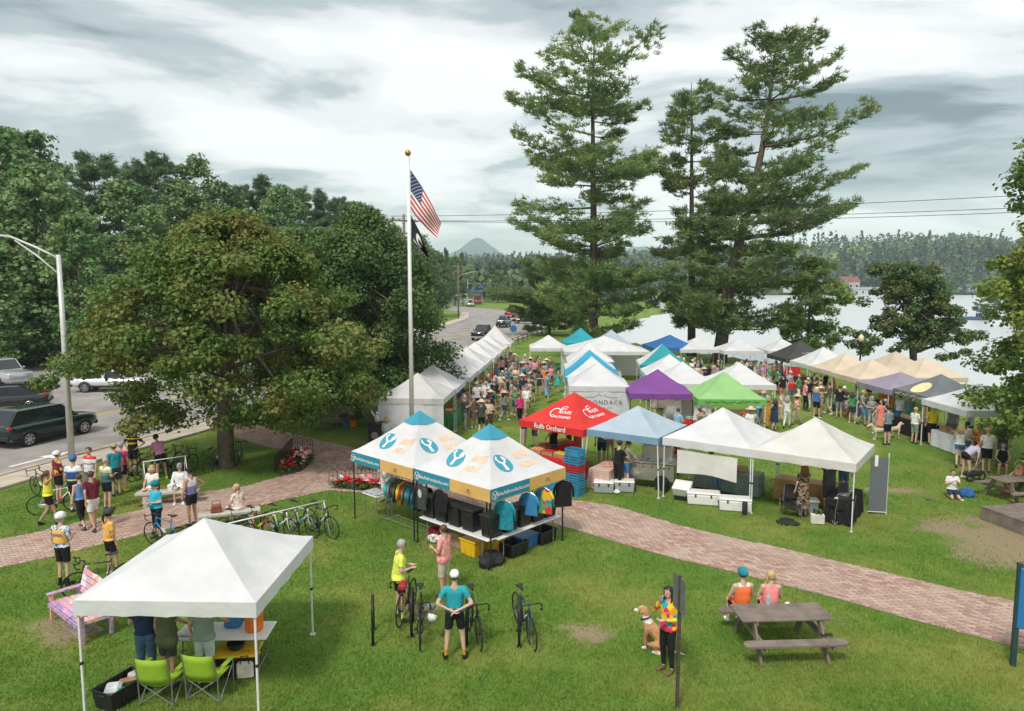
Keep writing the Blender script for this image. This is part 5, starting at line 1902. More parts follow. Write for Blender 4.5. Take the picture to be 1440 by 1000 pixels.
# ---- woman with the dog, the pair at the picnic table
person('woman with long black hair in a bright tie dye sweater beside the dog', foot(938, 944), 128, TIEDYE, 'black', aR='face', aL='hold', h=1.68, fem=True, hair='black', hk='long', sleeve=1.85, blen=1.97, shoes='brown', hem=.87)
person('cyclist in an orange and white sleeveless jersey with blue helmet on the picnic bench', (G(1098, 860, .75).x - .55, G(1098, 860, .75).y + .70, 0), 6, bands('orange white jersey', [(0, (.80, .16, .05)), (.86, (.84, .20, .06)), (.98, (.78, .68, .62))]), 'black', legs='sit', aR='lap', aL='lap', h=1.76, hat='helmet', hatc='teal', sleeve=0, hair='brown', shoes='white')
person('blonde woman in a coral sleeveless top on the picnic bench', (G(1098, 860, .75).x + .05, G(1098, 860, .75).y + .72, 0), -4, mat('coral pink cloth', (.82, .26, .25), .85), 'charcoal', legs='sit', aR='lap', aL='chest', h=1.70, fem=True, hair='blonde', hk='bob', sleeve=0)

# ---- under the white foreground canopy
person('person in a navy shirt and jeans under the white canopy', foot(208, 962), 5, 'navy', 'denim', aR='hold', aL='hold', h=1.80, blen=1.95, heavy=1.05, hat='cap', hatc='navy')
person('woman in an olive sleeveless top reaching to the table under the white canopy', foot(238, 966), -18, 'olive', 'charcoal', aR='reach', aL='down', h=1.72, heavy=1.22, fem=True, sleeve=.2, hem=.80, blen=.7, skin='tan', hk='tail')
person('man in a grey green tee and pale shorts at the table under the white canopy', foot(290, 966), -6, mat('grey green cloth', (.22, .27, .23), .85), mat('pale grey cloth', (.52, .55, .57), .85), aR='reach', aL='down', h=1.80, heavy=1.15, hem=.88, skin='pinkish', blen=.8)
person('person in a blue patterned dress across the table under the white canopy', (G(312, 888, .74).x, G(312, 888, .74).y + .75, 0), 175, speckle('blue teal print', [(.03, .14, .24), (.05, .35, .40), (.02, .10, .2)], 14), 'black', aR='hold', aL='hold', h=1.66, fem=True, dress=.5, hair='grey')

# ---- stalls in the middle
person('woman in a black tank working at the orchard stall', foot(778, 655), 20, 'black', 'denim', aR='reach', aL='reach', h=1.66, fem=True, sleeve=0, hk='tail', hair='brown', blen=1.9)
person('person in a red shirt bending over the orchard crates', foot(800, 640), 60, 'red', 'charcoal', aR='reach', aL='reach', lean=.3, h=1.70, hair='black')
person('auburn haired woman in a rust dress under the orchard canopy', foot(812, 645), 20, mat('rust cloth', (.40, .12, .05), .85), 'brown', aR='down', aL='hold', h=1.68, fem=True, dress=.6, hair='red', hk='long')
person('visitor in a navy tee at the front of the orchard stall', foot(737, 632), -120, 'navy', 'khaki', aR='hold', aL='hold', h=1.72)
person('child in a brown top looking over the orchard crates', foot(752, 628), 150, 'brown', 'charcoal', aR='hold', aL='down', h=1.40, hair='brown')
person('man in black bending at the steel cart', foot(868, 690), -60, 'black', 'black', aR='reach', aL='reach', h=1.80, blen=1.95, hair='black', lean=.12)
person('man in a khaki tee and blue shorts at the steel cart', foot(880, 688), -75, mat('drab cloth', (.28, .25, .19), .85), 'blue', aR='reach', aL='reach', h=1.78, lean=.12, heavy=1.1)
person('shopper in a slate shirt behind the red orchard canopy', foot(846, 655), 170, 'slate', 'navy', aR='down', aL='hold', h=1.80, heavy=1.1)
person('shopper in a pale floral top behind the steel cart', foot(858, 648), 180, BLUSHP, 'khaki', h=1.68, fem=True, hk='long')
person('boy in a red tee and pale shorts between the two food stalls', foot(951, 668), 40, 'red', 'beige', aR='hold', h=1.50, hair='black')
person('stall holder in jeans behind the white banner', foot(1008, 702), 25, 'charcoal', 'denim', aR='reach', aL='reach', h=1.74, blen=1.95, lean=.5)
person('woman in a dark floral dress standing under the canopy beside the camp chair', foot(1128, 727), 10, FLORAL, 'black', aR='reach', aL='down', h=1.68, fem=True, dress=.62, hair='red', hk='long', sleeve=.7)
person('man in a charcoal shirt serving at the stall with the mesh banner', foot(1164, 722), 5, 'charcoal', 'charcoal', aR='fwd', aL='head', h=1.82, heavy=1.2, blen=1.0, skin='pinkish')
person('customer in a black tank at the stall with the mesh banner', foot(1185, 700), 178, 'black', 'denim', aR='hold', aL='down', h=1.68, fem=True, sleeve=0, hk='long', skin='tan')
person('person in sunglasses and pale blue shirt beside the dark pedestal', foot(545, 640), 170, mat('pale blue cloth', (.50, .60, .66), .85), 'white', aR='hold', aL='hold', h=1.66, hair='blonde', hk='bob', fem=True, glasses=True, blen=1.9)
person('person in grey sitting at the picnic table in the maple shade', foot(486, 597), 100, 'slate', 'charcoal', legs='sit', aR='lap', aL='lap', h=1.75, hair='grey')
person('stall keeper in white behind the clothes rack', foot(543, 706), 160, 'white', 'white', aR='hold', aL='hold', h=1.72, hair='brown', blen=1.9)

# ---- right-hand lawn
person('man in a grey tee and black shorts standing with two pale dogs', foot(1247, 626), 15, mat('blue grey cloth', (.20, .25, .29), .85), 'black', aR='hold', aL='down', h=1.78, hair='black')
person('man in a white tee and long blue jeans by the menu board', foot(1264, 604), -60, 'white', mat('bright denim', (.06, .16, .36), .85), aR='hold', aL='hold', h=1.78, blen=1.95)
person('white haired man in a teal grey shirt and jeans in the food queue', foot(1277, 606), -20, mat('teal grey cloth', (.16, .30, .32), .85), 'slate', aR='down', aL='down', h=1.78, blen=1.95, hair='white')
person('woman in a white tee and sage shorts in the food queue', foot(1285, 624), -70, 'white', 'sage', aR='hold', aL='hold', h=1.68, fem=True, hair='blonde', blen=.95)
person('man in a bright yellow tee and black shorts with a blue bag', foot(1309, 625), 5, mat('bright yellow cloth', (.82, .62, .02), .85), 'black', h=1.80, hair='grey', heavy=1.1, blen=.9)
person('man in a grey tee and grey shorts at the near lakeside canopy', foot(1338, 624), 0, 'grey', 'slate', h=1.78, hair='grey', blen=.95)
person('tall man in a pale grey tee under the near lakeside canopy', foot(1362, 630), 30, mat('light grey cloth', (.50, .52, .54), .85), 'charcoal', aR='hold', h=1.84, hair='brown', heavy=1.1)
person('blonde woman in a white top and denim shorts near the picnic table', foot(1348, 657), -30, 'white', mat('bright denim', (.06, .16, .36), .85), legs='walk', aR='hold', aL='hold', h=1.70, fem=True, sleeve=0, hair='blonde', hk='long', blen=.4)
person('dark haired woman in a cream top behind the blonde woman', foot(1357, 650), -60, 'beige', 'denim', h=1.70, fem=True, hair='black', hk='tail', blen=.6)
person('person in an orange tee near the far picnic table', foot(1374, 652), 120, 'orange', 'charcoal', aR='hold', aL='hold', h=1.66, hair='brown')
person('man in a white tee and black shorts near the far picnic table', foot(1386, 665), -15, 'white', 'black', h=1.78, hair='blonde', blen=.85)
person('person in a dark green shirt and jeans under the tall maple', foot(1408, 656), -30, mat('deep green cloth', (.03, .09, .06), .85), 'denim', h=1.76, blen=1.95)
person('woman in a lavender top bending to the pushchair on the lawn', foot(1356, 673), -80, mat('lavender cloth', (.48, .44, .56), .85), 'black', legs='shift', aR='reach', aL='reach', lean=1.0, h=1.70, fem=True, hair='red', sleeve=.55, blen=.35, shoes='white')
person('child in a white tee kneeling on the lawn beside a blue bag', foot(1338, 700), 172, 'white', 'navy', legs='kneel', aR='chest', aL='chest', h=1.52, hair='brown')
person('person in black sitting on the far bench of the shaded picnic table', foot(1408, 668), 150, 'black', 'charcoal', legs='sit', aR='lap', aL='lap', h=1.66, fem=True, sleeve=0, hk='tail')
person('person in an orange top and pink shoes sitting at the shaded picnic table', foot(1432, 694), 75, 'coral', 'charcoal', legs='sit', aR='lap', aL='lap', h=1.70, shoes='hot pink', skin='tan')

# ---- crowd
CROWD_POSES = [('stand', 'down', 'down'), ('walk', 'swingf', 'swingb'), ('stand', 'hold', 'down2'), ('shift', 'hold', 'hold'), ('shift', 'hip', 'down'), ('stand', 'chest', 'down'), ('stand', 'cross', 'cross'), ('walk', 'down', 'hold')]
_taken = []


def crowd(px, py, desc, where, face=None, h=None, fem=None, hat=None, rnd=random.Random(3), hk=None, dress=None, pos=None, bl=None):
    top, bot = desc
    L = foot(px, py) if pos is None else (pos[0], pos[1], 0)
    po = CROWD_POSES[rnd.randrange(len(CROWD_POSES))]
    fem = rnd.random() < .5 if fem is None else fem
    hair = rnd.choice(['brown', 'brown', 'black', 'blonde', 'grey', 'grey', 'red'])
    hk2 = hk or (rnd.choice(['long', 'tail', 'bob', 'long']) if fem else 'short')
    bl = bl or (rnd.choice([.55, .75, 1.9]) if fem else rnd.choice([.85, .95, .95, 1.95]))
    hat = hat if hat else (rnd.choice([None] * 11 + ['cap', 'cap', 'sunhat']) if hat is None else None)
    hc = rnd.choice(['white', 'beige', 'navy', 'khaki', 'red', 'blue']) if hat != 'sunhat' else 'beige'
    kind = 'woman' if fem else 'man'
    hd_ = ('%s %s' % (hc, {'cap': 'cap', 'sunhat': 'sun hat', 'helmet': 'helmet'}[hat])) if hat else '%s hair' % hair
    if dress:
        lab = 'woman in %s dress, %s, %s' % (top, hd_, where)
    else:
        lab = '%s in %s top, %s %s, %s, %s' % (kind, top, bot, 'shorts' if bl < 1.2 else 'trousers', hd_, where)
    _taken.append(L[:2])
    return person(lab, L, rnd.uniform(0, 360) if face is None else face + rnd.uniform(-25, 25), top, bot, po[0], po[1], po[2], 0.0, rnd.choice([1.0, 1.0, 1.15]) if not fem else rnd.choice([1.0, 1.1]), fem, h or (rnd.uniform(1.60, 1.70) if fem else rnd.uniform(1.72, 1.84)), rnd.choice(['fair', 'tan', 'pinkish', 'fair']), hair, hk2, rnd.choice([0, .5, .62]) if fem else .62, .93 if fem else .88, bl, rnd.choice(['charcoal', 'white', 'grey', 'brown']), hat, hc, dress=dress, group='people in the market crowd')


W1 = 'beside roadside tents'
for px, py, d, kw in [(645, 577, ('blue', 'grey'), dict(face=20, fem=False)), (666, 602, ('brown', 'black'), dict(face=30, fem=True, dress=.35)), (654, 604, ('charcoal', 'grey'), dict(fem=False, face=-60)), (671, 583, ('white', 'black'), dict(face=0)), (675, 582, ('pink', 'black'), dict(face=0, h=1.25, fem=True)), (684, 582, ('white', 'grey'), dict(face=10, fem=False)), (695, 577, ('black', 'black'), dict(face=10, fem=False)), (709, 592, ('sage', 'denim'), dict(face=-60, fem=True, hk='long')), (711, 568, ('sky blue', 'khaki'), dict(face=0)), (722, 576, ('navy', 'white'), dict(face=20, fem=True)), (734, 569, ('navy', 'charcoal'), dict(face=-20, fem=False)), (731, 598, ('hot pink', 'black'), dict(face=0, fem=True, hk='tail')), (744, 574, ('white', 'olive'), dict(face=60, fem=True)), (748, 564, ('slate', 'white'), dict(face=0, fem=False)), (764, 553, ('orange', 'khaki'), dict(face=0, fem=False)), (770, 559, ('sky blue', 'blue'), dict(face=10, fem=True, dress=.75)), (785, 552, ('aqua', 'teal'), dict(face=-70, fem=True, dress=.4)), (795, 555, ('white', 'black'), dict(face=90, fem=True)), (753, 535, ('sage', 'grey'), dict(face=0)), (706, 533, ('pink', 'black'), dict(face=10, fem=True)), (718, 522, ('lilac', 'khaki'), dict()), (702, 524, ('slate', 'charcoal'), dict(face=0)), (684, 546, ('lime', 'black'), dict(face=80)), (669, 548, ('beige', 'charcoal'), dict(face=-40)), (740, 588, ('white', 'khaki'), dict(face=-150)), (677, 612, ('charcoal', 'black'), dict(face=20, fem=False)), (688, 606, ('beige', 'brown'), dict(face=170, fem=True)), (652, 590, ('white', 'black'), dict(face=-100))]:
    crowd(px, py, d, W1, **kw)
W2 = 'queueing beside lime green tent'
for px, py, d, kw in [(1067, 598, ('sky blue', 'slate'), dict(face=0)), (1078, 602, ('mustard', 'mustard'), dict(face=10, fem=True, dress=.8)), (1088, 606, ('navy', 'denim'), dict(face=0, fem=True, dress=.45)), (1097, 596, ('beige', 'khaki'), dict(face=40)), (1106, 602, ('white', 'white'), dict(face=-20, fem=True, bl=1.9)), (1120, 598, ('peach', 'khaki'), dict(face=120, fem=True, hat='sunhat')), (1073, 575, ('beige', 'sage'), dict()), (1100, 566, ('black', 'khaki'), dict(fem=False, face=10)), (1110, 560, ('sky blue', 'khaki'), dict(fem=False, face=-170, hat='cap')), (1093, 556, ('green', 'black'), dict()), (1055, 545, ('charcoal', 'charcoal'), dict()), (1042, 540, ('white', 'slate'), dict()), (1147, 588, ('blue', 'black'), dict(fem=True)), (1153, 586, ('peach', 'khaki'), dict(fem=True)), (1090, 538, ('lilac', 'slate'), dict()), (1100, 535, ('white', 'beige'), dict())]:
    crowd(px, py, d, W2, **kw)
W3 = 'before cream lakeside tents'
for px, py, d, kw in [(1135, 566, ('blue', 'navy'), dict(fem=True)), (1144, 566, ('olive', 'khaki'), dict()), (1152, 566, ('brown', 'denim'), dict()), (1170, 568, ('coral', 'khaki'), dict(fem=False, hat='cap')), (1186, 586, ('charcoal', 'beige'), dict(fem=True, face=160)), (1160, 560, ('black', 'black'), dict()), (1205, 562, ('maroon', 'charcoal'), dict()), (1250, 598, ('orange', 'brown'), dict(fem=False)), (1241, 590, ('orange', 'denim'), dict()), (1300, 588, ('black', 'black'), dict(face=170, fem=True)), (1222, 566, ('maroon', 'black'), dict())]:
    crowd(px, py, d, W3, **kw)


def fill(n, poly, where, seed):
    r = random.Random(seed)
    xs, ys = [p[0] for p in poly], [p[1] for p in poly]
    k = tries = 0
    while k < n and tries < 4000:
        tries += 1
        x, y = r.uniform(min(xs), max(xs)), r.uniform(min(ys), max(ys))
        if not bool(in_poly(np.array([x]), np.array([y]), poly)[0]) or any(math.hypot(x - a, y - b) < .55 for a, b in _taken):
            continue
        d = (r.choice(['white', 'white', 'navy', 'grey', 'beige', 'sky blue', 'pink', 'charcoal', 'black', 'sage', 'slate', 'red', 'teal', 'olive', 'lilac', 'coral', 'green']), r.choice(['khaki', 'black', 'denim', 'charcoal', 'grey', 'slate', 'beige', 'white']))
        crowd(0, 0, d, where, rnd=r, pos=(x, y), dress=.5 if r.random() < .1 else None, fem=None)
        k += 1


fill(36, [(-1.9, 40), (2.2, 40), (2.8, 47), (3.2, 55), (-.4, 57), (-1.3, 48)], 'in dense crowd near marquee', 8)
fill(12, [(-1.6, 36), (1.0, 37), (1.6, 42), (-1.5, 42)], 'between the walled tents', 18)
fill(20, [(12.5, 47), (17.0, 47), (20.5, 52.5), (13.5, 53.5)], 'beneath the leaning pine', 9)
fill(10, [(16.6, 38), (18.4, 38), (18.4, 49), (16.6, 49)], 'at lakeside tables', 10)
fill(7, [(11.5, 50), (13.6, 50), (14.0, 56), (12.0, 56)], 'near the blue canopy', 12)
fill(7, [(6.0, 30.4), (11.5, 29.8), (11.2, 31.4), (6.2, 32.0)], 'at purple tent counter', 13)
fill(6, [(17.6, 33), (18.5, 33), (18.5, 38), (17.6, 38)], 'at charcoal tent counter', 14)
# ================================================================== bicycles
RUBBER = mat('tyre rubber', (0.018, 0.018, 0.019), .8, 0, .2, 20)
RIMM = mat('dark rim', (0.04, 0.04, 0.045), .35, .7, .1)
STEELM = mat('bare steel', (0.42, 0.42, 0.43), .35, .9, .08)
SADDLE = mat('saddle', (0.02, 0.02, 0.021), .55, 0, .1)


def bike_proto():
    t = thing('bicycle', 'x', 'bicycle')
    for x in (-.50, .50):
        b = MB().torus((x, 0, .34), .315, .010, 30, 5)
        b.tube([(x, -.05, .34), (x, .05, .34)], .02, 8)
        for i in range(14):
            q = 6.2832 * i / 14
            b.tube([(x, .018 * (1 if i % 2 else -1), .34), (x + .31 * math.cos(q), 0, .34 + .31 * math.sin(q))], .0028, 3, cap=False)
        w = b.build('wheel', RIMM, t, True)
        MB().torus((x, 0, .34), .327, .0165, 32, 7).build('tyre', RUBBER, w, True)
        MB().lathe([(.075, -.03), (.08, -.028), (.075, -.026)], 16, (x, 0, .34), 'Y').build('brake_disc', STEELM, w)
    f = MB()
    bb, st, ht, hb = (-.08, 0, .28), (-.20, 0, .78), (.335, 0, .83), (.365, 0, .70)
    f.tube([bb, st], .016, 8); f.tube([st, ht], .016, 8); f.tube([bb, hb], .022, 8); f.tube([(.33, 0, .86), hb], .021, 8)
    for s in (-1, 1):
        f.tube([(bb[0], .02 * s, bb[2]), (-.50, .055 * s, .34)], .010, 6)
        f.tube([(st[0] + .02, .012 * s, st[2] - .05), (-.50, .055 * s, .34)], .008, 6)
    f.build('frame', BIKE_BLK, t, True)
    k = MB()
    k.tube([(.36, 0, .70), (.375, 0, .66)], .02, 8)
    for s in (-1, 1):
        k.tube([(.372, .03 * s, .67), (.42, .05 * s, .52), (.50, .052 * s, .34)], [.015, .013, .009], 6)
    k.build('fork', BIKE_BLK, t, True)
    h = MB()
    h.tube([(.33, 0, .86), (.325, 0, .91), (.42, 0, .945)], .015, 7)
    h.tube([(.42, -.20, .945), (.42, .20, .945)], .013, 7)
    for s in (-1, 1):
        h.tube([(.42, .20 * s, .945), (.46, .205 * s, .945), (.515, .21 * s, .93), (.52, .21 * s, .87), (.49, .21 * s, .825), (.41, .215 * s, .815)], .014, 7)
        h.tube([(.50, .21 * s, .94), (.54, .208 * s, .965), (.535, .206 * s, .985)], [.017, .017, .012], 6)
    h.build('handlebar', CLIP, t, True)
    s_ = MB()
    s_.tube([(-.20, 0, .78), (-.235, 0, .955)], .0135, 7)
    s_.build('seat_post', STEELM, t, True)
    sd = MB()
    pts = [(-.37, .072), (-.34, .078), (-.28, .058), (-.20, .032), (-.10, .018)]
    V, F = [], []
    for x, w in pts:
        for y, z in ((-w, .955), (-w, .975), (0, .988), (w, .975), (w, .955)):
            V.append((x, y, z))
    for i in range(4):
        for j in range(4):
            F.append((i * 5 + j, i * 5 + j + 1, i * 5 + 6 + j, i * 5 + 5 + j))
        F.append((i * 5, i * 5 + 5, i * 5 + 9, i * 5 + 4))
    F += [(0, 1, 2, 3, 4), (24, 23, 22, 21, 20)]
    sd.add(V, F).build('saddle', SADDLE, t, True)
    c = MB().lathe([(.10, -.004), (.102, 0), (.10, .004)], 20, (-.08, -.055, .28), 'Y')
    c.tube([(-.08, -.065, .28), (-.02, -.075, .12)], .012, 6).tube([(-.08, .06, .28), (-.14, .075, .44)], .012, 6).tube([(-.08, -.06, .28), (-.08, .06, .28)], .018, 8)
    c.build('crankset', CLIP, t)
    MB().box((-.02, -.115, .12), (.09, .07, .018), bev=.005).build('pedal', CLIP, t)
    MB().box((-.14, .115, .44), (.09, .07, .018), bev=.005).build('pedal', CLIP, t)
    MB().tube([(-.08, -.055, .38), (-.5, -.05, .375)], .005, 4).tube([(-.08, -.055, .18), (-.5, -.05, .305)], .005, 4).build('chain', STEELM, t)
    bo = MB().lathe([(.034, 0), (.036, .02), (.036, .12), (.028, .15), (.016, .165), (.014, .19)], 10)
    o = bo.build('bottle', BIKE_BLK, t, True)
    o.location = (.04, 0, .42); o.rotation_euler = (0, R(45), 0)
    return t


BIKE_BLK = mat('black bike paint', (0.02, 0.022, 0.026), .3, 0, .1, 8, 0, 40, .5, .4)
_bp = bike_proto()
_bn = 0


def bike(label, px, py, rz, colour=None, lean=0.0, pos=None, bottle=None, lift=0.0):
    global _bn
    o = _bp if _bn == 0 else copy_tree(_bp)
    _bn += 1
    g = G(px, py) if pos is None else Vector(pos)
    o.location = (g.x, g.y, lift); o.rotation_mode = 'ZYX'
    o.rotation_euler = (lean, 0, R(rz))
    o['label'] = label; o['group'] = 'bicycles parked around the lawn'
    if colour:
        m = mat('bike paint %d' % _bn, colour, .3, 0, .1, 8, 0, 40, .5, .4)
        for ch in o.children:
            if ch.name.startswith(('frame', 'fork')): recolour(ch, m)
    for ch in o.children:
        if ch.name.startswith('bottle'): recolour(ch, mat('bottle %s' % (bottle or 'x'), RGB[bottle] if bottle else (.5, .5, .5), .4))
    return o


bike('black bike with orange bar ends nearest the teal cyclist in the rack', 592, 893, -84, (.03, .03, .035), .05, bottle='aqua')
bike('dark bike with a red handlebar bag beside the hi-vis tee', 572, 868, -97, (.10, .05, .02), -.06, bottle='orange')
bike('black road bike with flat dark bars right behind the teal cyclist', 667, 893, -76, (.025, .025, .03), .10)
bike('dark blue road bike standing alone at the last rack hoop', 737, 893, -73, (.02, .06, .11), .10)
bike('black bike parked between the painted bench and the gold jerseys', 146, 836, -150, None, .04)
bike('blue bike behind the turquoise top at the canopy edge', 236, 770, 160, (.02, .18, .42), .05)
for i, (px, py, c, lb, bt) in enumerate([(452, 752, (.03, .03, .035), 'black gravel bike at the end of the bar rack', None), (424, 751, (.55, .56, .56), 'silver bike with rear bag on the bar rack', 'aqua'), (394, 757, (.70, .69, .66), 'white bike with orange fork on the bar rack', 'sky blue'), (364, 760, (.35, .06, .04), 'red framed bike on the bar rack', 'yellow'), (336, 764, (.05, .05, .06), 'grey bike half hidden by the canopy on the bar rack', None)]):
    bike(lb, px, py, -38 + i * 3, c, .05, bottle=bt)
bike('black bike at the kerb beside the maroon and yellow jersey', 62, 700, 150, (.04, .04, .05), .08)
bike('white bike with red bottle among the cyclists by the lamp post', 82, 722, 20, (.62, .62, .62), .1, bottle='red')
bike('black bike under the lilac shirt', 208, 672, 60, None, .06)
bike('black bike with a lime helmet in the row by the kerb', 188, 676, 70, (.02, .03, .02), .06)
bike('dark bike standing free on the grass behind the stone bench', 241, 664, 80, (.03, .03, .03), .06)
bike('dark bike with a red saddle bag on the post rack behind the bench', 259, 668, 75, (.05, .05, .06), .06)
bike('black bike leaning on the near side of the maple trunk', 306, 659, 75, None, .16)
bike('grey bike leaning on the far side of the maple trunk', 335, 655, 100, (.12, .12, .13), -.16)


# bike racks
def hoop(label, px, py, ang):
    g = G(px, py)
    t = thing('bike_rack', label, 'bike rack', (g.x, g.y, 0), R(ang), 'hoop bike racks on the lawn')
    pts = [(-.33, 0, -.05), (-.33, 0, .55)] + [(-.33 * math.cos(q * math.pi / 10), 0, .55 + .33 * math.sin(q * math.pi / 10)) for q in range(1, 10)] + [(.33, 0, .55), (.33, 0, -.05)]
    MB().tube(pts, .03, 9).build('hoop', BLKTUBE, t, True)
    for x in (-.33, .33):
        MB().lathe([(.07, 0), (.07, .012), (.03, .016)], 12, (x, 0, 0)).build('base_plate', BLKTUBE, t)


hoop('empty black hoop rack beside the hi-vis tee', 525, 896, 100)
hoop('black hoop rack between the two loaded bikes', 580, 885, 95)
hoop('black hoop rack holding the flat bar bike', 657, 898, 92)
hoop('black hoop rack holding the dark blue road bike', 730, 898, 90)


def bar_rack(label, a, c, h=1.0):
    a, c = Vector(a), Vector(c)
    d = (c - a); L = d.length
    t = thing('bar_rack', label, 'bike rack', (a.x, a.y, 0), math.atan2(d.y, d.x))
    MB().tube([(0, 0, h), (L, 0, h)], .019, 8).build('crossbar', ALU, t, True)
    for x in (0.04, L - .04):
        for s in (-1, 1):
            MB().tube([(x, 0, h), (x, s * .32, 0)], .014, 7).build('leg', ALU, t, True)


_a, _c = G(318, 737, 1.0), G(457, 704, 1.0)
bar_rack('long white bar rack with bikes hung along it', (_a.x, _a.y, 0), (_c.x, _c.y, 0))
_a, _c = G(200, 650, 1.0), G(262, 641, 1.0)
bar_rack('white bar rack behind the stone bench', (_a.x, _a.y, 0), (_c.x, _c.y, 0))
for lb, p, cm in (('white bike helmet hanging on the loaded bikes', (G(592, 893).x + .30, G(592, 893).y - .38, .62), 'white'), ('grey bike helmet hanging above the white one', (G(592, 893).x + .27, G(592, 893).y - .36, .84), 'grey')):
    o = put('bike_helmet', extra(('helmet', 0), helmet_fn), fab(cm), None)
    o.location = p; o.rotation_euler = (R(150), .3, 0); tag(o, lb, 'helmet')
_hb = MB().box((0, 0, 0), (.16, .30, .16), bev=.05).build('handlebar_bag', mat('red black bag', (.35, .02, .03), .8, 0, .3, 6)); _g = G(572, 868)
_hb.location = (_g.x + .0, _g.y - .50, .95); tag(_hb, 'red and black bag strapped on the dark bike', 'bag')

# ================================================================== vehicles
GLASS = mat('dark car glass', (0.02, 0.025, 0.028), .08, 0, .05, 3, 0, 40, .8)
TRIM = mat('black car trim', (0.02, 0.02, 0.021), .6, 0, .1)
CHROME = mat('alloy', (0.55, 0.55, 0.56), .25, .9, .05)
TAILL = mat('red tail light', (0.45, 0.015, 0.015), .2, 0, .1)
HEADL = mat('head light lens', (0.75, 0.76, 0.78), .15, 0, .05)
PLATE = mat('licence plate', (0.72, 0.72, 0.66), .5, 0, .1)


def car(label, pos, rz, paint, kind='suv', detail=True, cat='car'):
    """local x forward"""
    L, W, Hh, belt, hood = {'suv': (4.6, 1.85, 1.68, 1.02, 1.02), 'sedan': (4.75, 1.82, 1.45, .92, .90), 'pickup': (5.8, 2.0, 1.92, 1.18, 1.18), 'jeep': (4.2, 1.85, 1.85, 1.12, 1.12), 'van': (5.2, 1.95, 2.1, 1.1, 1.05), 'truck': (7.5, 2.3, 2.9, 1.3, 1.5)}[kind]
    t = thing({'pickup': 'pickup_truck', 'van': 'van', 'truck': 'truck'}.get(kind, 'car'), label, cat, pos, R(rz), None)
    pm = mat('car paint ' + label, paint, .25, .35, .06, 2, 0, 40, .5, .8)
    h, w = L / 2, W / 2
    r = .34 if kind in ('suv', 'sedan') else .39
    ax = h * .61
    bed = kind == 'pickup'
    # lower body: loft along x
    st = [(-h, .62, .84, .88), (-h + .10, .42, .95, .95), (-h + .35, .34, 1.0, 1.0), (-ax, .36, 1.0, 1.0), (0, .30, 1.0, 1.0), (ax, .36, 1.0, .985), (h - .35, .34, .95, .93), (h - .08, .40, .84, .82), (h, .52, .72, .66)]
    V, F = [], []
    for i, (x, zb, ws, tz) in enumerate(st):
        tp = (belt if x < h * .28 else hood - (hood * .10) * max(0, (x - h * .28) / (h * .72)) ** 1.6) * (tz * .12 + .88)
        ww = w * ws
        for y, z in ((-ww * .86, zb), (-ww, zb + .16), (-ww * 1.0, (zb + tp) * .52), (-ww * .955, tp - .05), (-ww * .86, tp), (0, tp + .025), (ww * .86, tp), (ww * .955, tp - .05), (ww, (zb + tp) * .52), (ww, zb + .16), (ww * .86, zb)):
            V.append((x, y, z))
    n = 11
    for i in range(len(st) - 1):
        for j in range(n):
            F.append((i * n + j, i * n + n + j, i * n + n + (j + 1) % n, i * n + (j + 1) % n))
    F += [tuple(range(n)), tuple(range((len(st) - 1) * n + n - 1, (len(st) - 1) * n - 1, -1))]
    body = MB().add(V, F).build('body', pm, t, True)
    # cabin
    if kind == 'pickup':
        c0, c1, c2, c3 = -.55, -.45, .75, 1.35
    elif kind == 'sedan':
        c0, c1, c2, c3 = -h + .45, -h + 1.35, .35, 1.25
    elif kind in ('van',):
        c0, c1, c2, c3 = -h + .12, -h + .25, 1.3, 2.0
    elif kind == 'truck':
        c0, c1, c2, c3 = 1.0, 1.1, 2.6, 2.9
    elif kind == 'jeep':
        c0, c1, c2, c3 = -h + .15, -h + .22, .45, .75
    else:
        c0, c1, c2, c3 = -h + .12, -h + .62, .45, 1.25
    b0, tw = w * .90, w * .74
    z0, z1 = belt - .02, Hh

    def P(x, y, z): return (x, y, z)
    lo = [(c0, b0), (c3, b0)]
    V = [(c0, -b0 * .96, z0), (c3, -b0 * .94, z0), (c3, b0 * .94, z0), (c0, b0 * .96, z0), (c1, -tw * .95, z1 - .06), (c2, -tw * .95, z1 - .06), (c2, tw * .95, z1 - .06), (c1, tw * .95, z1 - .06), (c1 + .15, -tw * .72, z1), (c2 - .2, -tw * .72, z1), (c2 - .2, tw * .72, z1), (c1 + .15, tw * .72, z1)]
    F = [(0, 1, 5, 4), (1, 2, 6, 5), (2, 3, 7, 6), (3, 0, 4, 7), (4, 5, 9, 8), (5, 6, 10, 9), (6, 7, 11, 10), (7, 4, 8, 11), (8, 9, 10, 11)]
    roof = MB().add(V, F).build('cabin', pm, t)

    def pane(name, quad, k=.86, off=.008):
        q = [Vector(p) for p in quad]
        c = sum(q, Vector()) / 4
        nn = (q[1] - q[0]).cross(q[3] - q[0]).normalized()
        if nn.dot(c - Vector((0, 0, 1.2))) < 0: nn = -nn
        q = [c + (p - c) * k + nn * off for p in q]
        return MB().add(q, [(0, 1, 2, 3)]).build(name, GLASS, roof)
    pane('windscreen', [V[1], V[2], V[6], V[5]], .90)
    pane('rear_window', [V[0], V[3], V[7], V[4]], .84)
    for s, (a, b, c, d) in ((-1, (0, 1, 5, 4)), (1, (3, 2, 6, 7))):
        A, B2, C2, D = (Vector(V[i]) for i in (a, b, c, d))
        cuts = (0, .36, .68, 1) if kind in ('suv', 'van') else (0, .5, 1)
        for u0, u1 in zip(cuts, cuts[1:]):
            pane('side_window', [A.lerp(B2, u0), A.lerp(B2, u1), D.lerp(C2, u1), D.lerp(C2, u0)], .84)
    if bed:
        MB().box((-h * .56, 0, belt - .005), (h * .72, W * .72, .06)).build('cargo_bed', TRIM, t)
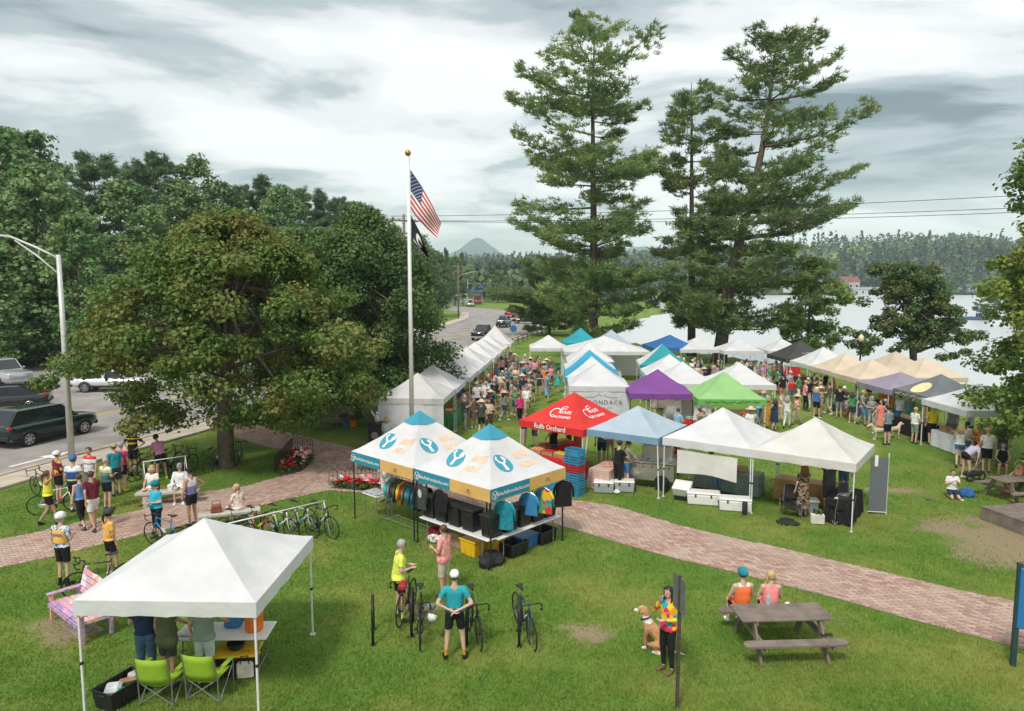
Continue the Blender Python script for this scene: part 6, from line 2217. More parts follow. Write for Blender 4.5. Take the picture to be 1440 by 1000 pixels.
    if kind == 'truck':
        MB().box((-1.4, 0, 1.9), (4.4, 2.2, 1.9), bev=.05).build('cargo_box', pm, t)
    # trim, lights, wheels
    MB().box((-h + .03, 0, .48), (.14, W * .90, .20), bev=.04).build('bumper', TRIM, t)
    MB().box((h - .05, 0, .46), (.16, W * .80, .20), bev=.04).build('bumper', TRIM if kind != 'pickup' else CHROME, t)
    MB().box((h - .04, 0, .74), (.08, W * .46, .20), bev=.02).build('grille', TRIM, t)
    MB().box((-h + .0, 0, .82), (.02, .36, .15)).build('licence_plate', PLATE, t)
    for s in (-1, 1):
        MB().box((-h + .10, s * w * .76, .92), (.16, .38 * w, .13), bev=.03).build('tail_light', TAILL, t)
        MB().box((h - .14, s * w * .66, .78), (.18, .36 * w, .14), bev=.03).build('head_light', HEADL, t)
        MB().box((c3 - .32, s * (w * .98 + .06), belt + .06), (.12, .18, .13), bev=.04).build('wing_mirror', pm, t)
        MB().box((0, s * (w * .985), .40), (L * .52, .05, .14), bev=.02).build('sill', TRIM, t)
        for x in (-ax, ax):
            MB().torus((x, s * (w + .0), r + .01), r * 1.10, .035, 20, 5, 'Y', 0, math.pi).build('wheel_arch', TRIM, t, True)
            wh = MB().lathe([(r * .99, -.11 * s), (r, -.09 * s), (r, .09 * s), (r * .97, .11 * s), (r * .70, .115 * s), (r * .66, .07 * s)], 26, (x, s * (w - .10), r), 'Y').build('wheel', RUBBER, t, True)
            b = MB()
            b.lathe([(.06, -.02), (.06, .03)], 10, (x, s * (w - .10) + s * .09, r), 'Y')
            for i in range(7):
                q = 6.2832 * i / 7
                b.box((x + math.cos(q) * r * .36, s * (w - .005), r + math.sin(q) * r * .36), (r * .62, .02, .06), ry=-q)
            b.torus((x, s * (w + .0), r), r * .66, .02, 22, 5)
            b.build('rim', CHROME, wh)
    return t


_hd = math.degrees(math.atan2(KERB[5][1] - KERB[2][1], KERB[5][0] - KERB[2][0]))
for lb, px, py, rz_, pc, kd in (('dark green SUV driving along the kerb past the lamp post', 62, 617, _hd - 2, (.010, .026, .026), 'suv'), ('black sedan in the lane beyond the dark green SUV', 4, 577, 205, (.014, .015, .018), 'sedan'), ('silver pickup waiting at the junction, facing the park', 2, 541, -30, (.42, .44, .46), 'pickup'), ('dark red pickup behind the silver pickup at the junction', -6, 508, -34, (.18, .014, .012), 'pickup'), ('white sedan turning behind the olive maple', 160, 549, 8, (.72, .73, .74), 'sedan')):
    g = G(px, py)
    car(lb, (g.x, g.y, .006), rz_, pc, kd, cat='pickup truck' if kd == 'pickup' else 'car')
g = G(687, 477)
car('black pickup passing the end of the white tents', (g.x - .6, g.y, .006), -104, (.015, .016, .018), 'pickup', cat='pickup truck')
g = G(708, 460)
car('dark boxy off roader on the road bend', (g.x, g.y, .006), -100, (.02, .03, .03), 'jeep')
g = G(739, 455)
car('black car in the outer lane of the road bend', (g.x, g.y, .006), 172, (.015, .015, .016), 'sedan')
g = G(722, 446)
car('bright red pickup on the road bend', (g.x, g.y, .006), -112, (.45, .015, .012), 'pickup', cat='pickup truck')
car('white van far down the road', (-12.0, 205, .006), -85, (.72, .72, .72), 'van', cat='van')
car('red box truck far down the road', (-11.2, 228, .006), -80, (.42, .03, .03), 'truck', cat='truck')
# ================================================================== street furniture, flags, poles
GALV = mat('galvanised pole', (0.58, 0.57, 0.55), .5, .3, .08)
POLE_W = mat('white pole paint', (0.78, 0.78, 0.77), .4, .1, .04)
GOLD = mat('gilded ball', (0.45, 0.28, 0.08), .3, .8, .1)
g = G(101, 645)
t = thing('street_lamp', 'tall galvanised street lamp with truss arm over the road', 'street lamp', (g.x, g.y, 0))
MB().tube([(0, 0, 0), (0, 0, 8.45)], [.13, .085], 12).build('pole', GALV, t, True)
MB().box((0, 0, .06), (.36, .36, .12), bev=.02).build('base', GALV, t)
a = MB()
a.tube([(0, 0, 8.3), (-1.0, .2, 8.75), (-2.2, .45, 9.2), (-3.2, .65, 9.32)], .045, 8)
a.tube([(0, 0, 7.65), (-1.0, .2, 8.42), (-2.0, .4, 9.05)], .035, 8)
a.tube([(-.9, .18, 8.35), (-.9, .18, 8.70)], .02, 6)
a.build('arm', GALV, t, True)
MB().box((-3.5, .7, 9.32), (.7, .32, .13), rz=R(168), bev=.05).build('lamp_head', GALV, t)

# flagpole
g = G(580, 640)
t = thing('flagpole', 'tall white flagpole with a gilded ball behind the bike tents', 'flagpole', (g.x, g.y, 0))
TOPZ = CAM_H + (395 - 229) / FPX * (g.y * math.cos(PITCH)) + .15
MB().tube([(0, 0, 0), (0, 0, TOPZ)], [.105, .06], 14).build('pole', POLE_W, t, True)
MB().lathe([(.25, 0), (.24, .06), (.12, .10)], 16).build('collar', POLE_W, t, True)
MB().ball((0, 0, TOPZ + .13), .125, 16, 10).build('ball', GOLD, t, True)
MB().tube([(.07, -.02, TOPZ), (.085, -.02, 1.2)], .006, 4).build('rope', POLE_W, t)
FR = mat('flag red', (0.52, 0.025, 0.04), .7, 0, .06); FW = mat('flag white', (0.78, 0.77, 0.76), .7, 0, .04); FB = mat('flag blue', (0.02, 0.035, 0.13), .7, 0, .06)
_s = (g.y * .995 + .3) / FPX


def flag(name, label, zt, top, bot, nu, nv, colour, mats):
    V, F, mi = [], [], []
    for j in range(nv + 1):
        for i in range(nu + 1):
            u, v = i / nu, j / nv
            xt, zt_ = np.interp(u, [p[0] for p in top], [p[1] for p in top]), np.interp(u, [p[0] for p in top], [p[2] for p in top])
            xb, zb_ = np.interp(u, [p[0] for p in bot], [p[1] for p in bot]), np.interp(u, [p[0] for p in bot], [p[2] for p in bot])
            x = (xt + (xb - xt) * v) * _s; z = (zt_ + (zb_ - zt_) * v) * _s
            y = .16 * math.sin(u * 7 + v * 2.5) * u ** .6 + .08 * math.sin(u * 13 - v * 5) * u
            V.append((g.x + .09 + x, g.y - .02 + y, zt - z))
    for j in range(nv):
        for i in range(nu):
            a = j * (nu + 1) + i
            F.append((a, a + 1, a + nu + 2, a + nu + 1)); mi.append(colour(i, j))
    b = MB(); b.add(V, F); b.mi = mi
    o = b.build(name, mats, None, True)
    m = o.modifiers.new('thickness', 'SOLIDIFY'); m.thickness = .004
    return tag(o, label, 'flag')


def us(i, j):
    if i < 24 and j < 21:
        return 1 if (i % 4 == 2 and j % 4 == 2) or (i % 4 == 0 and j % 4 == 0 and i and j) else 2
    return 0 if (j // 3) % 2 == 0 else 1


_zt = TOPZ - 18 * _s
flag('flag', 'red, white and blue striped flag hanging from the pole', _zt, [(0, 0, 0), (.35, 15, 22), (.7, 31, 50), (1, 41, 72)], [(0, 0, 53), (.35, 9, 66), (.7, 22, 80), (1, 35, 92)], 60, 39, us, [FR, FW, FB])


def pw(i, j):
    d = math.hypot((i - 18) / 7, (j - 13) / 7)
    return 1 if (d < 1 and not (i > 17 and 10 < j < 17)) or (4 < i < 34 and j in (23, 24) and i % 3) else 0


flag('flag', 'black flag with a white emblem under the striped flag', _zt - 62 * _s, [(0, 0, 0), (.5, 12, 22), (1, 24, 54)], [(0, 0, 32), (.5, 9, 44), (1, 22, 62)], 36, 27, pw, [mat('flag black', (.012, .012, .014), .75), FW])

# black lamp post with a globe at the water
g = G(1208, 535)
t = thing('park_lamp', 'black park lamp with a pale globe at the lake shore', 'park lamp', (g.x - 3.6 * 0, g.y, 0))
_hh = CAM_H + (395 - 483) / FPX * g.y
MB().lathe([(.18, 0), (.17, .35), (.09, .5), (.065, .6), (.055, _hh), (.10, _hh + .05), (.11, _hh + .12)], 12).build('post', BLKTUBE, t, True)
MB().lathe([(.10, 0), (.19, .12), (.21, .28), (.16, .45), (.06, .52), (.02, .62)], 14, (0, 0, _hh + .12)).build('globe', mat('lamp globe', (.80, .66, .42), .4), t, True)

# utility poles and wires
WOODP = mat('pole timber', (.20, .15, .115), .9, 0, .25, 4, .4, 12)
WIRE = mat('cable', (.02, .02, .02), .6)


def upole(label, x, y, h, arm=0.0, lamp=False):
    z = float(terrain(x, y))
    t = thing('utility_pole', label, 'utility pole', (x, y, z))
    MB().tube([(0, 0, -.3), (0, 0, h)], [.17, .11], 9).build('pole', WOODP, t, True)
    for k in range(2):
        MB().box((0, 0, h - .5 - k * 1.0), (2.4, .11, .13), rz=arm).build('crossarm', WOODP, t)
        for q in (-1.0, -.4, .4, 1.0):
            MB().lathe([(.04, 0), (.06, .05), (.03, .14)], 7, (q * math.cos(arm), q * math.sin(arm), h - .43 - k)).build('insulator', STEELM, t)
    if lamp:
        MB().tube([(0, 0, h - 2.2), (2.2, 0, h - 1.6), (3.6, 0, h - 1.4)], .05, 6).build('lamp_arm', GALV, t, True)
    return t


upole('timber utility pole behind the dark maple', -8.7, 58, 12.7, R(35))
upole('timber utility pole with lamp arm on the grass corner', -10.4, 138, 10.6, 0, True)
upole('timber utility pole left of the far road', -17.5, 190, 10.5)
upole('timber utility pole beside the far blue roof', -22.0, 225, 11)
upole('far timber utility pole where the road bends away', -14.8, 215, 12)
upole('timber utility pole on the right hand lake shore', 117, 168, 9.5)
t = thing('signal_gantry', 'grey traffic signal gantry far down the road', 'traffic signal', (-12, 246, 0))
for x in (-3.2, 4.6):
    MB().tube([(x, 0, 0), (x, 0, 8)], .14, 8).build('post', GALV, t, True)
MB().tube([(-3.2, 0, 6.4), (7.5, 0, 6.4)], .10, 8).build('beam', GALV, t, True)
for x in (-.5, 2.2):
    MB().box((x, 0, 5.9), (.35, .3, .9), bev=.05).build('signal', CLIP, t)


def cable(label, a, c, sag, r=.018):
    a, c = Vector(a), Vector(c)
    pts = [a.lerp(c, i / 24) - Vector((0, 0, sag * 4 * (i / 24) * (1 - i / 24))) for i in range(25)]
    o = MB().tube(pts, r, 5).build('power_cable', WIRE)
    tag(o, label, 'cable')


cable('uppermost black power cable running behind the pines', (-9.6, 57.3, 12.5), (64, 29, 13.9), .9)
cable('middle black power cable running behind the pines', (-8.7, 58, 12.2), (64, 29, 12.9), .9)
cable('lowest black power cable running behind the pines', (-7.8, 58.6, 12.2), (64, 29.5, 12.7), 1.0)
for i, z in enumerate((13.0, 11.6, 10.2)):
    cable(['top', 'middle', 'bottom'][i] + ' power cable strung along the wood across the road', (-75, 62, z + .5), (-8.7, 58, min(12.4, z)), .9, .014)


# ---------------------------------------------------------------- benches and tables
TIMBER = mat('weathered timber', (.19, .155, .125), .85, 0, .3, 3, .5, 18)
STONE = mat('pale stone', (.47, .44, .39), .85, 0, .15, 4, .4, 20)


def picnic_table(label, c, rz, L=1.85):
    t = thing('picnic_table', label, 'picnic table', (c[0], c[1], 0), R(rz))
    for i in range(5):
        MB().box((0, (i - 2) * .148, .735), (L, .138, .04), bev=.008).build('plank', TIMBER, t)
    for s in (-1, 1):
        b = MB()
        hx, hy = L / 2 + .10, .125
        n = 7
        ring = []
        for sx in (1, -1):
            for i in range(n):
                q = -math.pi / 2 + math.pi * i / (n - 1)
                ring.append((sx * (hx - hy + hy * math.cos(q)), sx * hy * math.sin(q)))
        V = [(x, s * .72 + y, .43) for x, y in ring] + [(x, s * .72 + y, .47) for x, y in ring]
        m = len(ring)
        F = [tuple(range(m - 1, -1, -1)), tuple(range(m, 2 * m))] + [(i, (i + 1) % m, m + (i + 1) % m, m + i) for i in range(m)]
        b.add(V, F).build('bench_seat', TIMBER, t)
    for x in (-L * .36, L * .36):
        for s in (-1, 1):
            MB().box((x, s * .47, .36), (.045, .13, .86), rx=s * R(31)).build('leg', TIMBER, t)
        MB().box((x + .047, 0, .40), (.045, 1.66, .12)).build('bearer', TIMBER, t)
        MB().box((x + .047, 0, .68), (.045, .72, .08)).build('batten', TIMBER, t)
    return t


_tb = G(1098, 860, .75)
picnic_table('weathered picnic table where the two riders sit', (_tb.x, _tb.y), 3)
o = MB().lathe([(.036, 0), (.038, .01), (.038, .17), (.03, .19), (.02, .195), (.02, .23)], 12).build('water_bottle', mat('pale teal bottle', (.35, .52, .52), .3)); g = G(1080, 850, .757)
o.location = (g.x, g.y, .757); tag(o, 'pale teal water bottle on the picnic table', 'bottle')
o = MB().box((0, 0, .015), (.09, .06, .03), rz=.5, bev=.01).build('napkin', FW); g = G(1107, 849, .757); o.location = (g.x, g.y, .757); tag(o, 'crumpled white napkin on the picnic table', 'napkin')
o = MB().box((0, 0, .01), (.22, .10, .02), rz=.1, bev=.006).build('phone_case', CLIP); g = G(1163, 893, .472); o.location = (g.x, g.y, .472); tag(o, 'black case lying on the picnic bench', 'case')
_tr = G(1408, 672, .75)
picnic_table('picnic table in the shade of the tall bright maple', (_tr.x + .6, _tr.y), 12)
_ts = G(462, 580, .75)
picnic_table('picnic table in the shade of the dark maple', (_ts.x, _ts.y), -8)
# stage platform
g = G(1436, 727, .38)
t = thing('stage', 'low weathered wooden stage at the edge of the bare soil', 'stage', (g.x + .95, g.y + .1, 0), R(12))
for i in range(15):
    MB().box((0, -1.05 + i * .15, .40), (2.7, .142, .04), bev=.006).build('plank', TIMBER, t)
for y in (-1.11, 1.1):
    MB().box((0, y, .19), (2.66, .05, .37)).build('skirt_board', TIMBER, t)
for x in (-1.32, 1.32):
    MB().box((x, 0, .19), (.05, 2.16, .37)).build('skirt_board', TIMBER, t)
MB().box((-.9, -1.35, .10), (.9, .35, .20), bev=.01).build('step', mat('pale timber', (.42, .36, .28), .8, 0, .2, 5), t)


def stone_bench(label, c, rz, L):
    t = thing('stone_bench', label, 'bench', (c.x, c.y, 0), R(rz))
    MB().box((0, 0, .41), (L, .42, .09), bev=.015).build('seat', STONE, t)
    for x in (-L * .34, L * .34):
        MB().box((x, 0, .18), (.16, .36, .37), bev=.015).build('support', STONE, t)


B1 = G(236, 690, .45)
stone_bench('pale stone bench where two people sit by the path', B1, 12, 1.95)
B2 = G(323, 719, .45)
stone_bench('pale stone bench with the blonde woman and her brown bag', B2, 22, 1.75)
B3 = G(520, 648, .4)
stone_bench('pale stone bench beside the pedestal behind the bike tent', B3, -20, 1.6)
o = MB().box((0, 0, .11), (.15, .20, .22), bev=.02, taper=1.15).build('paper_bag', FW); o.location = (B1.x + .12, B1.y, .456); tag(o, 'white paper bag standing on the stone bench', 'bag')
t = thing('handbag', 'brown leather handbag on the stone bench', 'bag', (B2.x - .35, B2.y - .12, .456), .4)
MB().box((0, 0, .12), (.34, .18, .24), bev=.04, taper=.8).build('body', mat('brown leather', (.24, .07, .04), .45, 0, .2, 8), t)
MB().tube([(-.12, 0, .22), (-.10, 0, .36), (.10, 0, .36), (.12, 0, .22)], .012, 6).build('handle', mat('brown leather', (.24, .07, .04), .45), t)

# painted bench
PB = [mat('bench paint %d' % i, c, .55, 0, .35, 9, 0, 40, .4, 0, c2) for i, (c, c2) in enumerate([((.62, .28, .36), (.70, .52, .62)), ((.66, .36, .42), (.52, .40, .62)), ((.70, .50, .20), (.66, .30, .38)), ((.20, .28, .55), (.62, .30, .42))])]
SLATP = speckle('painted patches', [(.66, .34, .38), (.74, .60, .62), (.60, .36, .50), (.74, .46, .30), (.70, .66, .60), (.52, .42, .62)], 7)
t = thing('painted_bench', 'garden bench painted in pink, lilac, yellow and blue', 'bench', (-9.25, 14.6, 0), R(-39))
for i in range(5):
    MB().box((0, -.26 + i * .125, .42 - i * .006), (1.75, .11, .03), bev=.005).build('seat_slat', SLATP if i else PB[3], t)
for i in range(4):
    MB().box((0, .31 + i * .035, .52 + i * .125), (1.75, .025, .11), rx=R(-16), bev=.005).build('back_slat', SLATP, t)
for s in (-1, 1):
    MB().box((s * .84, -.02, .60), (.12, .68, .035), bev=.006).build('armrest', PB[3] if s < 0 else PB[2], t)
    MB().box((s * .84, -.28, .30), (.07, .07, .60), bev=.006).build('leg', PB[2] if s < 0 else PB[3], t)
    MB().box((s * .84, .27, .30), (.07, .07, .60), bev=.006).build('leg', PB[3], t)
    MB().box((s * .84, .38, .70), (.07, .05, .62), rx=R(-16), bev=.006).build('back_post', PB[0], t)
MB().box((0, -.335, .36), (1.72, .03, .10), bev=.005).build('front_rail', PB[3], t)
s_ = MB().box((0, 0, -.01), (1.1, .5, .05), bev=.01).build('bench_pad', mat('stained concrete', (.27, .23, .19), .9, 0, .35, 6)); s_.location = (-9.25, 14.6, 0); s_.rotation_euler = (0, 0, R(-39)); tag(s_, 'worn concrete pad under the painted bench', 'paving slab')

# ---------------------------------------------------------------- signs
g = G(952, 996)
t = thing('sign_post', 'brown steel post with a small sign seen edge on', 'sign', (g.x, g.y, 0), R(8))
MB().box((0, 0, 1.2), (.055, .04, 2.4)).build('post', mat('rusty steel', (.10, .075, .06), .7, .3, .3, 10), t)
MB().box((0, .035, 2.06), (.016, .46, .62), rz=R(4), bev=.004).build('sign_panel', mat('grey sign back', (.16, .17, .16), .6, .2, .15, 6), t)
g = G(1424, 936)
t = thing('map_sign', 'blue information board with a map on dark green posts', 'sign', (g.x, g.y, 0), R(-14))
for x in (0, 1.5):
    MB().box((x, 0, 1.03), (.09, .09, 2.06), bev=.01).build('post', mat('dark green post', (.02, .06, .055), .6, 0, .15), t)
pn = MB().box((.72, -.05, 1.38), (1.46, .05, 1.20), bev=.02).build('panel', mat('sign blue', (.025, .17, .42), .5, 0, .06), t)
MB().box((.72, -.082, 1.28), (1.22, .012, .80)).build('map', speckle('map print', [(.62, .68, .50), (.68, .62, .42), (.40, .58, .66), (.66, .66, .55)], 7), pn)
MB().add([(.75 + x, -.080, 1.83 + y) for x, y in disc(.08, 16)[0]], disc(.08, 16)[1]).build('emblem', FW, pn)
for i, c in enumerate(('red', 'yellow', 'orange')):
    MB().box((.20 + i * .14, -.092, .92), (.11, .01, .07)).build('legend_patch', fab(c), pn)
g = G(722, 492)
t = thing('parking_sign', 'round blue sign on a post at the end of the roadside tents', 'sign', (g.x, g.y, 0))
MB().tube([(0, 0, 0), (0, 0, 2.6)], .035, 7).build('post', GALV, t)
MB().lathe([(.36, -.02), (.38, 0), (.36, .02)], 20, (0, -.05, 2.3), 'Y').build('panel', mat('sign blue', (.02, .14, .36), .5), t)

# pedestal with a pale bust
g = G(531, 630)
t = thing('memorial', 'dark carved pedestal topped by a pale bird sculpture', 'statue', (g.x, g.y, 0), R(-12))
MB().box((0, 0, .55), (.62, .55, 1.1), taper=1.05, bev=.03).build('pedestal', mat('dark iron', (.035, .036, .036), .6, .2, .3, 6, .4, 14), t)
MB().box((0, 0, 1.13), (.72, .62, .08), bev=.02).build('capital', mat('dark iron', (.035, .036, .036), .6), t)
b = MB().ball((0, 0, 1.33), .13, 10, 8, (1, .8, 1.5)).ball((.02, -.03, 1.58), .07, 8, 6)
b.tube([(.02, -.09, 1.58), (.02, -.15, 1.56)], [.02, .004], 6)
for s in (-1, 1):
    b.tube([(s * .08, 0, 1.40), (s * .22, .04, 1.55), (s * .30, .05, 1.72)], [.06, .05, .012], 7, flat=.4)
b.build('sculpture', mat('pale cast stone', (.58, .57, .52), .7, 0, .12, 10), t, True)
MB().add([(x, -.29, .62 + y) for x, y in disc(.17, 18)[0]], disc(.17, 18)[1]).build('plaque', mat('grey plaque', (.30, .31, .31), .5, .2), t)


# ---------------------------------------------------------------- flower beds with wire fences
IRON = mat('black wire', (.02, .02, .02), .6, .2)
SOIL = mat('garden soil', (.07, .05, .038), .95, 0, .3, 8, .6, 20)
PET = {'red': mat('red petals', (.55, .012, .02), .6, 0, .2, 20), 'white': mat('white petals', (.80, .78, .74), .6, 0, .06, 20), 'pink': mat('pink petals', (.75, .22, .24), .6, 0, .2, 20)}
FOL = leafmat('bedding leaves', (.05, .11, .03), (.10, .19, .05), (.09, .15, .04), 2.0)


def flower_bed(label, poly, seed):
    rng = np.random.default_rng(seed)
    cx, cy_ = np.mean([p[0] for p in poly]), np.mean([p[1] for p in poly])
    t = thing('flower_bed', label, 'flower bed', (cx, cy_, 0))
    P = [(p[0] - cx, p[1] - cy_) for p in poly]
    b = MB(); n = len(P)
    b.add([(x, y, .015) for x, y in P] + [(x * .85, y * .85, .10) for x, y in P], [tuple(range(n, 2 * n))] + [(i, (i + 1) % n, n + (i + 1) % n, n + i) for i in range(n)])
    b.build('soil', SOIL, t)
    xs, ys = rng.uniform(min(p[0] for p in P), max(p[0] for p in P), 900), rng.uniform(min(p[1] for p in P), max(p[1] for p in P), 900)
    m = in_poly(xs, ys, [(x * .92, y * .92) for x, y in P])
    xs, ys = xs[m], ys[m]
    k = len(xs)
    C = np.stack([xs, ys, np.full(k, .18)], 1)
    Pp, N, S = cloud(C[:min(k, 160)], np.full(min(k, 160), .12), 16, .09, .8, rng=rng)
    V, F = leaf_quads(Pp, N, S, rng=rng)
    o = link_mesh('foliage', np_mesh('foliage', V, F), FOL, t); o['kind'] = 'stuff'
    # blooms: each a cluster of petals, as many as can be told apart
    bloom = {}
    for c in PET:
        fb = MB()
        for i in range(7):
            q = 6.2832 * i / 7
            d = Vector((math.cos(q), math.sin(q), .35))
            sd = Vector((-math.sin(q), math.cos(q), 0))
            fb.add([(0, 0, 0), tuple(d * .05 + sd * .03), tuple(d * .085 + Vector((0, 0, -.01))), tuple(d * .05 - sd * .03)], [(0, 1, 2, 3)])
        fb.ball((0, 0, .015), .022, 6, 4)
        me = bpy.data.meshes.new('bloom'); me.from_pydata(fb.v, [], fb.f); me.update(); me.materials.append(PET[c]); bloom[c] = me
    cnt = 0
    for i in range(k):
        if cnt >= 120: break
        pn_ = vnoise(np.array([xs[i] * 1.7 + 9]), np.array([ys[i] * 1.7 + seed]), 3)[0] + rng.normal() * .16
        c = 'red' if pn_ < .47 else ('white' if pn_ < .72 else 'pink')
        f = bpy.data.objects.new('bloom', bloom[c]); col.objects.link(f); f.parent = t
        f.location = (xs[i], ys[i], .29 + rng.uniform(-.05, .06)); s = rng.uniform(.8, 1.4); f.scale = (s, s, s)
        f.rotation_euler = (rng.normal() * .4 + .3, rng.normal() * .4, rng.random() * 6)
        cnt += 1
    return t


def wire_fence(label, line, step=.26, h=.62):
    L = resample(line, step)
    t = thing('wire_fence', label, 'fence', (L[0].x, L[0].y, 0))
    for a, c in zip(L, L[1:]):
        a, c = a - L[0], c - L[0]
        d = c - a
        m = (a + c) / 2
        pts = [(a.x, a.y, 0), (a.x, a.y, h * .72)] + [(m.x - d.x * .5 * math.cos(q * math.pi / 6), m.y - d.y * .5 * math.cos(q * math.pi / 6), h * .72 + h * .28 * math.sin(q * math.pi / 6)) for q in range(1, 6)] + [(c.x, c.y, h * .72), (c.x, c.y, 0)]
        b = MB().tube(pts, .011, 5)
        b.tube([(m.x, m.y, 0), (m.x, m.y, h * .9)], .008, 4)
        b.build('hoop', IRON, t)
    e = [(p - L[0]) for p in L]
    MB().tube([(p.x, p.y, .14) for p in e], .008, 4).build('rail', IRON, t)
    MB().tube([(p.x, p.y, h * .62) for p in e], .008, 4).build('rail', IRON, t)


bedA = P_((393, 670), (388, 664), (408, 642), (416, 636), (438, 640), (440, 646), (430, 660), (412, 668))
flower_bed('triangular bed of red and white petunias at the path junction', bedA, 4)
wire_fence('low black hooped wire fence along the triangular flower bed', P_((386, 664), (412, 634), (440, 638)))
bedB = P_((463, 687), (480, 681), (530, 683), (580, 690), (578, 697), (520, 692))
flower_bed('long bed of red and white flowers behind the shirt rack', bedB, 6)
wire_fence('low black hooped wire fence along the long flower bed', P_((463, 684), (520, 679), (585, 689)))

# guard rail between the far lawn and the road
L_ = resample([(-1.2, 76), (2.6, 92), (5.6, 103), (9.8, 118)], 2.4)
t = thing('rail_fence', 'low post and rail fence between the lawn and the road', 'fence', (0, 0, 0))
for p in L_:
    MB().box((p.x, p.y, .45), (.14, .14, .9), bev=.02).build('post', TIMBER, t)
MB().tube([(p.x, p.y, .80) for p in L_], .05, 6).build('rail', TIMBER, t)
MB().tube([(p.x, p.y, .45) for p in L_], .04, 6).build('rail', TIMBER, t)

# ---------------------------------------------------------------- far buildings, boats and docks
def house(label, c, rz, w, d, h, rh, wallc, roofc, nwin=3, cat='building'):
    z = max(float(terrain(c[0], c[1])), LAKE_Z - .2)
    t = thing('house', label, cat, (c[0], c[1], z), R(rz))
    wl = MB().box((0, 0, h / 2), (w, d, h)).build('wall', mat('wall ' + label, wallc, .8, 0, .1, 1), t)
    b = MB()
    b.add([(-w / 2 - .4, -d / 2 - .4, h), (w / 2 + .4, -d / 2 - .4, h), (w / 2 + .4, d / 2 + .4, h), (-w / 2 - .4, d / 2 + .4, h), (-w / 2 - .4, 0, h + rh), (w / 2 + .4, 0, h + rh)], [(0, 1, 5, 4), (2, 3, 4, 5), (0, 4, 3), (1, 2, 5), (3, 2, 1, 0)])
    b.build('roof', mat('roof ' + label, roofc, .8, 0, .15, 1), t)
    for i in range(nwin):
        x = -w / 2 + w * (i + .5) / nwin
        f = MB().box((x, -d / 2 - .03, h * .55), (w / nwin * .5, .10, h * .42)).build('window', FW, t)
        MB().box((x, -d / 2 - .09, h * .55), (w / nwin * .40, .03, h * .34)).build('pane', GLASS, f)


house('brown boathouse on the far shore', (196, 437), 0, 16, 9, 5, 3, (.22, .09, .05), (.12, .12, .12))
house('red roofed boathouse on the far shore', (208, 443), 0, 11, 9, 7, 3, (.38, .36, .33), (.22, .07, .06))
house('long grey boathouse low at the water', (215, 434), 0, 18, 8, 3.5, 1.5, (.45, .46, .46), (.28, .29, .30), 5)
house('white house among the trees on the far shore', (268, 452), -10, 9, 8, 8, 3, (.74, .73, .70), (.25, .25, .26))
house('small dark boathouse with green roof on the far shore', (286, 442), 0, 13, 7, 3.6, 2, (.10, .14, .16), (.06, .12, .12))
house('pale house half hidden on the far shore by the pines', (175, 446), 0, 14, 8, 5, 3, (.60, .58, .54), (.30, .29, .28))
house('low blue roofed building beside the far road', (-22, 250), 12, 22, 12, 3.6, 3, (.40, .40, .38), (.06, .14, .30), 5)


def boat(label, x, y, rz, hull, L=6.0, roofc=None):
    t = thing('boat', label, 'boat', (x, y, LAKE_Z), R(rz))
    V, F = [], []
    st = [(-L / 2, .95), (-L / 4, 1.1), (L / 5, 1.05), (L * .4, .55), (L / 2, .05)]
    for xx, w in st:
        V += [(xx, -w, .75), (xx, -w * .75, -.15), (xx, 0, -.3), (xx, w * .75, -.15), (xx, w, .75)]
    for i in range(4):
        for j in range(4):
            F.append((i * 5 + j, i * 5 + j + 1, i * 5 + j + 6, i * 5 + j + 5))
        F.append((i * 5 + 4, i * 5, i * 5 + 5, i * 5 + 9))
    F.append((0, 1, 2, 3, 4))
    MB().add(V, F).build('hull', mat('hull ' + label, hull, .35, 0, .05), t)
    MB().box((.2, 0, 1.05), (1.0, 1.7, .6), taper=.8, bev=.05).build('windscreen', GLASS, t)
    if roofc:
        MB().box((-.6, 0, 2.05), (2.8, 2.0, .1), bev=.03).build('canopy', mat('boat canopy ' + label, roofc, .7), t)
        for a in (-1.8, .6):
            for s in (-.85, .85):
                MB().tube([(a, s, .7), (a, s, 2.0)], .03, 5).build('canopy_post', STEELM, t)


boat('blue canopied motor boat moored by the right hand shore', 104, 158, 160, (.06, .12, .20), 7.5, (.03, .10, .20))
boat('white motor boat moored by the right hand shore', 101, 146, 170, (.72, .72, .72), 5.5, (.15, .16, .18))
t = thing('dock', 'grey timber dock beside the moored boats', 'dock', (108, 152, LAKE_Z), R(20))
for i in range(12):
    MB().box((-5 + i * .9, 0, .55), (.86, 1.6, .08)).build('plank', TIMBER, t)
for x in (-5, 0, 5):
    for s in (-.7, .7):
        MB().tube([(x, s, -1), (x, s, .9)], .09, 6).build('pile', TIMBER, t)
# ================================================================== what stands in and around the stalls
TABLE_W = mat('white table top', (.76, .76, .75), .45, 0, .04)
GREYLEG = mat('grey steel leg', (.30, .30, .31), .4, .5)


def inT(T, x, y):
    """spot x, y of a tent's own plan in the world"""
    a = T.t.rotation_euler[2]
    return Vector((T.t.location.x + x * math.cos(a) - y * math.sin(a), T.t.location.y + x * math.sin(a) + y * math.cos(a), 0))


def fold_table(label, p, rz, L=1.8, W=.75, h=.74, top=TABLE_W):
    t = thing('folding_table', label, 'table', (p[0], p[1], 0), rz)
    MB().box((0, 0, h - .02), (L, W, .04), bev=.012).build('tabletop', top, t)
    for x in (-L * .4, L * .4):
        for s in (-1, 1):
            MB().tube([(x, s * W * .38, h - .04), (x, s * W * .40, 0)], .014, 6).build('leg', GREYLEG, t)
        MB().tube([(x, -W * .39, .12), (x, W * .39, .12)], .011, 5).build('stretcher', GREYLEG, t)
    return t


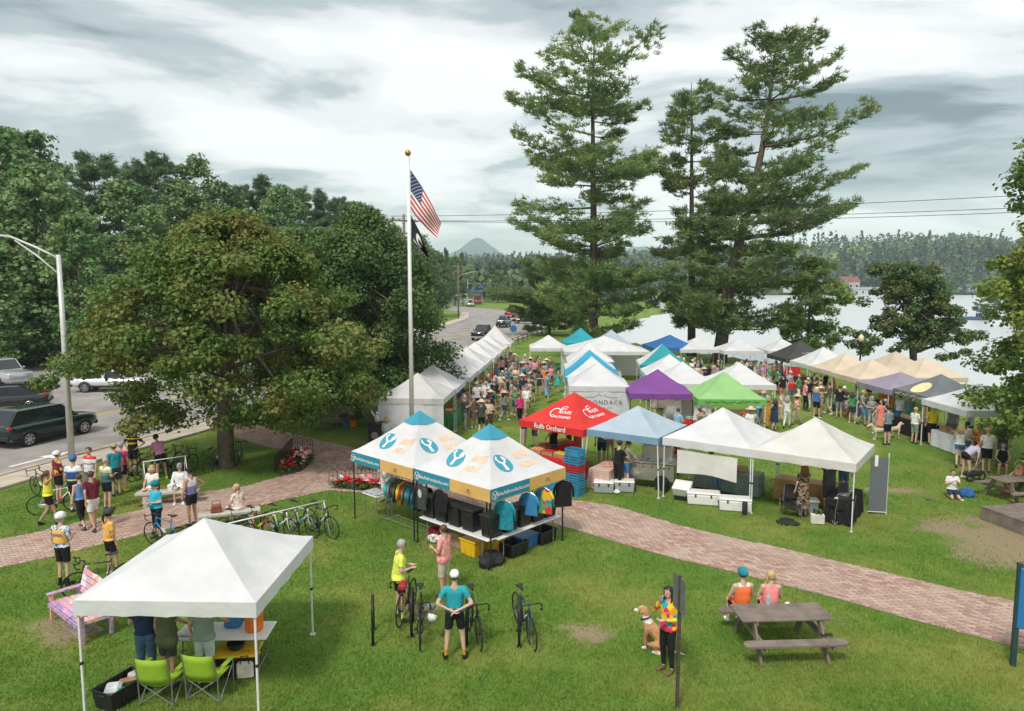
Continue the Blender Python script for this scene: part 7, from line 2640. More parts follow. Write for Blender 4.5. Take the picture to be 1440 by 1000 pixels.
def draped_table(label, p, rz, L, W, m, h=.75):
    t = thing('draped_table', label, 'table', (p[0], p[1], 0), rz)
    V, F = [], []
    n = 36
    per = []
    for i in range(n):
        q = i / n * 4
        k, u = int(q), q - int(q)
        c = [(-1, -1), (1, -1), (1, 1), (-1, 1), (-1, -1)]
        per.append((c[k][0] + (c[k + 1][0] - c[k][0]) * u, c[k][1] + (c[k + 1][1] - c[k][1]) * u))
    for j, z in enumerate((h, h - .02, h * .5, .04)):
        for i, (x, y) in enumerate(per):
            w = (0, .01, .03, .05)[j] * (1 + .8 * math.sin(i * 2.4))
            V.append((x * (L / 2 + w), y * (W / 2 + w), z))
    F.append(tuple(range(n)))
    for j in range(3):
        for i in range(n):
            F.append((j * n + i, j * n + n + i, j * n + n + (i + 1) % n, j * n + (i + 1) % n))
    MB().add(V, F).build('cloth', m, t)
    for x in (-L * .42, L * .42):
        for s in (-1, 1):
            MB().tube([(x, s * W * .4, h - .05), (x, s * W * .4, 0)], .014, 5).build('leg', GREYLEG, t)
    return t


_tote = {}


def tote(label, p, rz, w, d, h, body, lid=None, tilt=0.0, z=0.0, taper=1.12, group=None, open_=False, name='storage_bin', cat='bin'):
    t = thing(name, label, cat, (p[0], p[1], z), rz, group)
    if tilt: t.rotation_euler[0] = tilt
    b = MB()
    if lid:
        b.box((0, 0, h / 2), (w, d, h), taper=taper, bev=.025)
    else:
        R4 = []
        for k_, z_ in ((1, 0), (taper, h), (taper - .06, h), (.93, .03)):
            R4 += [(x * w / 2 * k_, y * d / 2 * k_, z_) for x, y in ((-1, -1), (1, -1), (1, 1), (-1, 1))]
        b.add(R4, [(3, 2, 1, 0), (12, 13, 14, 15)] + [(j * 4 + i, j * 4 + (i + 1) % 4, j * 4 + 4 + (i + 1) % 4, j * 4 + 4 + i) for j in range(3) for i in range(4)])
    for s in (-1, 1):
        for x in (-.25, .25):
            b.box((x * w, s * d * .51 * (1 + taper) / 2, h * .5), (.03, .02, h * .7))
    b.build('body', body, t)
    if lid:
        MB().box((0, 0, h + .015), (w * taper + .05, d * taper + .05, .05), bev=.02).build('lid', lid, t)
    else:
        k = MB()
        W2, D2 = w * taper / 2, d * taper / 2
        k.tube([(-W2, -D2, h), (W2, -D2, h), (W2, D2, h), (-W2, D2, h)], .018, 6, closed=True)
        k.build('rim', body, t)
    for s in (-1, 1):
        MB().box((s * (w * (1 + taper) / 4 + .02), 0, h * .8), (.03, d * .35, .04), bev=.01).build('handle', lid or body, t)
    return t


BIN_BLK = mat('black bin plastic', (.02, .02, .022), .4, 0, .12)
BIN_YEL = mat('yellow bin plastic', (.78, .46, .02), .4, 0, .08)
BIN_BLU = mat('blue bin plastic', (.04, .14, .33), .4, 0, .08)
BIN_GRY = mat('grey bin plastic', (.33, .36, .37), .4, 0, .08)
COOL_W = mat('white cooler', (.76, .75, .71), .4, 0, .05)
CARD = mat('cardboard', (.36, .24, .14), .85, 0, .12)
LIME = mat('lime canvas', (.30, .48, .03), .75, 0, .1, 5, .3, 20)
DKCAN = mat('black canvas', (.02, .02, .022), .75, 0, .15, 5, .3, 20)


def cooler(label, p, rz, w=.75, d=.42, h=.42, lid=COOL_W, body=COOL_W):
    t = thing('cooler', label, 'cooler', (p[0], p[1], 0), rz)
    MB().box((0, 0, h * .42), (w, d, h * .78), taper=1.06, bev=.03).build('body', body, t)
    MB().box((0, 0, h * .90), (w * 1.08, d * 1.10, h * .16), bev=.03).build('lid', lid, t)
    for s in (-1, 1):
        MB().box((s * (w * .53 + .02), 0, h * .55), (.035, d * .45, .06), bev=.012).build('handle', CLIP, t)
        MB().box((s * w * .25, -d * .56, h * .74), (.05, .03, .09), bev=.01).build('latch', CLIP, t)


def camp_chair(label, p, rz, m):
    """faces local +y"""
    t = thing('camping_chair', label, 'chair', (p[0], p[1], 0), rz)
    V, F = [], []
    for j in range(5):
        for i in range(5):
            u, v = i / 4 - .5, j / 4
            V.append((u * .56, -.26 - .10 * v + .05 * (1 - (2 * u) ** 2) * -1, .42 + .50 * v))
    for j in range(4):
        for i in range(4):
            F.append((j * 5 + i, j * 5 + i + 1, j * 5 + i + 6, j * 5 + i + 5))
    o = MB().add(V, F).build('backrest', m, t, True); o.modifiers.new('s', 'SOLIDIFY').thickness = .012
    V, F = [], []
    for j in range(5):
        for i in range(5):
            u, v = i / 4 - .5, j / 4
            V.append((u * .56, -.24 + .48 * v, .43 - .06 * (1 - (2 * u) ** 2)))
    for j in range(4):
        for i in range(4):
            F.append((j * 5 + i, j * 5 + i + 1, j * 5 + i + 6, j * 5 + i + 5))
    o = MB().add(V, F).build('seat', m, t, True); o.modifiers.new('s', 'SOLIDIFY').thickness = .012
    for s in (-1, 1):
        MB().box((s * .34, 0, .62), (.09, .46, .02), bev=.006).build('armrest', m, t)
        MB().tube([(s * .30, -.24, 0), (s * .30, -.26, .44), (s * .29, -.36, .93)], .011, 6).build('back_leg', GREYLEG, t)
        MB().tube([(s * .32, .25, 0), (s * .33, .24, .62)], .011, 6).build('front_leg', GREYLEG, t)
        MB().tube([(s * .30, -.25, .03), (-s * .30, -.25, .44)], .009, 5).build('cross_brace', GREYLEG, t)
        MB().tube([(s * .31, -.22, .03), (s * .31, .24, .44)], .009, 5).build('side_brace', GREYLEG, t)


def heap(name, label, cat, p, r, h, m, seed, n=10, z=0.0):
    """soft pile: bags, cloth"""
    rng = random.Random(seed)
    b = MB()
    for i in range(n):
        a = rng.random() * 6.28; q = rng.random() * r * .6
        b.ball((q * math.cos(a), q * math.sin(a), h * rng.uniform(.25, .55)), rng.uniform(.4, .6) * r, 9, 6, (1, 1, h / r * rng.uniform(.7, 1.0)))
    me = bpy.data.meshes.new(name); me.from_pydata(b.v, [], b.f)
    o = bpy.data.objects.new(name, me); col.objects.link(o)
    md = o.modifiers.new('r', 'REMESH'); md.mode = 'VOXEL'; md.voxel_size = r * .10
    dg = bpy.context.evaluated_depsgraph_get()
    m2 = bpy.data.meshes.new_from_object(o.evaluated_get(dg)); bpy.data.objects.remove(o, do_unlink=True)
    for v in m2.vertices:
        w = math.sin(v.co.x * 31 + v.co.y * 23) * math.sin(v.co.z * 37 + v.co.x * 11)
        v.co += v.normal * .018 * w
        if v.co.z < .003: v.co.z = .003
    o = link_mesh(name, m2, m, None, True)
    o.location = (p[0], p[1], z)
    return tag(o, label, cat)


# ---- under the white foreground canopy
TF_ = G(308, 897, .74) + Vector((0, .3, 0)); fold_table('white folding table with food under the white canopy', TF_, R(2), 1.75, .7)
_z = .742
t = thing('drink_cooler', 'round orange drink cooler on the white folding table', 'cooler', (TF_.x + .55, TF_.y + .02, _z))
MB().lathe([(.15, 0), (.165, .03), (.175, .36), (.165, .38)], 18).build('body', mat('orange plastic', (.80, .17, .02), .4), t, True)
MB().lathe([(.18, .38), (.185, .41), (.17, .44), (.05, .45)], 18).build('lid', mat('white plastic', (.76, .76, .74), .4), t, True)
for lb, nm, ct, x, y, cc, s in (('teal patterned food bag on the folding table', 'food_bag', 'bag', TF_.x - .45, TF_.y + .1, (.04, .34, .34), (.24, .16, .18)), ('blue box of snacks on the folding table', 'snack_box', 'box', TF_.x + .1, TF_.y + .15, (.05, .20, .42), (.3, .22, .16)), ('white tray of cups on the folding table', 'cup_tray', 'tray', TF_.x - .6, TF_.y - .15, (.7, .7, .68), (.36, .26, .06))):
    o = MB().box((0, 0, s[2] / 2), s, bev=.03).build(nm, mat(lb, cc, .6, 0, .3, 12)); o.location = (x, y, _z); tag(o, lb, ct)
p = G(330, 955)
tote('black storage bin with a wide yellow lid beside the lime chair', (p.x + .0, p.y + .25), R(6), .66, .45, .42, BIN_BLK, BIN_YEL)
o = MB().lathe([(.10, 0), (.15, .06), (.17, .12), (.165, .125), (.13, .05), (.0, .03)], 16).build('bowl', CLIP, None, True); o.location = (p.x - .05, p.y + .25, .465); tag(o, 'dark wicker bowl on the yellow bin lid', 'bowl')
p = G(222, 992); camp_chair('lime camping chair beside the open black bin', (p.x, p.y + .22), R(-3), LIME)
p = G(288, 986); camp_chair('lime camping chair beside the yellow lidded bin', (p.x, p.y + .22), R(-6), LIME)
p = G(166, 990); tote('open black bin filled with bags and boxes on the lawn', (p.x, p.y + .15), R(68), .72, .42, .34, BIN_BLK)
_px, _py = p.x, p.y + .15
for nm, lb, ct, dx, dy, s, cc, rz_ in (('cardboard_box', 'flattened cardboard box in the open black bin', 'box', .05, .12, (.30, .10, .16), (.42, .27, .14), .5), ('plastic_bag', 'crumpled white plastic bag in the open black bin', 'bag', -.08, -.12, (.26, .24, .16), (.62, .63, .64), .2), ('plastic_bag', 'pale grey plastic bag in the open black bin', 'bag', .10, .30, (.24, .22, .16), (.55, .53, .52), 1.0), ('green_pouch', 'green pouch in the open black bin', 'pouch', .10, -.16, (.18, .12, .10), (.02, .25, .16), .7)):
    o = MB().box((0, 0, 0), s, bev=.05, rx=.3).build(nm, mat(lb, cc, .7, 0, .15, 10)); o.location = (_px + dx, _py + dy, .27); o.rotation_euler = (0, 0, rz_); tag(o, lb, ct)
p = G(331, 950)
t = thing('tote_bag', 'cream canvas tote with black straps beside the lime chair', 'bag', (p.x + .22, p.y - .05, 0), .2)
MB().box((0, 0, .17), (.30, .20, .34), bev=.04).build('body', mat('cream canvas', (.62, .58, .50), .85), t)
for y in (-.09, .09):
    MB().tube([(-.08, y, .30), (-.06, y, .46), (.06, y, .46), (.08, y, .30)], .012, 5).build('strap', CLIP, t)

# ---- the counter of black bins
a = BT.t.rotation_euler[2]
q = inT(BT, -.05, -1.12); fold_table('white counter along the near left side of the bin stall', q, a, 2.75, .62)
q = inT(BT, 1.14, .12); fold_table('white counter along the near right side of the bin stall', q, a + R(90), 2.55, .62)
_bl = ['with a grey hoodie hung on it', 'second from the hoodie corner', 'in the middle of the long counter', 'next to the stall corner', 'at the stall corner', 'with a teal shirt hung before it', 'with a rainbow shirt hung before it', 'with a white tag', 'at the far end by the black jacket']
for i, x in enumerate((-1.18, -.66, -.13, .42)):
    q = inT(BT, x, -1.12)
    tote('tall black bin %s' % _bl[i], q, a + R(90), .36, .40, .56, BIN_BLK, BIN_BLK, z=.742, taper=1.18, group='tall black bins on the counters')
for i, y in enumerate((-1.10, -.52, .05, .60, 1.12)):
    q = inT(BT, 1.14, y)
    tote('tall black bin %s' % _bl[4 + i], q, a, .36, .40, .56, BIN_BLK, BIN_BLK, z=.742, taper=1.18, group='tall black bins on the counters')


def garment(label, p, rz, m, L=.62, z=1.35, extra_=None):
    """a shirt on a hanger, its front towards local -y"""
    t = thing('hanging_shirt', label, 'shirt', (p[0], p[1], z), rz, 'clothes hung for sale')
    V, F = [], []
    prof = [(0, .10), (-.05, .22), (-.14, .24), (-.35, .24), (-L, .26)]
    n = 7
    for zz, w in prof:
        for s, y in ((1, -.03), (-1, .03)):
            for i in range(n):
                u = -1 + 2 * i / (n - 1)
                V.append((u * w * s, y * (1 - u * u) + .008 * math.sin(i * 3 + zz * 20), zz))
    for j in range(len(prof) - 1):
        for i in range(2 * n):
            k = (i + 1) % (2 * n)
            F.append((j * 2 * n + i, j * 2 * n + k, j * 2 * n + 2 * n + k, j * 2 * n + 2 * n + i))
    MB().add(V, F).build('cloth', m, t, True)
    for s in (-1, 1):
        MB().tube([(s * .19, 0, -.06), (s * .28, 0, -.22), (s * .30, 0, -.48 if L > .6 else -.34)], [.065, .058, .045], 8, flat=.5).build('sleeve', m, t, True)
    MB().tube([(-.18, 0, -.03), (0, 0, .05), (.18, 0, -.03)], .008, 5).tube([(0, 0, .05), (0, 0, .10), (.03, 0, .13)], .005, 5).build('hanger', STEELM, t)
    if extra_:
        MB().add([(x * 1.3, -.036, -.26 + y * 1.4) for x, y in disc(.09, 14, .8)[0]], disc(.09, 14)[1]).build('print', extra_, t)


_cols = [('aqua', 'aqua'), ('grey', 'grey'), ('charcoal', 'charcoal'), ('olive', 'olive'), ('yellow', 'yellow'), ('red', 'red'), ('green', 'green'), ('slate', 'slate'), ('teal', 'teal'), ('denim', 'denim blue'), ('navy', 'navy'), ('black', 'black')]
t = thing('clothes_rack', 'chrome wheeled clothes rack under the bike tent', 'clothes rack', inT(BT2, .35, -.75), a)
t.location.z = 0
MB().tube([(-.85, 0, 1.46), (.85, 0, 1.46)], .015, 7).build('rail', STEELM, t)
for s in (-.85, .85):
    MB().tube([(s, 0, .08), (s, 0, 1.46)], .014, 7).build('upright', STEELM, t)
    MB().tube([(s, -.30, .08), (s, .30, .08)], .014, 6).build('foot', STEELM, t)
MB().tube([(-.85, -.2, .08), (.85, -.2, .08)], .012, 6).build('base_bar', STEELM, t)
MB().tube([(-.85, .2, .08), (.85, .2, .08)], .012, 6).build('base_bar', STEELM, t)
for i, (c, nm) in enumerate(_cols):
    q = inT(BT2, .35 - .78 + i * .14, -.75)
    garment('%s shirt hanging on the clothes rack' % nm, q, a + R(90) + random.uniform(-.12, .12), fab(c), .66, 1.33)
q = inT(BT, -1.30, -1.46); garment('charcoal hoodie with pale print hung at the counter', q, a - R(4), fab('charcoal'), .72, 1.72, mat('pale print', (.55, .55, .54), .7))
q = inT(BT, -.45, -1.46); garment('black tee hung above the long counter', q, a, fab('black'), .6, 1.72)
q = inT(BT, 1.46, -.95); garment('teal shirt hung at the stall corner', q, a + R(25), fab('teal'), .75, 1.70)
q = inT(BT, 1.46, .02); garment('blue towel shirt hung above the right counter', q, a + R(15), mat('bright blue cloth', (.04, .22, .45), .8), .6, 1.70)
q = inT(BT, 1.46, .62); garment('rainbow striped shirt hung above the right counter', q, a + R(20), speckle('rainbow print', [(.7, .05, .05), (.8, .5, .04), (.05, .25, .5), (.1, .4, .15)], 5), .7, 1.70)
q = inT(BT, 1.5, 1.45); garment('black jacket hung on the far right tent leg', q, a + R(60), fab('black'), .75, 1.75)
q = inT(BT2, -.95, -1.0); fold_table('small white table with folded grey shirts', q, a, .75, .55, .82)
for i in range(6):
    o = MB().box((0, 0, 0), (.22, .26, .045), bev=.018).build('folded_shirt', speckle('grey fleck cloth', [(.42, .43, .45), (.55, .56, .58), (.25, .27, .30)], 14))
    qq = inT(BT2, -1.17 + (i % 3) * .23, -1.0 + (.13 if i < 3 else -.13)); o.location = (qq.x, qq.y, .85); o.rotation_euler = (0, 0, a)
    tag(o, 'folded grey shirt on the small white table', 'shirt', 'folded shirts on the small table')
# below the counters
q = inT(BT, -.25, -.98); tote('yellow bin under the bin stall counter, in front', inT(BT, .35, -1.02), a, .52, .40, .42, BIN_YEL, BIN_YEL)
tote('yellow bin under the bin stall counter, behind the first', inT(BT, .62, -.55), a, .52, .40, .42, BIN_YEL, BIN_YEL)
tote('black bin with a blue label under the right counter', inT(BT, 1.15, -.25), a + R(90), .60, .45, .36, BIN_BLK)
tote('blue bin under the right counter', inT(BT, 1.0, .35), a + R(90), .60, .42, .34, BIN_BLU, BIN_BLU)
tote('open black bin at the far end of the right counter', inT(BT, 1.1, 1.0), a + R(90), .62, .45, .36, BIN_BLK)
heap('duffel_bag', 'slumped black duffel bag at the front tent leg', 'bag', inT(BT, 1.12, -1.18), .42, .34, DKCAN, 3)
heap('cloth_pile', 'pile of white cloth under the counter', 'cloth', inT(BT, -1.05, -1.12), .30, .20, fab('white'), 4)
for i, (x, y, s, lb) in enumerate([(-.35, -.85, (.42, .36, .40), 'brown cardboard box under the long counter'), (-.62, -1.12, (.30, .28, .34), 'pale cardboard box beside the white cloth pile'), (-.1, -.45, (.45, .35, .34), 'brown cardboard box behind the yellow bin')]):
    qq = inT(BT, x, y)
    o = MB().box((0, 0, s[2] / 2), s, bev=.008).build('cardboard_box', CARD if i != 1 else mat('white board', (.66, .66, .64), .8)); o.location = qq; o.rotation_euler = (0, 0, a + i * .2); tag(o, lb, 'box')
tote('red crate under the end of the long counter', inT(BT, -1.28, -.85), a, .42, .32, .28, mat('red plastic', (.45, .02, .03), .4))


# ---- crates, produce
def crate(label, p, rz, m, z=0.0, w=.60, d=.40, h=.27, group=None):
    t = thing('crate', label, 'crate', (p[0], p[1], z), rz, group)
    for k in range(3):
        zz = .045 + k * (h - .05) / 2.4
        for s in (-1, 1):
            MB().box((0, s * d / 2, zz), (w, .018, .06)).build('slat', m, t)
            MB().box((s * w / 2, 0, zz), (.018, d - .04, .06)).build('slat', m, t)
    for sx in (-1, 1):
        for sy in (-1, 1):
            MB().box((sx * (w / 2 - .02), sy * (d / 2 - .02), h / 2), (.035, .035, h)).build('corner_post', m, t)
    MB().box((0, 0, .02), (w - .03, d - .03, .02)).build('base', m, t)
    return t


CRB = mat('blue crate plastic', (.035, .24, .40), .5, 0, .1)
CRR = mat('red crate plastic', (.45, .03, .04), .5, 0, .1)
g = G(812, 697)
_ord = ['bottom', 'second', 'third', 'fourth', 'fifth', 'top']
for i in range(6):
    crate('%s crate of the tall %s stack beside the orchard stall' % (_ord[i], 'blue'), (g.x - .1 + random.uniform(-.02, .02), g.y + .1), R(-41), CRR if i == 3 else CRB, z=i * .275, group='crates stacked beside the orchard stall')
g2 = G(777, 690)
crate('single blue crate lying beside the tall crate stack', (g2.x + .05, g2.y), R(-41), CRB)
PRODUCE = {'tomato': (.52, .03, .02), 'peach': (.75, .28, .10), 'corn': (.72, .55, .12), 'greens': (.07, .22, .04), 'berry': (.08, .04, .16), 'bread': (.42, .23, .10), 'squash': (.70, .42, .04)}


def produce_box(label, p, rz, kind, z, w=.5, d=.36):
    t = thing('produce_box', label, 'produce', (p[0], p[1], z), rz)
    b = MB()
    for s in (-1, 1):
        b.box((0, s * d / 2, .07), (w, .012, .14)).box((s * w / 2, 0, .07), (.012, d, .14))
    b.box((0, 0, .008), (w, d, .012))
    b.build('box', CARD, t)
    f = MB()
    r = random.Random(hash(label) % 1000)
    for i in range(5):
        for j in range(4):
            f.ball((-w / 2 + .06 + i * (w - .12) / 4, -d / 2 + .06 + j * (d - .12) / 3, .13 + r.uniform(-.01, .025)), .055, 6, 4, (1, 1, .85))
    o = f.build('fruit', mat(kind + ' produce', PRODUCE[kind], .5, 0, .3, 9), t, True); o['kind'] = 'stuff'


q = inT(RT, 0, -1.15); draped_table('red clothed orchard table along the near side', q, R(-41), 2.4, .7, fab('red'))
q2 = inT(RT, -1.1, .3); draped_table('red clothed orchard table along the far left side', q2, R(49), 2.2, .7, fab('red'))
for i, k in enumerate(('peach', 'tomato', 'squash', 'tomato')):
    produce_box('%s tray on the near orchard table' % ['peach', 'tomato', 'yellow squash', 'cherry tomato'][i], inT(RT, -.85 + i * .56, -1.15), R(-41), k, .755)
for i, k in enumerate(('tomato', 'peach', 'corn')):
    produce_box('%s tray on the far orchard table' % ['tomato', 'peach', 'corn'][i], inT(RT, -1.1, -.4 + i * .56), R(49), k, .755)
o = MB().box((0, 0, .25), (.7, .05, .5), bev=.006).build('cardboard_sheet', CARD); _q = inT(RT, .3, -1.62); o.location = _q; o.rotation_euler = (R(-12), 0, R(-41)); tag(o, 'brown cardboard sheet leaning on the orchard table', 'cardboard')

# ---- steel cart stall
p = G(848, 688); draped_table('blush clothed table beside the steel cart', (p.x + .25, p.y + .5), R(-34 + 90), 1.5, .75, cloth('blush cloth', (.55, .38, .32)))
for i in range(4):
    o = MB().box((0, 0, .03), (.26, .18, .06), bev=.01).build('food_tray', mat('pink food tray', (.62, .33, .26), .6, 0, .25, 14)); o.location = (p.x + .25 + (i % 2) * .3 - .1, p.y + .3 + (i // 2) * .35, .757); tag(o, 'pink food tray on the blush clothed table', 'tray', 'trays on the blush table')
p = G(917, 690)
t = thing('food_cart', 'stainless steel hot dog cart under the grey blue canopy', 'cart', (p.x + .15, p.y + .55, 0), R(-20))
SS = mat('stainless steel', (.55, .54, .50), .3, .8, .1, 5)
MB().box((0, 0, .62), (1.55, .8, .62), bev=.02).build('body', SS, t)
MB().box((0, 0, .96), (1.65, .9, .05), bev=.015).build('counter', SS, t)
MB().box((.1, .25, 1.22), (1.1, .35, .48), bev=.02).build('back_box', SS, t)
for x in (-.4, .05, .5):
    MB().box((x, -.1, 1.01), (.36, .36, .06), bev=.012).build('lid', SS, t)
for s in (-1, 1):
    MB().lathe([(.26, -.05), (.27, 0), (.26, .05)], 20, (.35, s * .46, .27), 'Y').build('wheel', RUBBER, t)
MB().tube([(.0, .25, 1.4), (.0, .25, 1.75)], .05, 8).build('flue', SS, t)
for s in (-.6, -.3, 0, .3, .6):
    MB().lathe([(.025, 0), (.03, .02), (.02, .03)], 8, (s, -.42, .80), 'Y').build('knob', CLIP, t)
for lb, px, py in (('white lidded cooler beside the blush table', 850, 694), ('white lidded cooler in front of the steel cart', 879, 693)):
    p = G(px, py); cooler(lb, (p.x, p.y + .2), R(-8), .66, .46, .42, COOL_W, BIN_GRY)
heap('plastic_bag', 'crumpled clear bag by the white cooler', 'bag', G(868, 694), .17, .16, mat('clear bag', (.62, .63, .62), .4), 6)

# ---- stall with the banner
q = inT(TA, -.1, -.15); draped_table('grey green clothed table inside the banner stall', inT(TA, .1, .6), R(-36), 2.2, .75, cloth('grey green cloth', (.20, .27, .27)))
t = thing('banner', 'blank white banner tied across the stall front', 'banner', (*inT(TA, 0, -1.50)[:2], 0), R(-36))
V, F = [], []
for j in range(4):
    for i in range(11):
        u = i / 10
        V.append((-1.0 + 2.05 * u, .03 * math.sin(u * 9 + j), 1.72 - j * .27 + .03 * math.sin(u * 3.1) * j))
for j in range(3):
    for i in range(10):
        F.append((j * 11 + i, j * 11 + i + 1, j * 11 + i + 12, j * 11 + i + 11))
MB().add(V, F).build('sheet', cloth('white banner', (.72, .70, .67), .1), t, True)
for x in (-.95, -.3, .4, 1.0):
    MB().tube([(x, 0, 1.72), (x, 0, 2.0)], .005, 4).build('tie', INKG, t)
for lb, px, py, w in (('long white cooler at the banner stall, left of the bottle', 991, 711, 1.0), ('long white cooler at the banner stall, by the tent leg', 1036, 720, .95)):
    p = G(px, py); cooler(lb, (p.x, p.y + .2), R(-14), w, .46, .44)
p = G(962, 704)
t = thing('cool_box', 'white insulated box with its lid tilted open', 'cooler', (p.x, p.y + .15, 0), R(-30))
MB().box((0, 0, .13), (.5, .4, .26), bev=.02).build('base', BIN_BLK, t)
MB().box((0, -.08, .40), (.52, .44, .34), rx=R(24), taper=1.15, bev=.02).build('lid', COOL_W, t)
for i, (x, y) in enumerate(((-.45, -.75), (.35, -.8), (.75, -.75))):
    tote('black crate of supplies %s the coolers' % ['left behind', 'behind', 'right behind'][i], inT(TA, x, y), R(-36), .45, .35, .25, BIN_BLK, z=.0)
for i in range(3):
    o = MB().box((0, 0, .09), (.42, .30, .18), bev=.01).build('wooden_box', mat('pine box', (.46, .29, .15), .7, 0, .2, 8)); qq = inT(TA, -.75 + i * .62, .62); o.location = (qq.x, qq.y, .757); o.rotation_euler = (0, 0, R(-36)); tag(o, ['pale wooden box at the left end of the grey green table', 'pale wooden box in the middle of the grey green table', 'pale wooden box at the right end of the grey green table'][i], 'box')
o = MB().lathe([(.035, 0), (.036, .16), (.015, .2), (.014, .23)], 10).build('water_bottle', mat('blue bottle', (.08, .25, .50), .3)); p = G(1012, 716); o.location = (p.x, p.y, 0); tag(o, 'small blue bottle between the long coolers', 'bottle')
for i, (px, py) in enumerate(((935, 692), (1047, 724), (1094, 688))):
    p = G(px, py)
    o = MB().lathe([(.08, 0), (.085, .02), (.085, .40), (.06, .42)], 12).build('leg_weight', DKCAN, None, True); o.location = (p.x, p.y, 0); tag(o, 'black sandbag weight on a white tent leg', 'weight', 'tent leg weights')

# ---- stall with the mesh banner
p = G(1108, 728); camp_chair('black camping chair beside the floral dress', (p.x + .15, p.y + .1), R(150), DKCAN)
p = G(1182, 738); camp_chair('black camping chair behind the chequered table', (p.x + .05, p.y + .25), R(10), DKCAN)
q = inT(TB, 1.0, -.15); draped_table('dark table with a chequered runner at the mesh banner stall', q, R(54), 1.7, .7, cloth('black cloth', (.02, .02, .022)))
o = MB().box((0, 0, .005), (.30, 1.5, .008)).build('runner', speckle('chequered cloth', [(.02, .02, .02), (.7, .7, .7)], 16)); o.location = (q.x, q.y, .757); o.rotation_euler = (0, 0, R(-36)); tag(o, 'black and white chequered runner on the dark table', 'cloth')
t = thing('menu_board', 'small chalkboard standing on the dark table', 'sign', (q.x, q.y + .1, .762), R(-20))
MB().box((0, 0, .17), (.30, .025, .36), bev=.01).build('frame', TIMBER, t)
MB().box((0, -.015, .17), (.25, .01, .30)).build('slate', mat('chalkboard', (.05, .06, .06), .8), t)
q = inT(TB, -.35, .75); draped_table('wooden topped table at the back of the mesh banner stall', q, R(-36), 1.9, .6, mat('golden wood', (.38, .22, .09), .6, 0, .2, 5))
p = G(1137, 722); tote('pale grey tub with white lid behind the canvas bag', (p.x, p.y + .2), R(-12), .62, .42, .38, BIN_GRY, COOL_W)
p = G(1149, 737)
t = thing('tote_bag', 'cream canvas bag with greens beside the grey tub', 'bag', (p.x, p.y, 0), R(-10))
MB().box((0, 0, .17), (.40, .20, .34), bev=.04).build('body', mat('cream canvas', (.62, .58, .50), .85), t)
for y in (-.08, .08):
    MB().tube([(-.1, y, .30), (-.07, y, .45), (.07, y, .45), (.1, y, .30)], .012, 5).build('strap', mat('tan strap', (.45, .36, .26), .8), t)
P_c = np.array([[0, 0, .40]]); _P, _N, _S = cloud(P_c, np.array([.14]), 60, .10, .7)
_V, _F = leaf_quads(_P, _N, _S); o = link_mesh('greens', np_mesh('greens', _V, _F), FOL, t); o['kind'] = 'stuff'
heap('tent_bag', 'flat black tent bag lying on the grass', 'bag', G(1108, 736), .36, .14, DKCAN, 9)
q = inT(TB, 1.62, .9)
t = thing('mesh_banner', 'grey mesh banner hanging from the right tent leg', 'banner', (q.x + .05, q.y - .25, 0), R(-10))
MB().box((0, 0, .98), (.52, .012, 1.75)).build('sheet', mat('grey mesh', (.13, .145, .155), .8, 0, .08, 20), t)
MB().tube([(-.28, 0, .09), (.28, 0, .09)], .015, 6).build('bottom_bar', ALU, t)
MB().tube([(.27, .02, 0), (.27, .02, 2.0)], .016, 6).build('upright', ALU, t)
MB().box((-.1, -.02, 1.75), (.10, .01, .36)).build('paper', FW, t)

# ---- boards and tables further back
for lb, T, x, y, L, m, rz in (('red clothed table under the purple canopy', PT, .6, -1.0, 2.0, fab('red'), -4), ('dark clothed table under the lime canopy', GT, -.2, -1.1, 2.4, cloth('black cloth', (.02, .02, .022)), -2)):
    draped_table(lb, inT(T, x, y), R(rz), L, .7, m)
p = G(966, 606); t = thing('poster_board', 'white poster board on an easel beside the lime canopy', 'sign', (p.x, p.y, 0), R(-6))
MB().box((0, 0, 1.15), (.62, .03, .78), bev=.006).build('panel', FW, t)
for s in (-.2, .2):
    MB().tube([(s, .1, 0), (s * .6, 0, 1.5)], .014, 5).build('leg', TIMBER, t)
for lb, px, py, rz, c in (('black chalkboard menu easel by the mauve canopy', 1232, 586, -30, (.05, .06, .055)), ('white menu board leaning on the grass by the chalkboard', 1238, 596, 20, (.7, .7, .7))):
    p = G(px, py); t = thing('menu_easel', lb, 'sign', (p.x, p.y, 0), R(rz))
    MB().box((0, .05, .50), (.60, .03, .95), rx=R(12), bev=.01).build('panel', mat(lb, c, .8), t)
    MB().box((0, .25, .45), (.50, .02, .90), rx=R(-14)).build('back_leg', TIMBER, t)
p = G(1175, 578)
o = MB().lathe([(.17, 0), (.2, .42), (.21, .43), (.19, .43), (.17, .05)], 14).build('bucket', BIN_BLU, None, True); o.location = (p.x, p.y, 0); tag(o, 'blue bucket beside the cream tent leg', 'bucket')
for i, y in enumerate((30.3, 33.5, 36.6, 39.7, 42.8, 45.9)):
    m = [cloth('white wall', (.7, .71, .74)), cloth('black cloth', (.02, .02, .022)), fab('teal'), fab('denim'), fab('green'), fab('maroon')][i]
    nm = ['white clothed table under the near lakeside canopy', 'black clothed counter under the charcoal canopy', 'teal clothed table under the mauve canopy', 'blue clothed table under the cream canopy', 'green clothed table under the next cream canopy', 'maroon clothed table under the white lakeside canopy'][i]
    draped_table(nm, (19.3, y), R(92), 2.5, .7, m)
    for j, k in enumerate((['bread', 'corn', 'bread'], ['bread', 'tomato', 'greens'], ['greens', 'squash', 'corn'], ['berry', 'greens', 'peach'], ['greens', 'corn', 'squash'], ['bread', 'peach', 'berry'])[i]):
        produce_box('%s box, %s on the %s' % (k, ['near end', 'middle', 'far end'][j], ' '.join(nm.split()[:3])), (19.3, y - .75 + j * .75), R(90), k, .755)
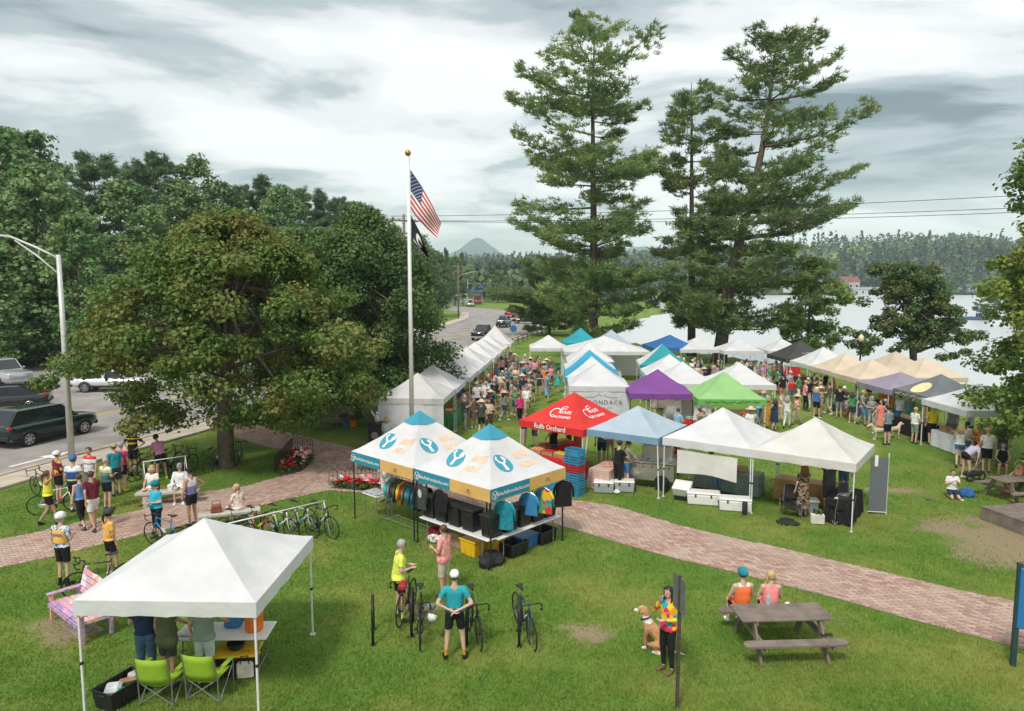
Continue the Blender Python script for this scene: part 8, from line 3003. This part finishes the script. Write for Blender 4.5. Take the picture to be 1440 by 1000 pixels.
for i, y in enumerate((36.3, 40.4, 43.5, 46.6, 50.2, 53.4, 56.6)):
    x = -4.45 + (y - 33.2) * .108
    o_ = ['second', 'third', 'fourth', 'fifth', 'sixth', 'seventh', 'eighth'][i]
    draped_table('%s clothed table under the %s roadside canopy' % (['green', 'tan', 'navy', 'white', 'red', 'teal', 'yellow'][i], o_), (x + .95, y), R(85), 2.5, .7, fab(['green', 'khaki', 'navy', 'white', 'red', 'teal', 'mustard'][i]))
    for j, k in enumerate([('corn', 'tomato', 'greens'), ('bread', 'bread', 'squash'), ('berry', 'peach', 'greens')][i % 3]):
        produce_box('%s box, %s of the %s roadside table' % (k, ['near end', 'middle', 'far end'][j], o_), (x + .95 + (j - 1) * .06, y + (j - 1) * .75), R(85), k, .755)
for i, (x, y, cc) in enumerate(((4.6, 39.9, 'white'), (4.9, 43.3, 'slate'), (9.4, 37.6, 'white'), (9.4, 41.2, 'beige'), (6.9, 52.6, 'white'), (3.0, 57.2, 'green'), (17.6, 54.6, 'white'), (21.0, 54.6, 'red'), (20.0, 48.9, 'charcoal'))):
    draped_table('%s clothed table %s' % (cc, ['in the first striped tent', 'in the sky blue tent', 'behind the purple tent', 'by the brown panelled tent', 'in the long marquee', 'in the lone white canopy', 'in the waterside canopy by the pine', 'in the waterside canopy behind the black tent', 'under the black canopy'][i]), (x, y), 0, 2.3, .7, fab(cc))

# ---- on the right-hand lawn
p = G(1358, 698); heap('backpack', 'blue and black backpack on the grass by the kneeling child', 'bag', (p.x, p.y), .30, .28, mat('blue black bag', (.02, .10, .30), .7, 0, .5, 4), 12)
p = G(1312, 612)
o = MB().box((0, 0, .2), (.34, .14, .40), bev=.03, taper=1.1).build('shopping_bag', mat('sky shopping bag', (.10, .42, .62), .6)); o.location = (p.x - .45, p.y, .35); tag(o, 'sky blue shopping bag held by the yellow tee', 'bag')
p = G(1369, 676)
t = thing('pushchair', 'folded black pushchair with a round wheel on the lawn', 'pushchair', (p.x, p.y, 0), R(20))
for x in (-.32, .3):
    MB().torus((x, -.1, .17), .15, .03, 18, 6).build('wheel', RUBBER, t, True)
MB().box((0, .05, .26), (.66, .34, .16), bev=.05).build('seat', DKCAN, t)
MB().tube([(-.3, .05, .3), (.1, .05, .5), (.5, .05, .75)], .014, 6).build('handle', GREYLEG, t)
for i, (px, py) in enumerate(((1305, 703), (1313, 704), (1352, 704))):
    p = G(px, py); o = MB().box((0, 0, .02), (.16, .10, .04), bev=.012, rz=i).build('toy', mat('toy %d' % i, [(.05, .08, .12), (.1, .12, .12), (.7, .68, .6)][i], .5)); o.location = (p.x, p.y, 0); tag(o, ['dark toy on the grass near the kneeling child', 'small grey toy on the grass near the kneeling child', 'pale lid on the grass beside the blue backpack'][i], 'toy')
o = tote('orange bucket by the shaded picnic table', G(497, 600), 0, .26, .26, .28, mat('orange plastic', (.80, .17, .02), .4), name='bucket', cat='bucket')
tote('blue tub by the shaded picnic table', G(487, 600), 0, .30, .28, .28, BIN_BLU, name='tub', cat='tub')
p = G(633, 838)
o = MB().lathe([(.03, 0), (.042, .09), (.05, .095), (.045, .13), (.02, .15)], 10).build('cup', FW, None, True)
_pm = [c for c in scene.objects if c.get('label', '').startswith('man in a salmon shirt')][0]
_w = Matrix.Translation(_pm.location) @ Matrix.Rotation(_pm.rotation_euler[2], 4, 'Z') @ (Vector((.05, .34, 1.30)) * _pm.scale[0])
o.location = _w; tag(o, 'white cup of ice cream held by the salmon shirt', 'cup')


# ================================================================== dogs
def dog(label, p, rz, coat, white, pose='stand', s=1.0, collar=None):
    """faces local +y"""
    b = MB()
    C = lambda *a: cone_mesh(b, a[0], a[1], a[2], a[3])
    if pose == 'sit':
        sh, hp = (0, .18, .46), (0, -.16, .20)
        C((0, .16, .44), .115, (0, -.02, .33), .12); C((0, -.02, .33), .12, (0, -.17, .20), .13)
        for k in (-1, 1):
            C((k * .075, .17, .40), .055, (k * .075, .20, .22), .036); C((k * .075, .20, .22), .034, (k * .075, .19, .05), .027); C((k * .075, .19, .035), .03, (k * .075, .245, .03), .026)
            C((k * .10, -.15, .20), .085, (k * .13, .04, .17), .055); C((k * .13, .04, .16), .045, (k * .12, -.10, .05), .032); C((k * .12, -.10, .035), .032, (k * .12, .03, .03), .028)
        C((0, -.28, .10), .03, (.10, -.46, .04), .016)
        nk = (0, .20, .52); hd = (0, .28, .70)
    else:
        C((0, .24, .47), .125, (0, 0, .46), .11); C((0, 0, .46), .11, (0, -.26, .48), .105)
        for k in (-1, 1):
            C((k * .08, .25, .42), .06, (k * .08, .23, .25), .038); C((k * .08, .23, .25), .035, (k * .08, .25, .06), .026); C((k * .08, .25, .035), .03, (k * .08, .30, .03), .026)
            C((k * .08, -.25, .44), .08, (k * .085, -.18, .27), .045); C((k * .085, -.18, .27), .04, (k * .085, -.31, .16), .028); C((k * .085, -.31, .16), .027, (k * .085, -.29, .05), .024); C((k * .085, -.29, .035), .028, (k * .085, -.23, .03), .026)
        C((0, -.34, .52), .03, (0, -.52, .66), .014)
        nk = (0, .30, .54); hd = (0, .44, .70)
    C(nk, .085, (hd[0], hd[1] - .03, hd[2]), .072)
    C(hd, .078, (0, hd[1] + .04, hd[2] - .005), .066); C((0, hd[1] + .06, hd[2] - .03), .046, (0, hd[1] + .16, hd[2] - .045), .034)
    me = bpy.data.meshes.new('body'); me.from_pydata(b.v, [], b.f)
    o = bpy.data.objects.new('body', me); col.objects.link(o)
    md = o.modifiers.new('r', 'REMESH'); md.mode = 'VOXEL'; md.voxel_size = .016
    sm = o.modifiers.new('s', 'SMOOTH'); sm.iterations = 3
    dg = bpy.context.evaluated_depsgraph_get()
    m2 = bpy.data.meshes.new_from_object(o.evaluated_get(dg)); bpy.data.objects.remove(o, do_unlink=True)
    # white muzzle, blaze, chest and paws
    mi = []
    for pl in m2.polygons:
        c = pl.center
        w = c.z < .09 or (c.y > hd[1] + .07) or (abs(c.x) < .022 and c.y > hd[1] and c.z > hd[2]) or (c.y > nk[1] + .02 and c.z < nk[2] + .06 and c.z > .30 and abs(c.x) < .06) or (pose == 'sit' and abs(c.z - nk[2] - .05) < .06 and c.y > .1)
        mi.append(1 if w else 0)
    m2.polygons.foreach_set('material_index', mi)
    t = thing('dog', label, 'dog', (p[0], p[1], 0), R(rz)); t.scale = (s, s, s)
    link_mesh('body', m2, [coat, white], t, True)
    for k in (-1, 1):
        MB().add([(k * .04, hd[1] - .02, hd[2] + .055), (k * .075, hd[1] + .01, hd[2] + .05), (k * .10, hd[1] + .02, hd[2] - .03), (k * .075, hd[1] - .03, hd[2] - .01), (k * .07, hd[1] - .01, hd[2] + .02)], [(0, 1, 2, 3), (0, 4, 1), (1, 4, 2), (2, 4, 3), (3, 4, 0)]).build('ear', coat, t)
        MB().ball((k * .034, hd[1] + .085, hd[2] + .018), .010, 6, 4).build('eye', EYE, t)
    MB().ball((0, hd[1] + .19, hd[2] - .035), .017, 6, 4).build('nose', EYE, t)
    if collar:
        a = Vector(nk); d = (Vector(hd) - a).normalized()
        k = MB().torus((0, 0, 0), .088, .016, 18, 6, 'Z')
        oo = k.build('collar', collar, t); oo.location = a + d * .06; oo.rotation_mode = 'QUATERNION'; oo.rotation_quaternion = d.to_track_quat('Z', 'Y')
    return t


TANF = mat('tan fur', (.46, .23, .10), .85, 0, .2, 12, .4, 60); WHF = mat('white fur', (.70, .66, .60), .85, 0, .1, 12, .4, 60); CRF = mat('cream fur', (.58, .48, .36), .85, 0, .15, 12, .4, 60); BRF = mat('brown fur', (.22, .11, .05), .85, 0, .2, 12, .4, 60)
p = G(924, 916); dog('tan and white dog sitting beside the tie dye sweater', (p.x, p.y), 55, TANF, WHF, 'sit', 1.12, mat('dark collar', (.05, .03, .06), .6))
p = G(1238, 619); dog('cream dog standing left of the man in the grey tee', (p.x, p.y), 80, CRF, WHF, 'stand', 1.0)
p = G(1256, 617); dog('cream dog standing right of the man in the grey tee', (p.x, p.y), -70, CRF, WHF, 'stand', 1.0)
p = G(1192, 588); dog('brown dog sitting before the cream tents', (p.x, p.y), 160, BRF, BRF, 'sit', 1.1)
# ================================================================== the air: far things fade
def haze_box():
    b = MB().box((0, 2225, 118), (6900, 5090, 246))
    o = b.build('haze')
    m = bpy.data.materials.new('haze')
    m.use_nodes = True
    n, l = m.node_tree.nodes, m.node_tree.links
    n.remove(n['Principled BSDF'])
    v = n.new('ShaderNodeVolumePrincipled')
    v.inputs['Color'].default_value = (0.80, 0.94, 1.0, 1)
    v.inputs['Density'].default_value = 0.00023
    v.inputs['Anisotropy'].default_value = 0.1
    l.new(v.outputs[0], n['Material Output'].inputs['Volume'])
    o.data.materials.append(m)
    tag(o, 'pale blue summer haze hanging over the far hills', 'haze', kind='stuff')


haze_box()
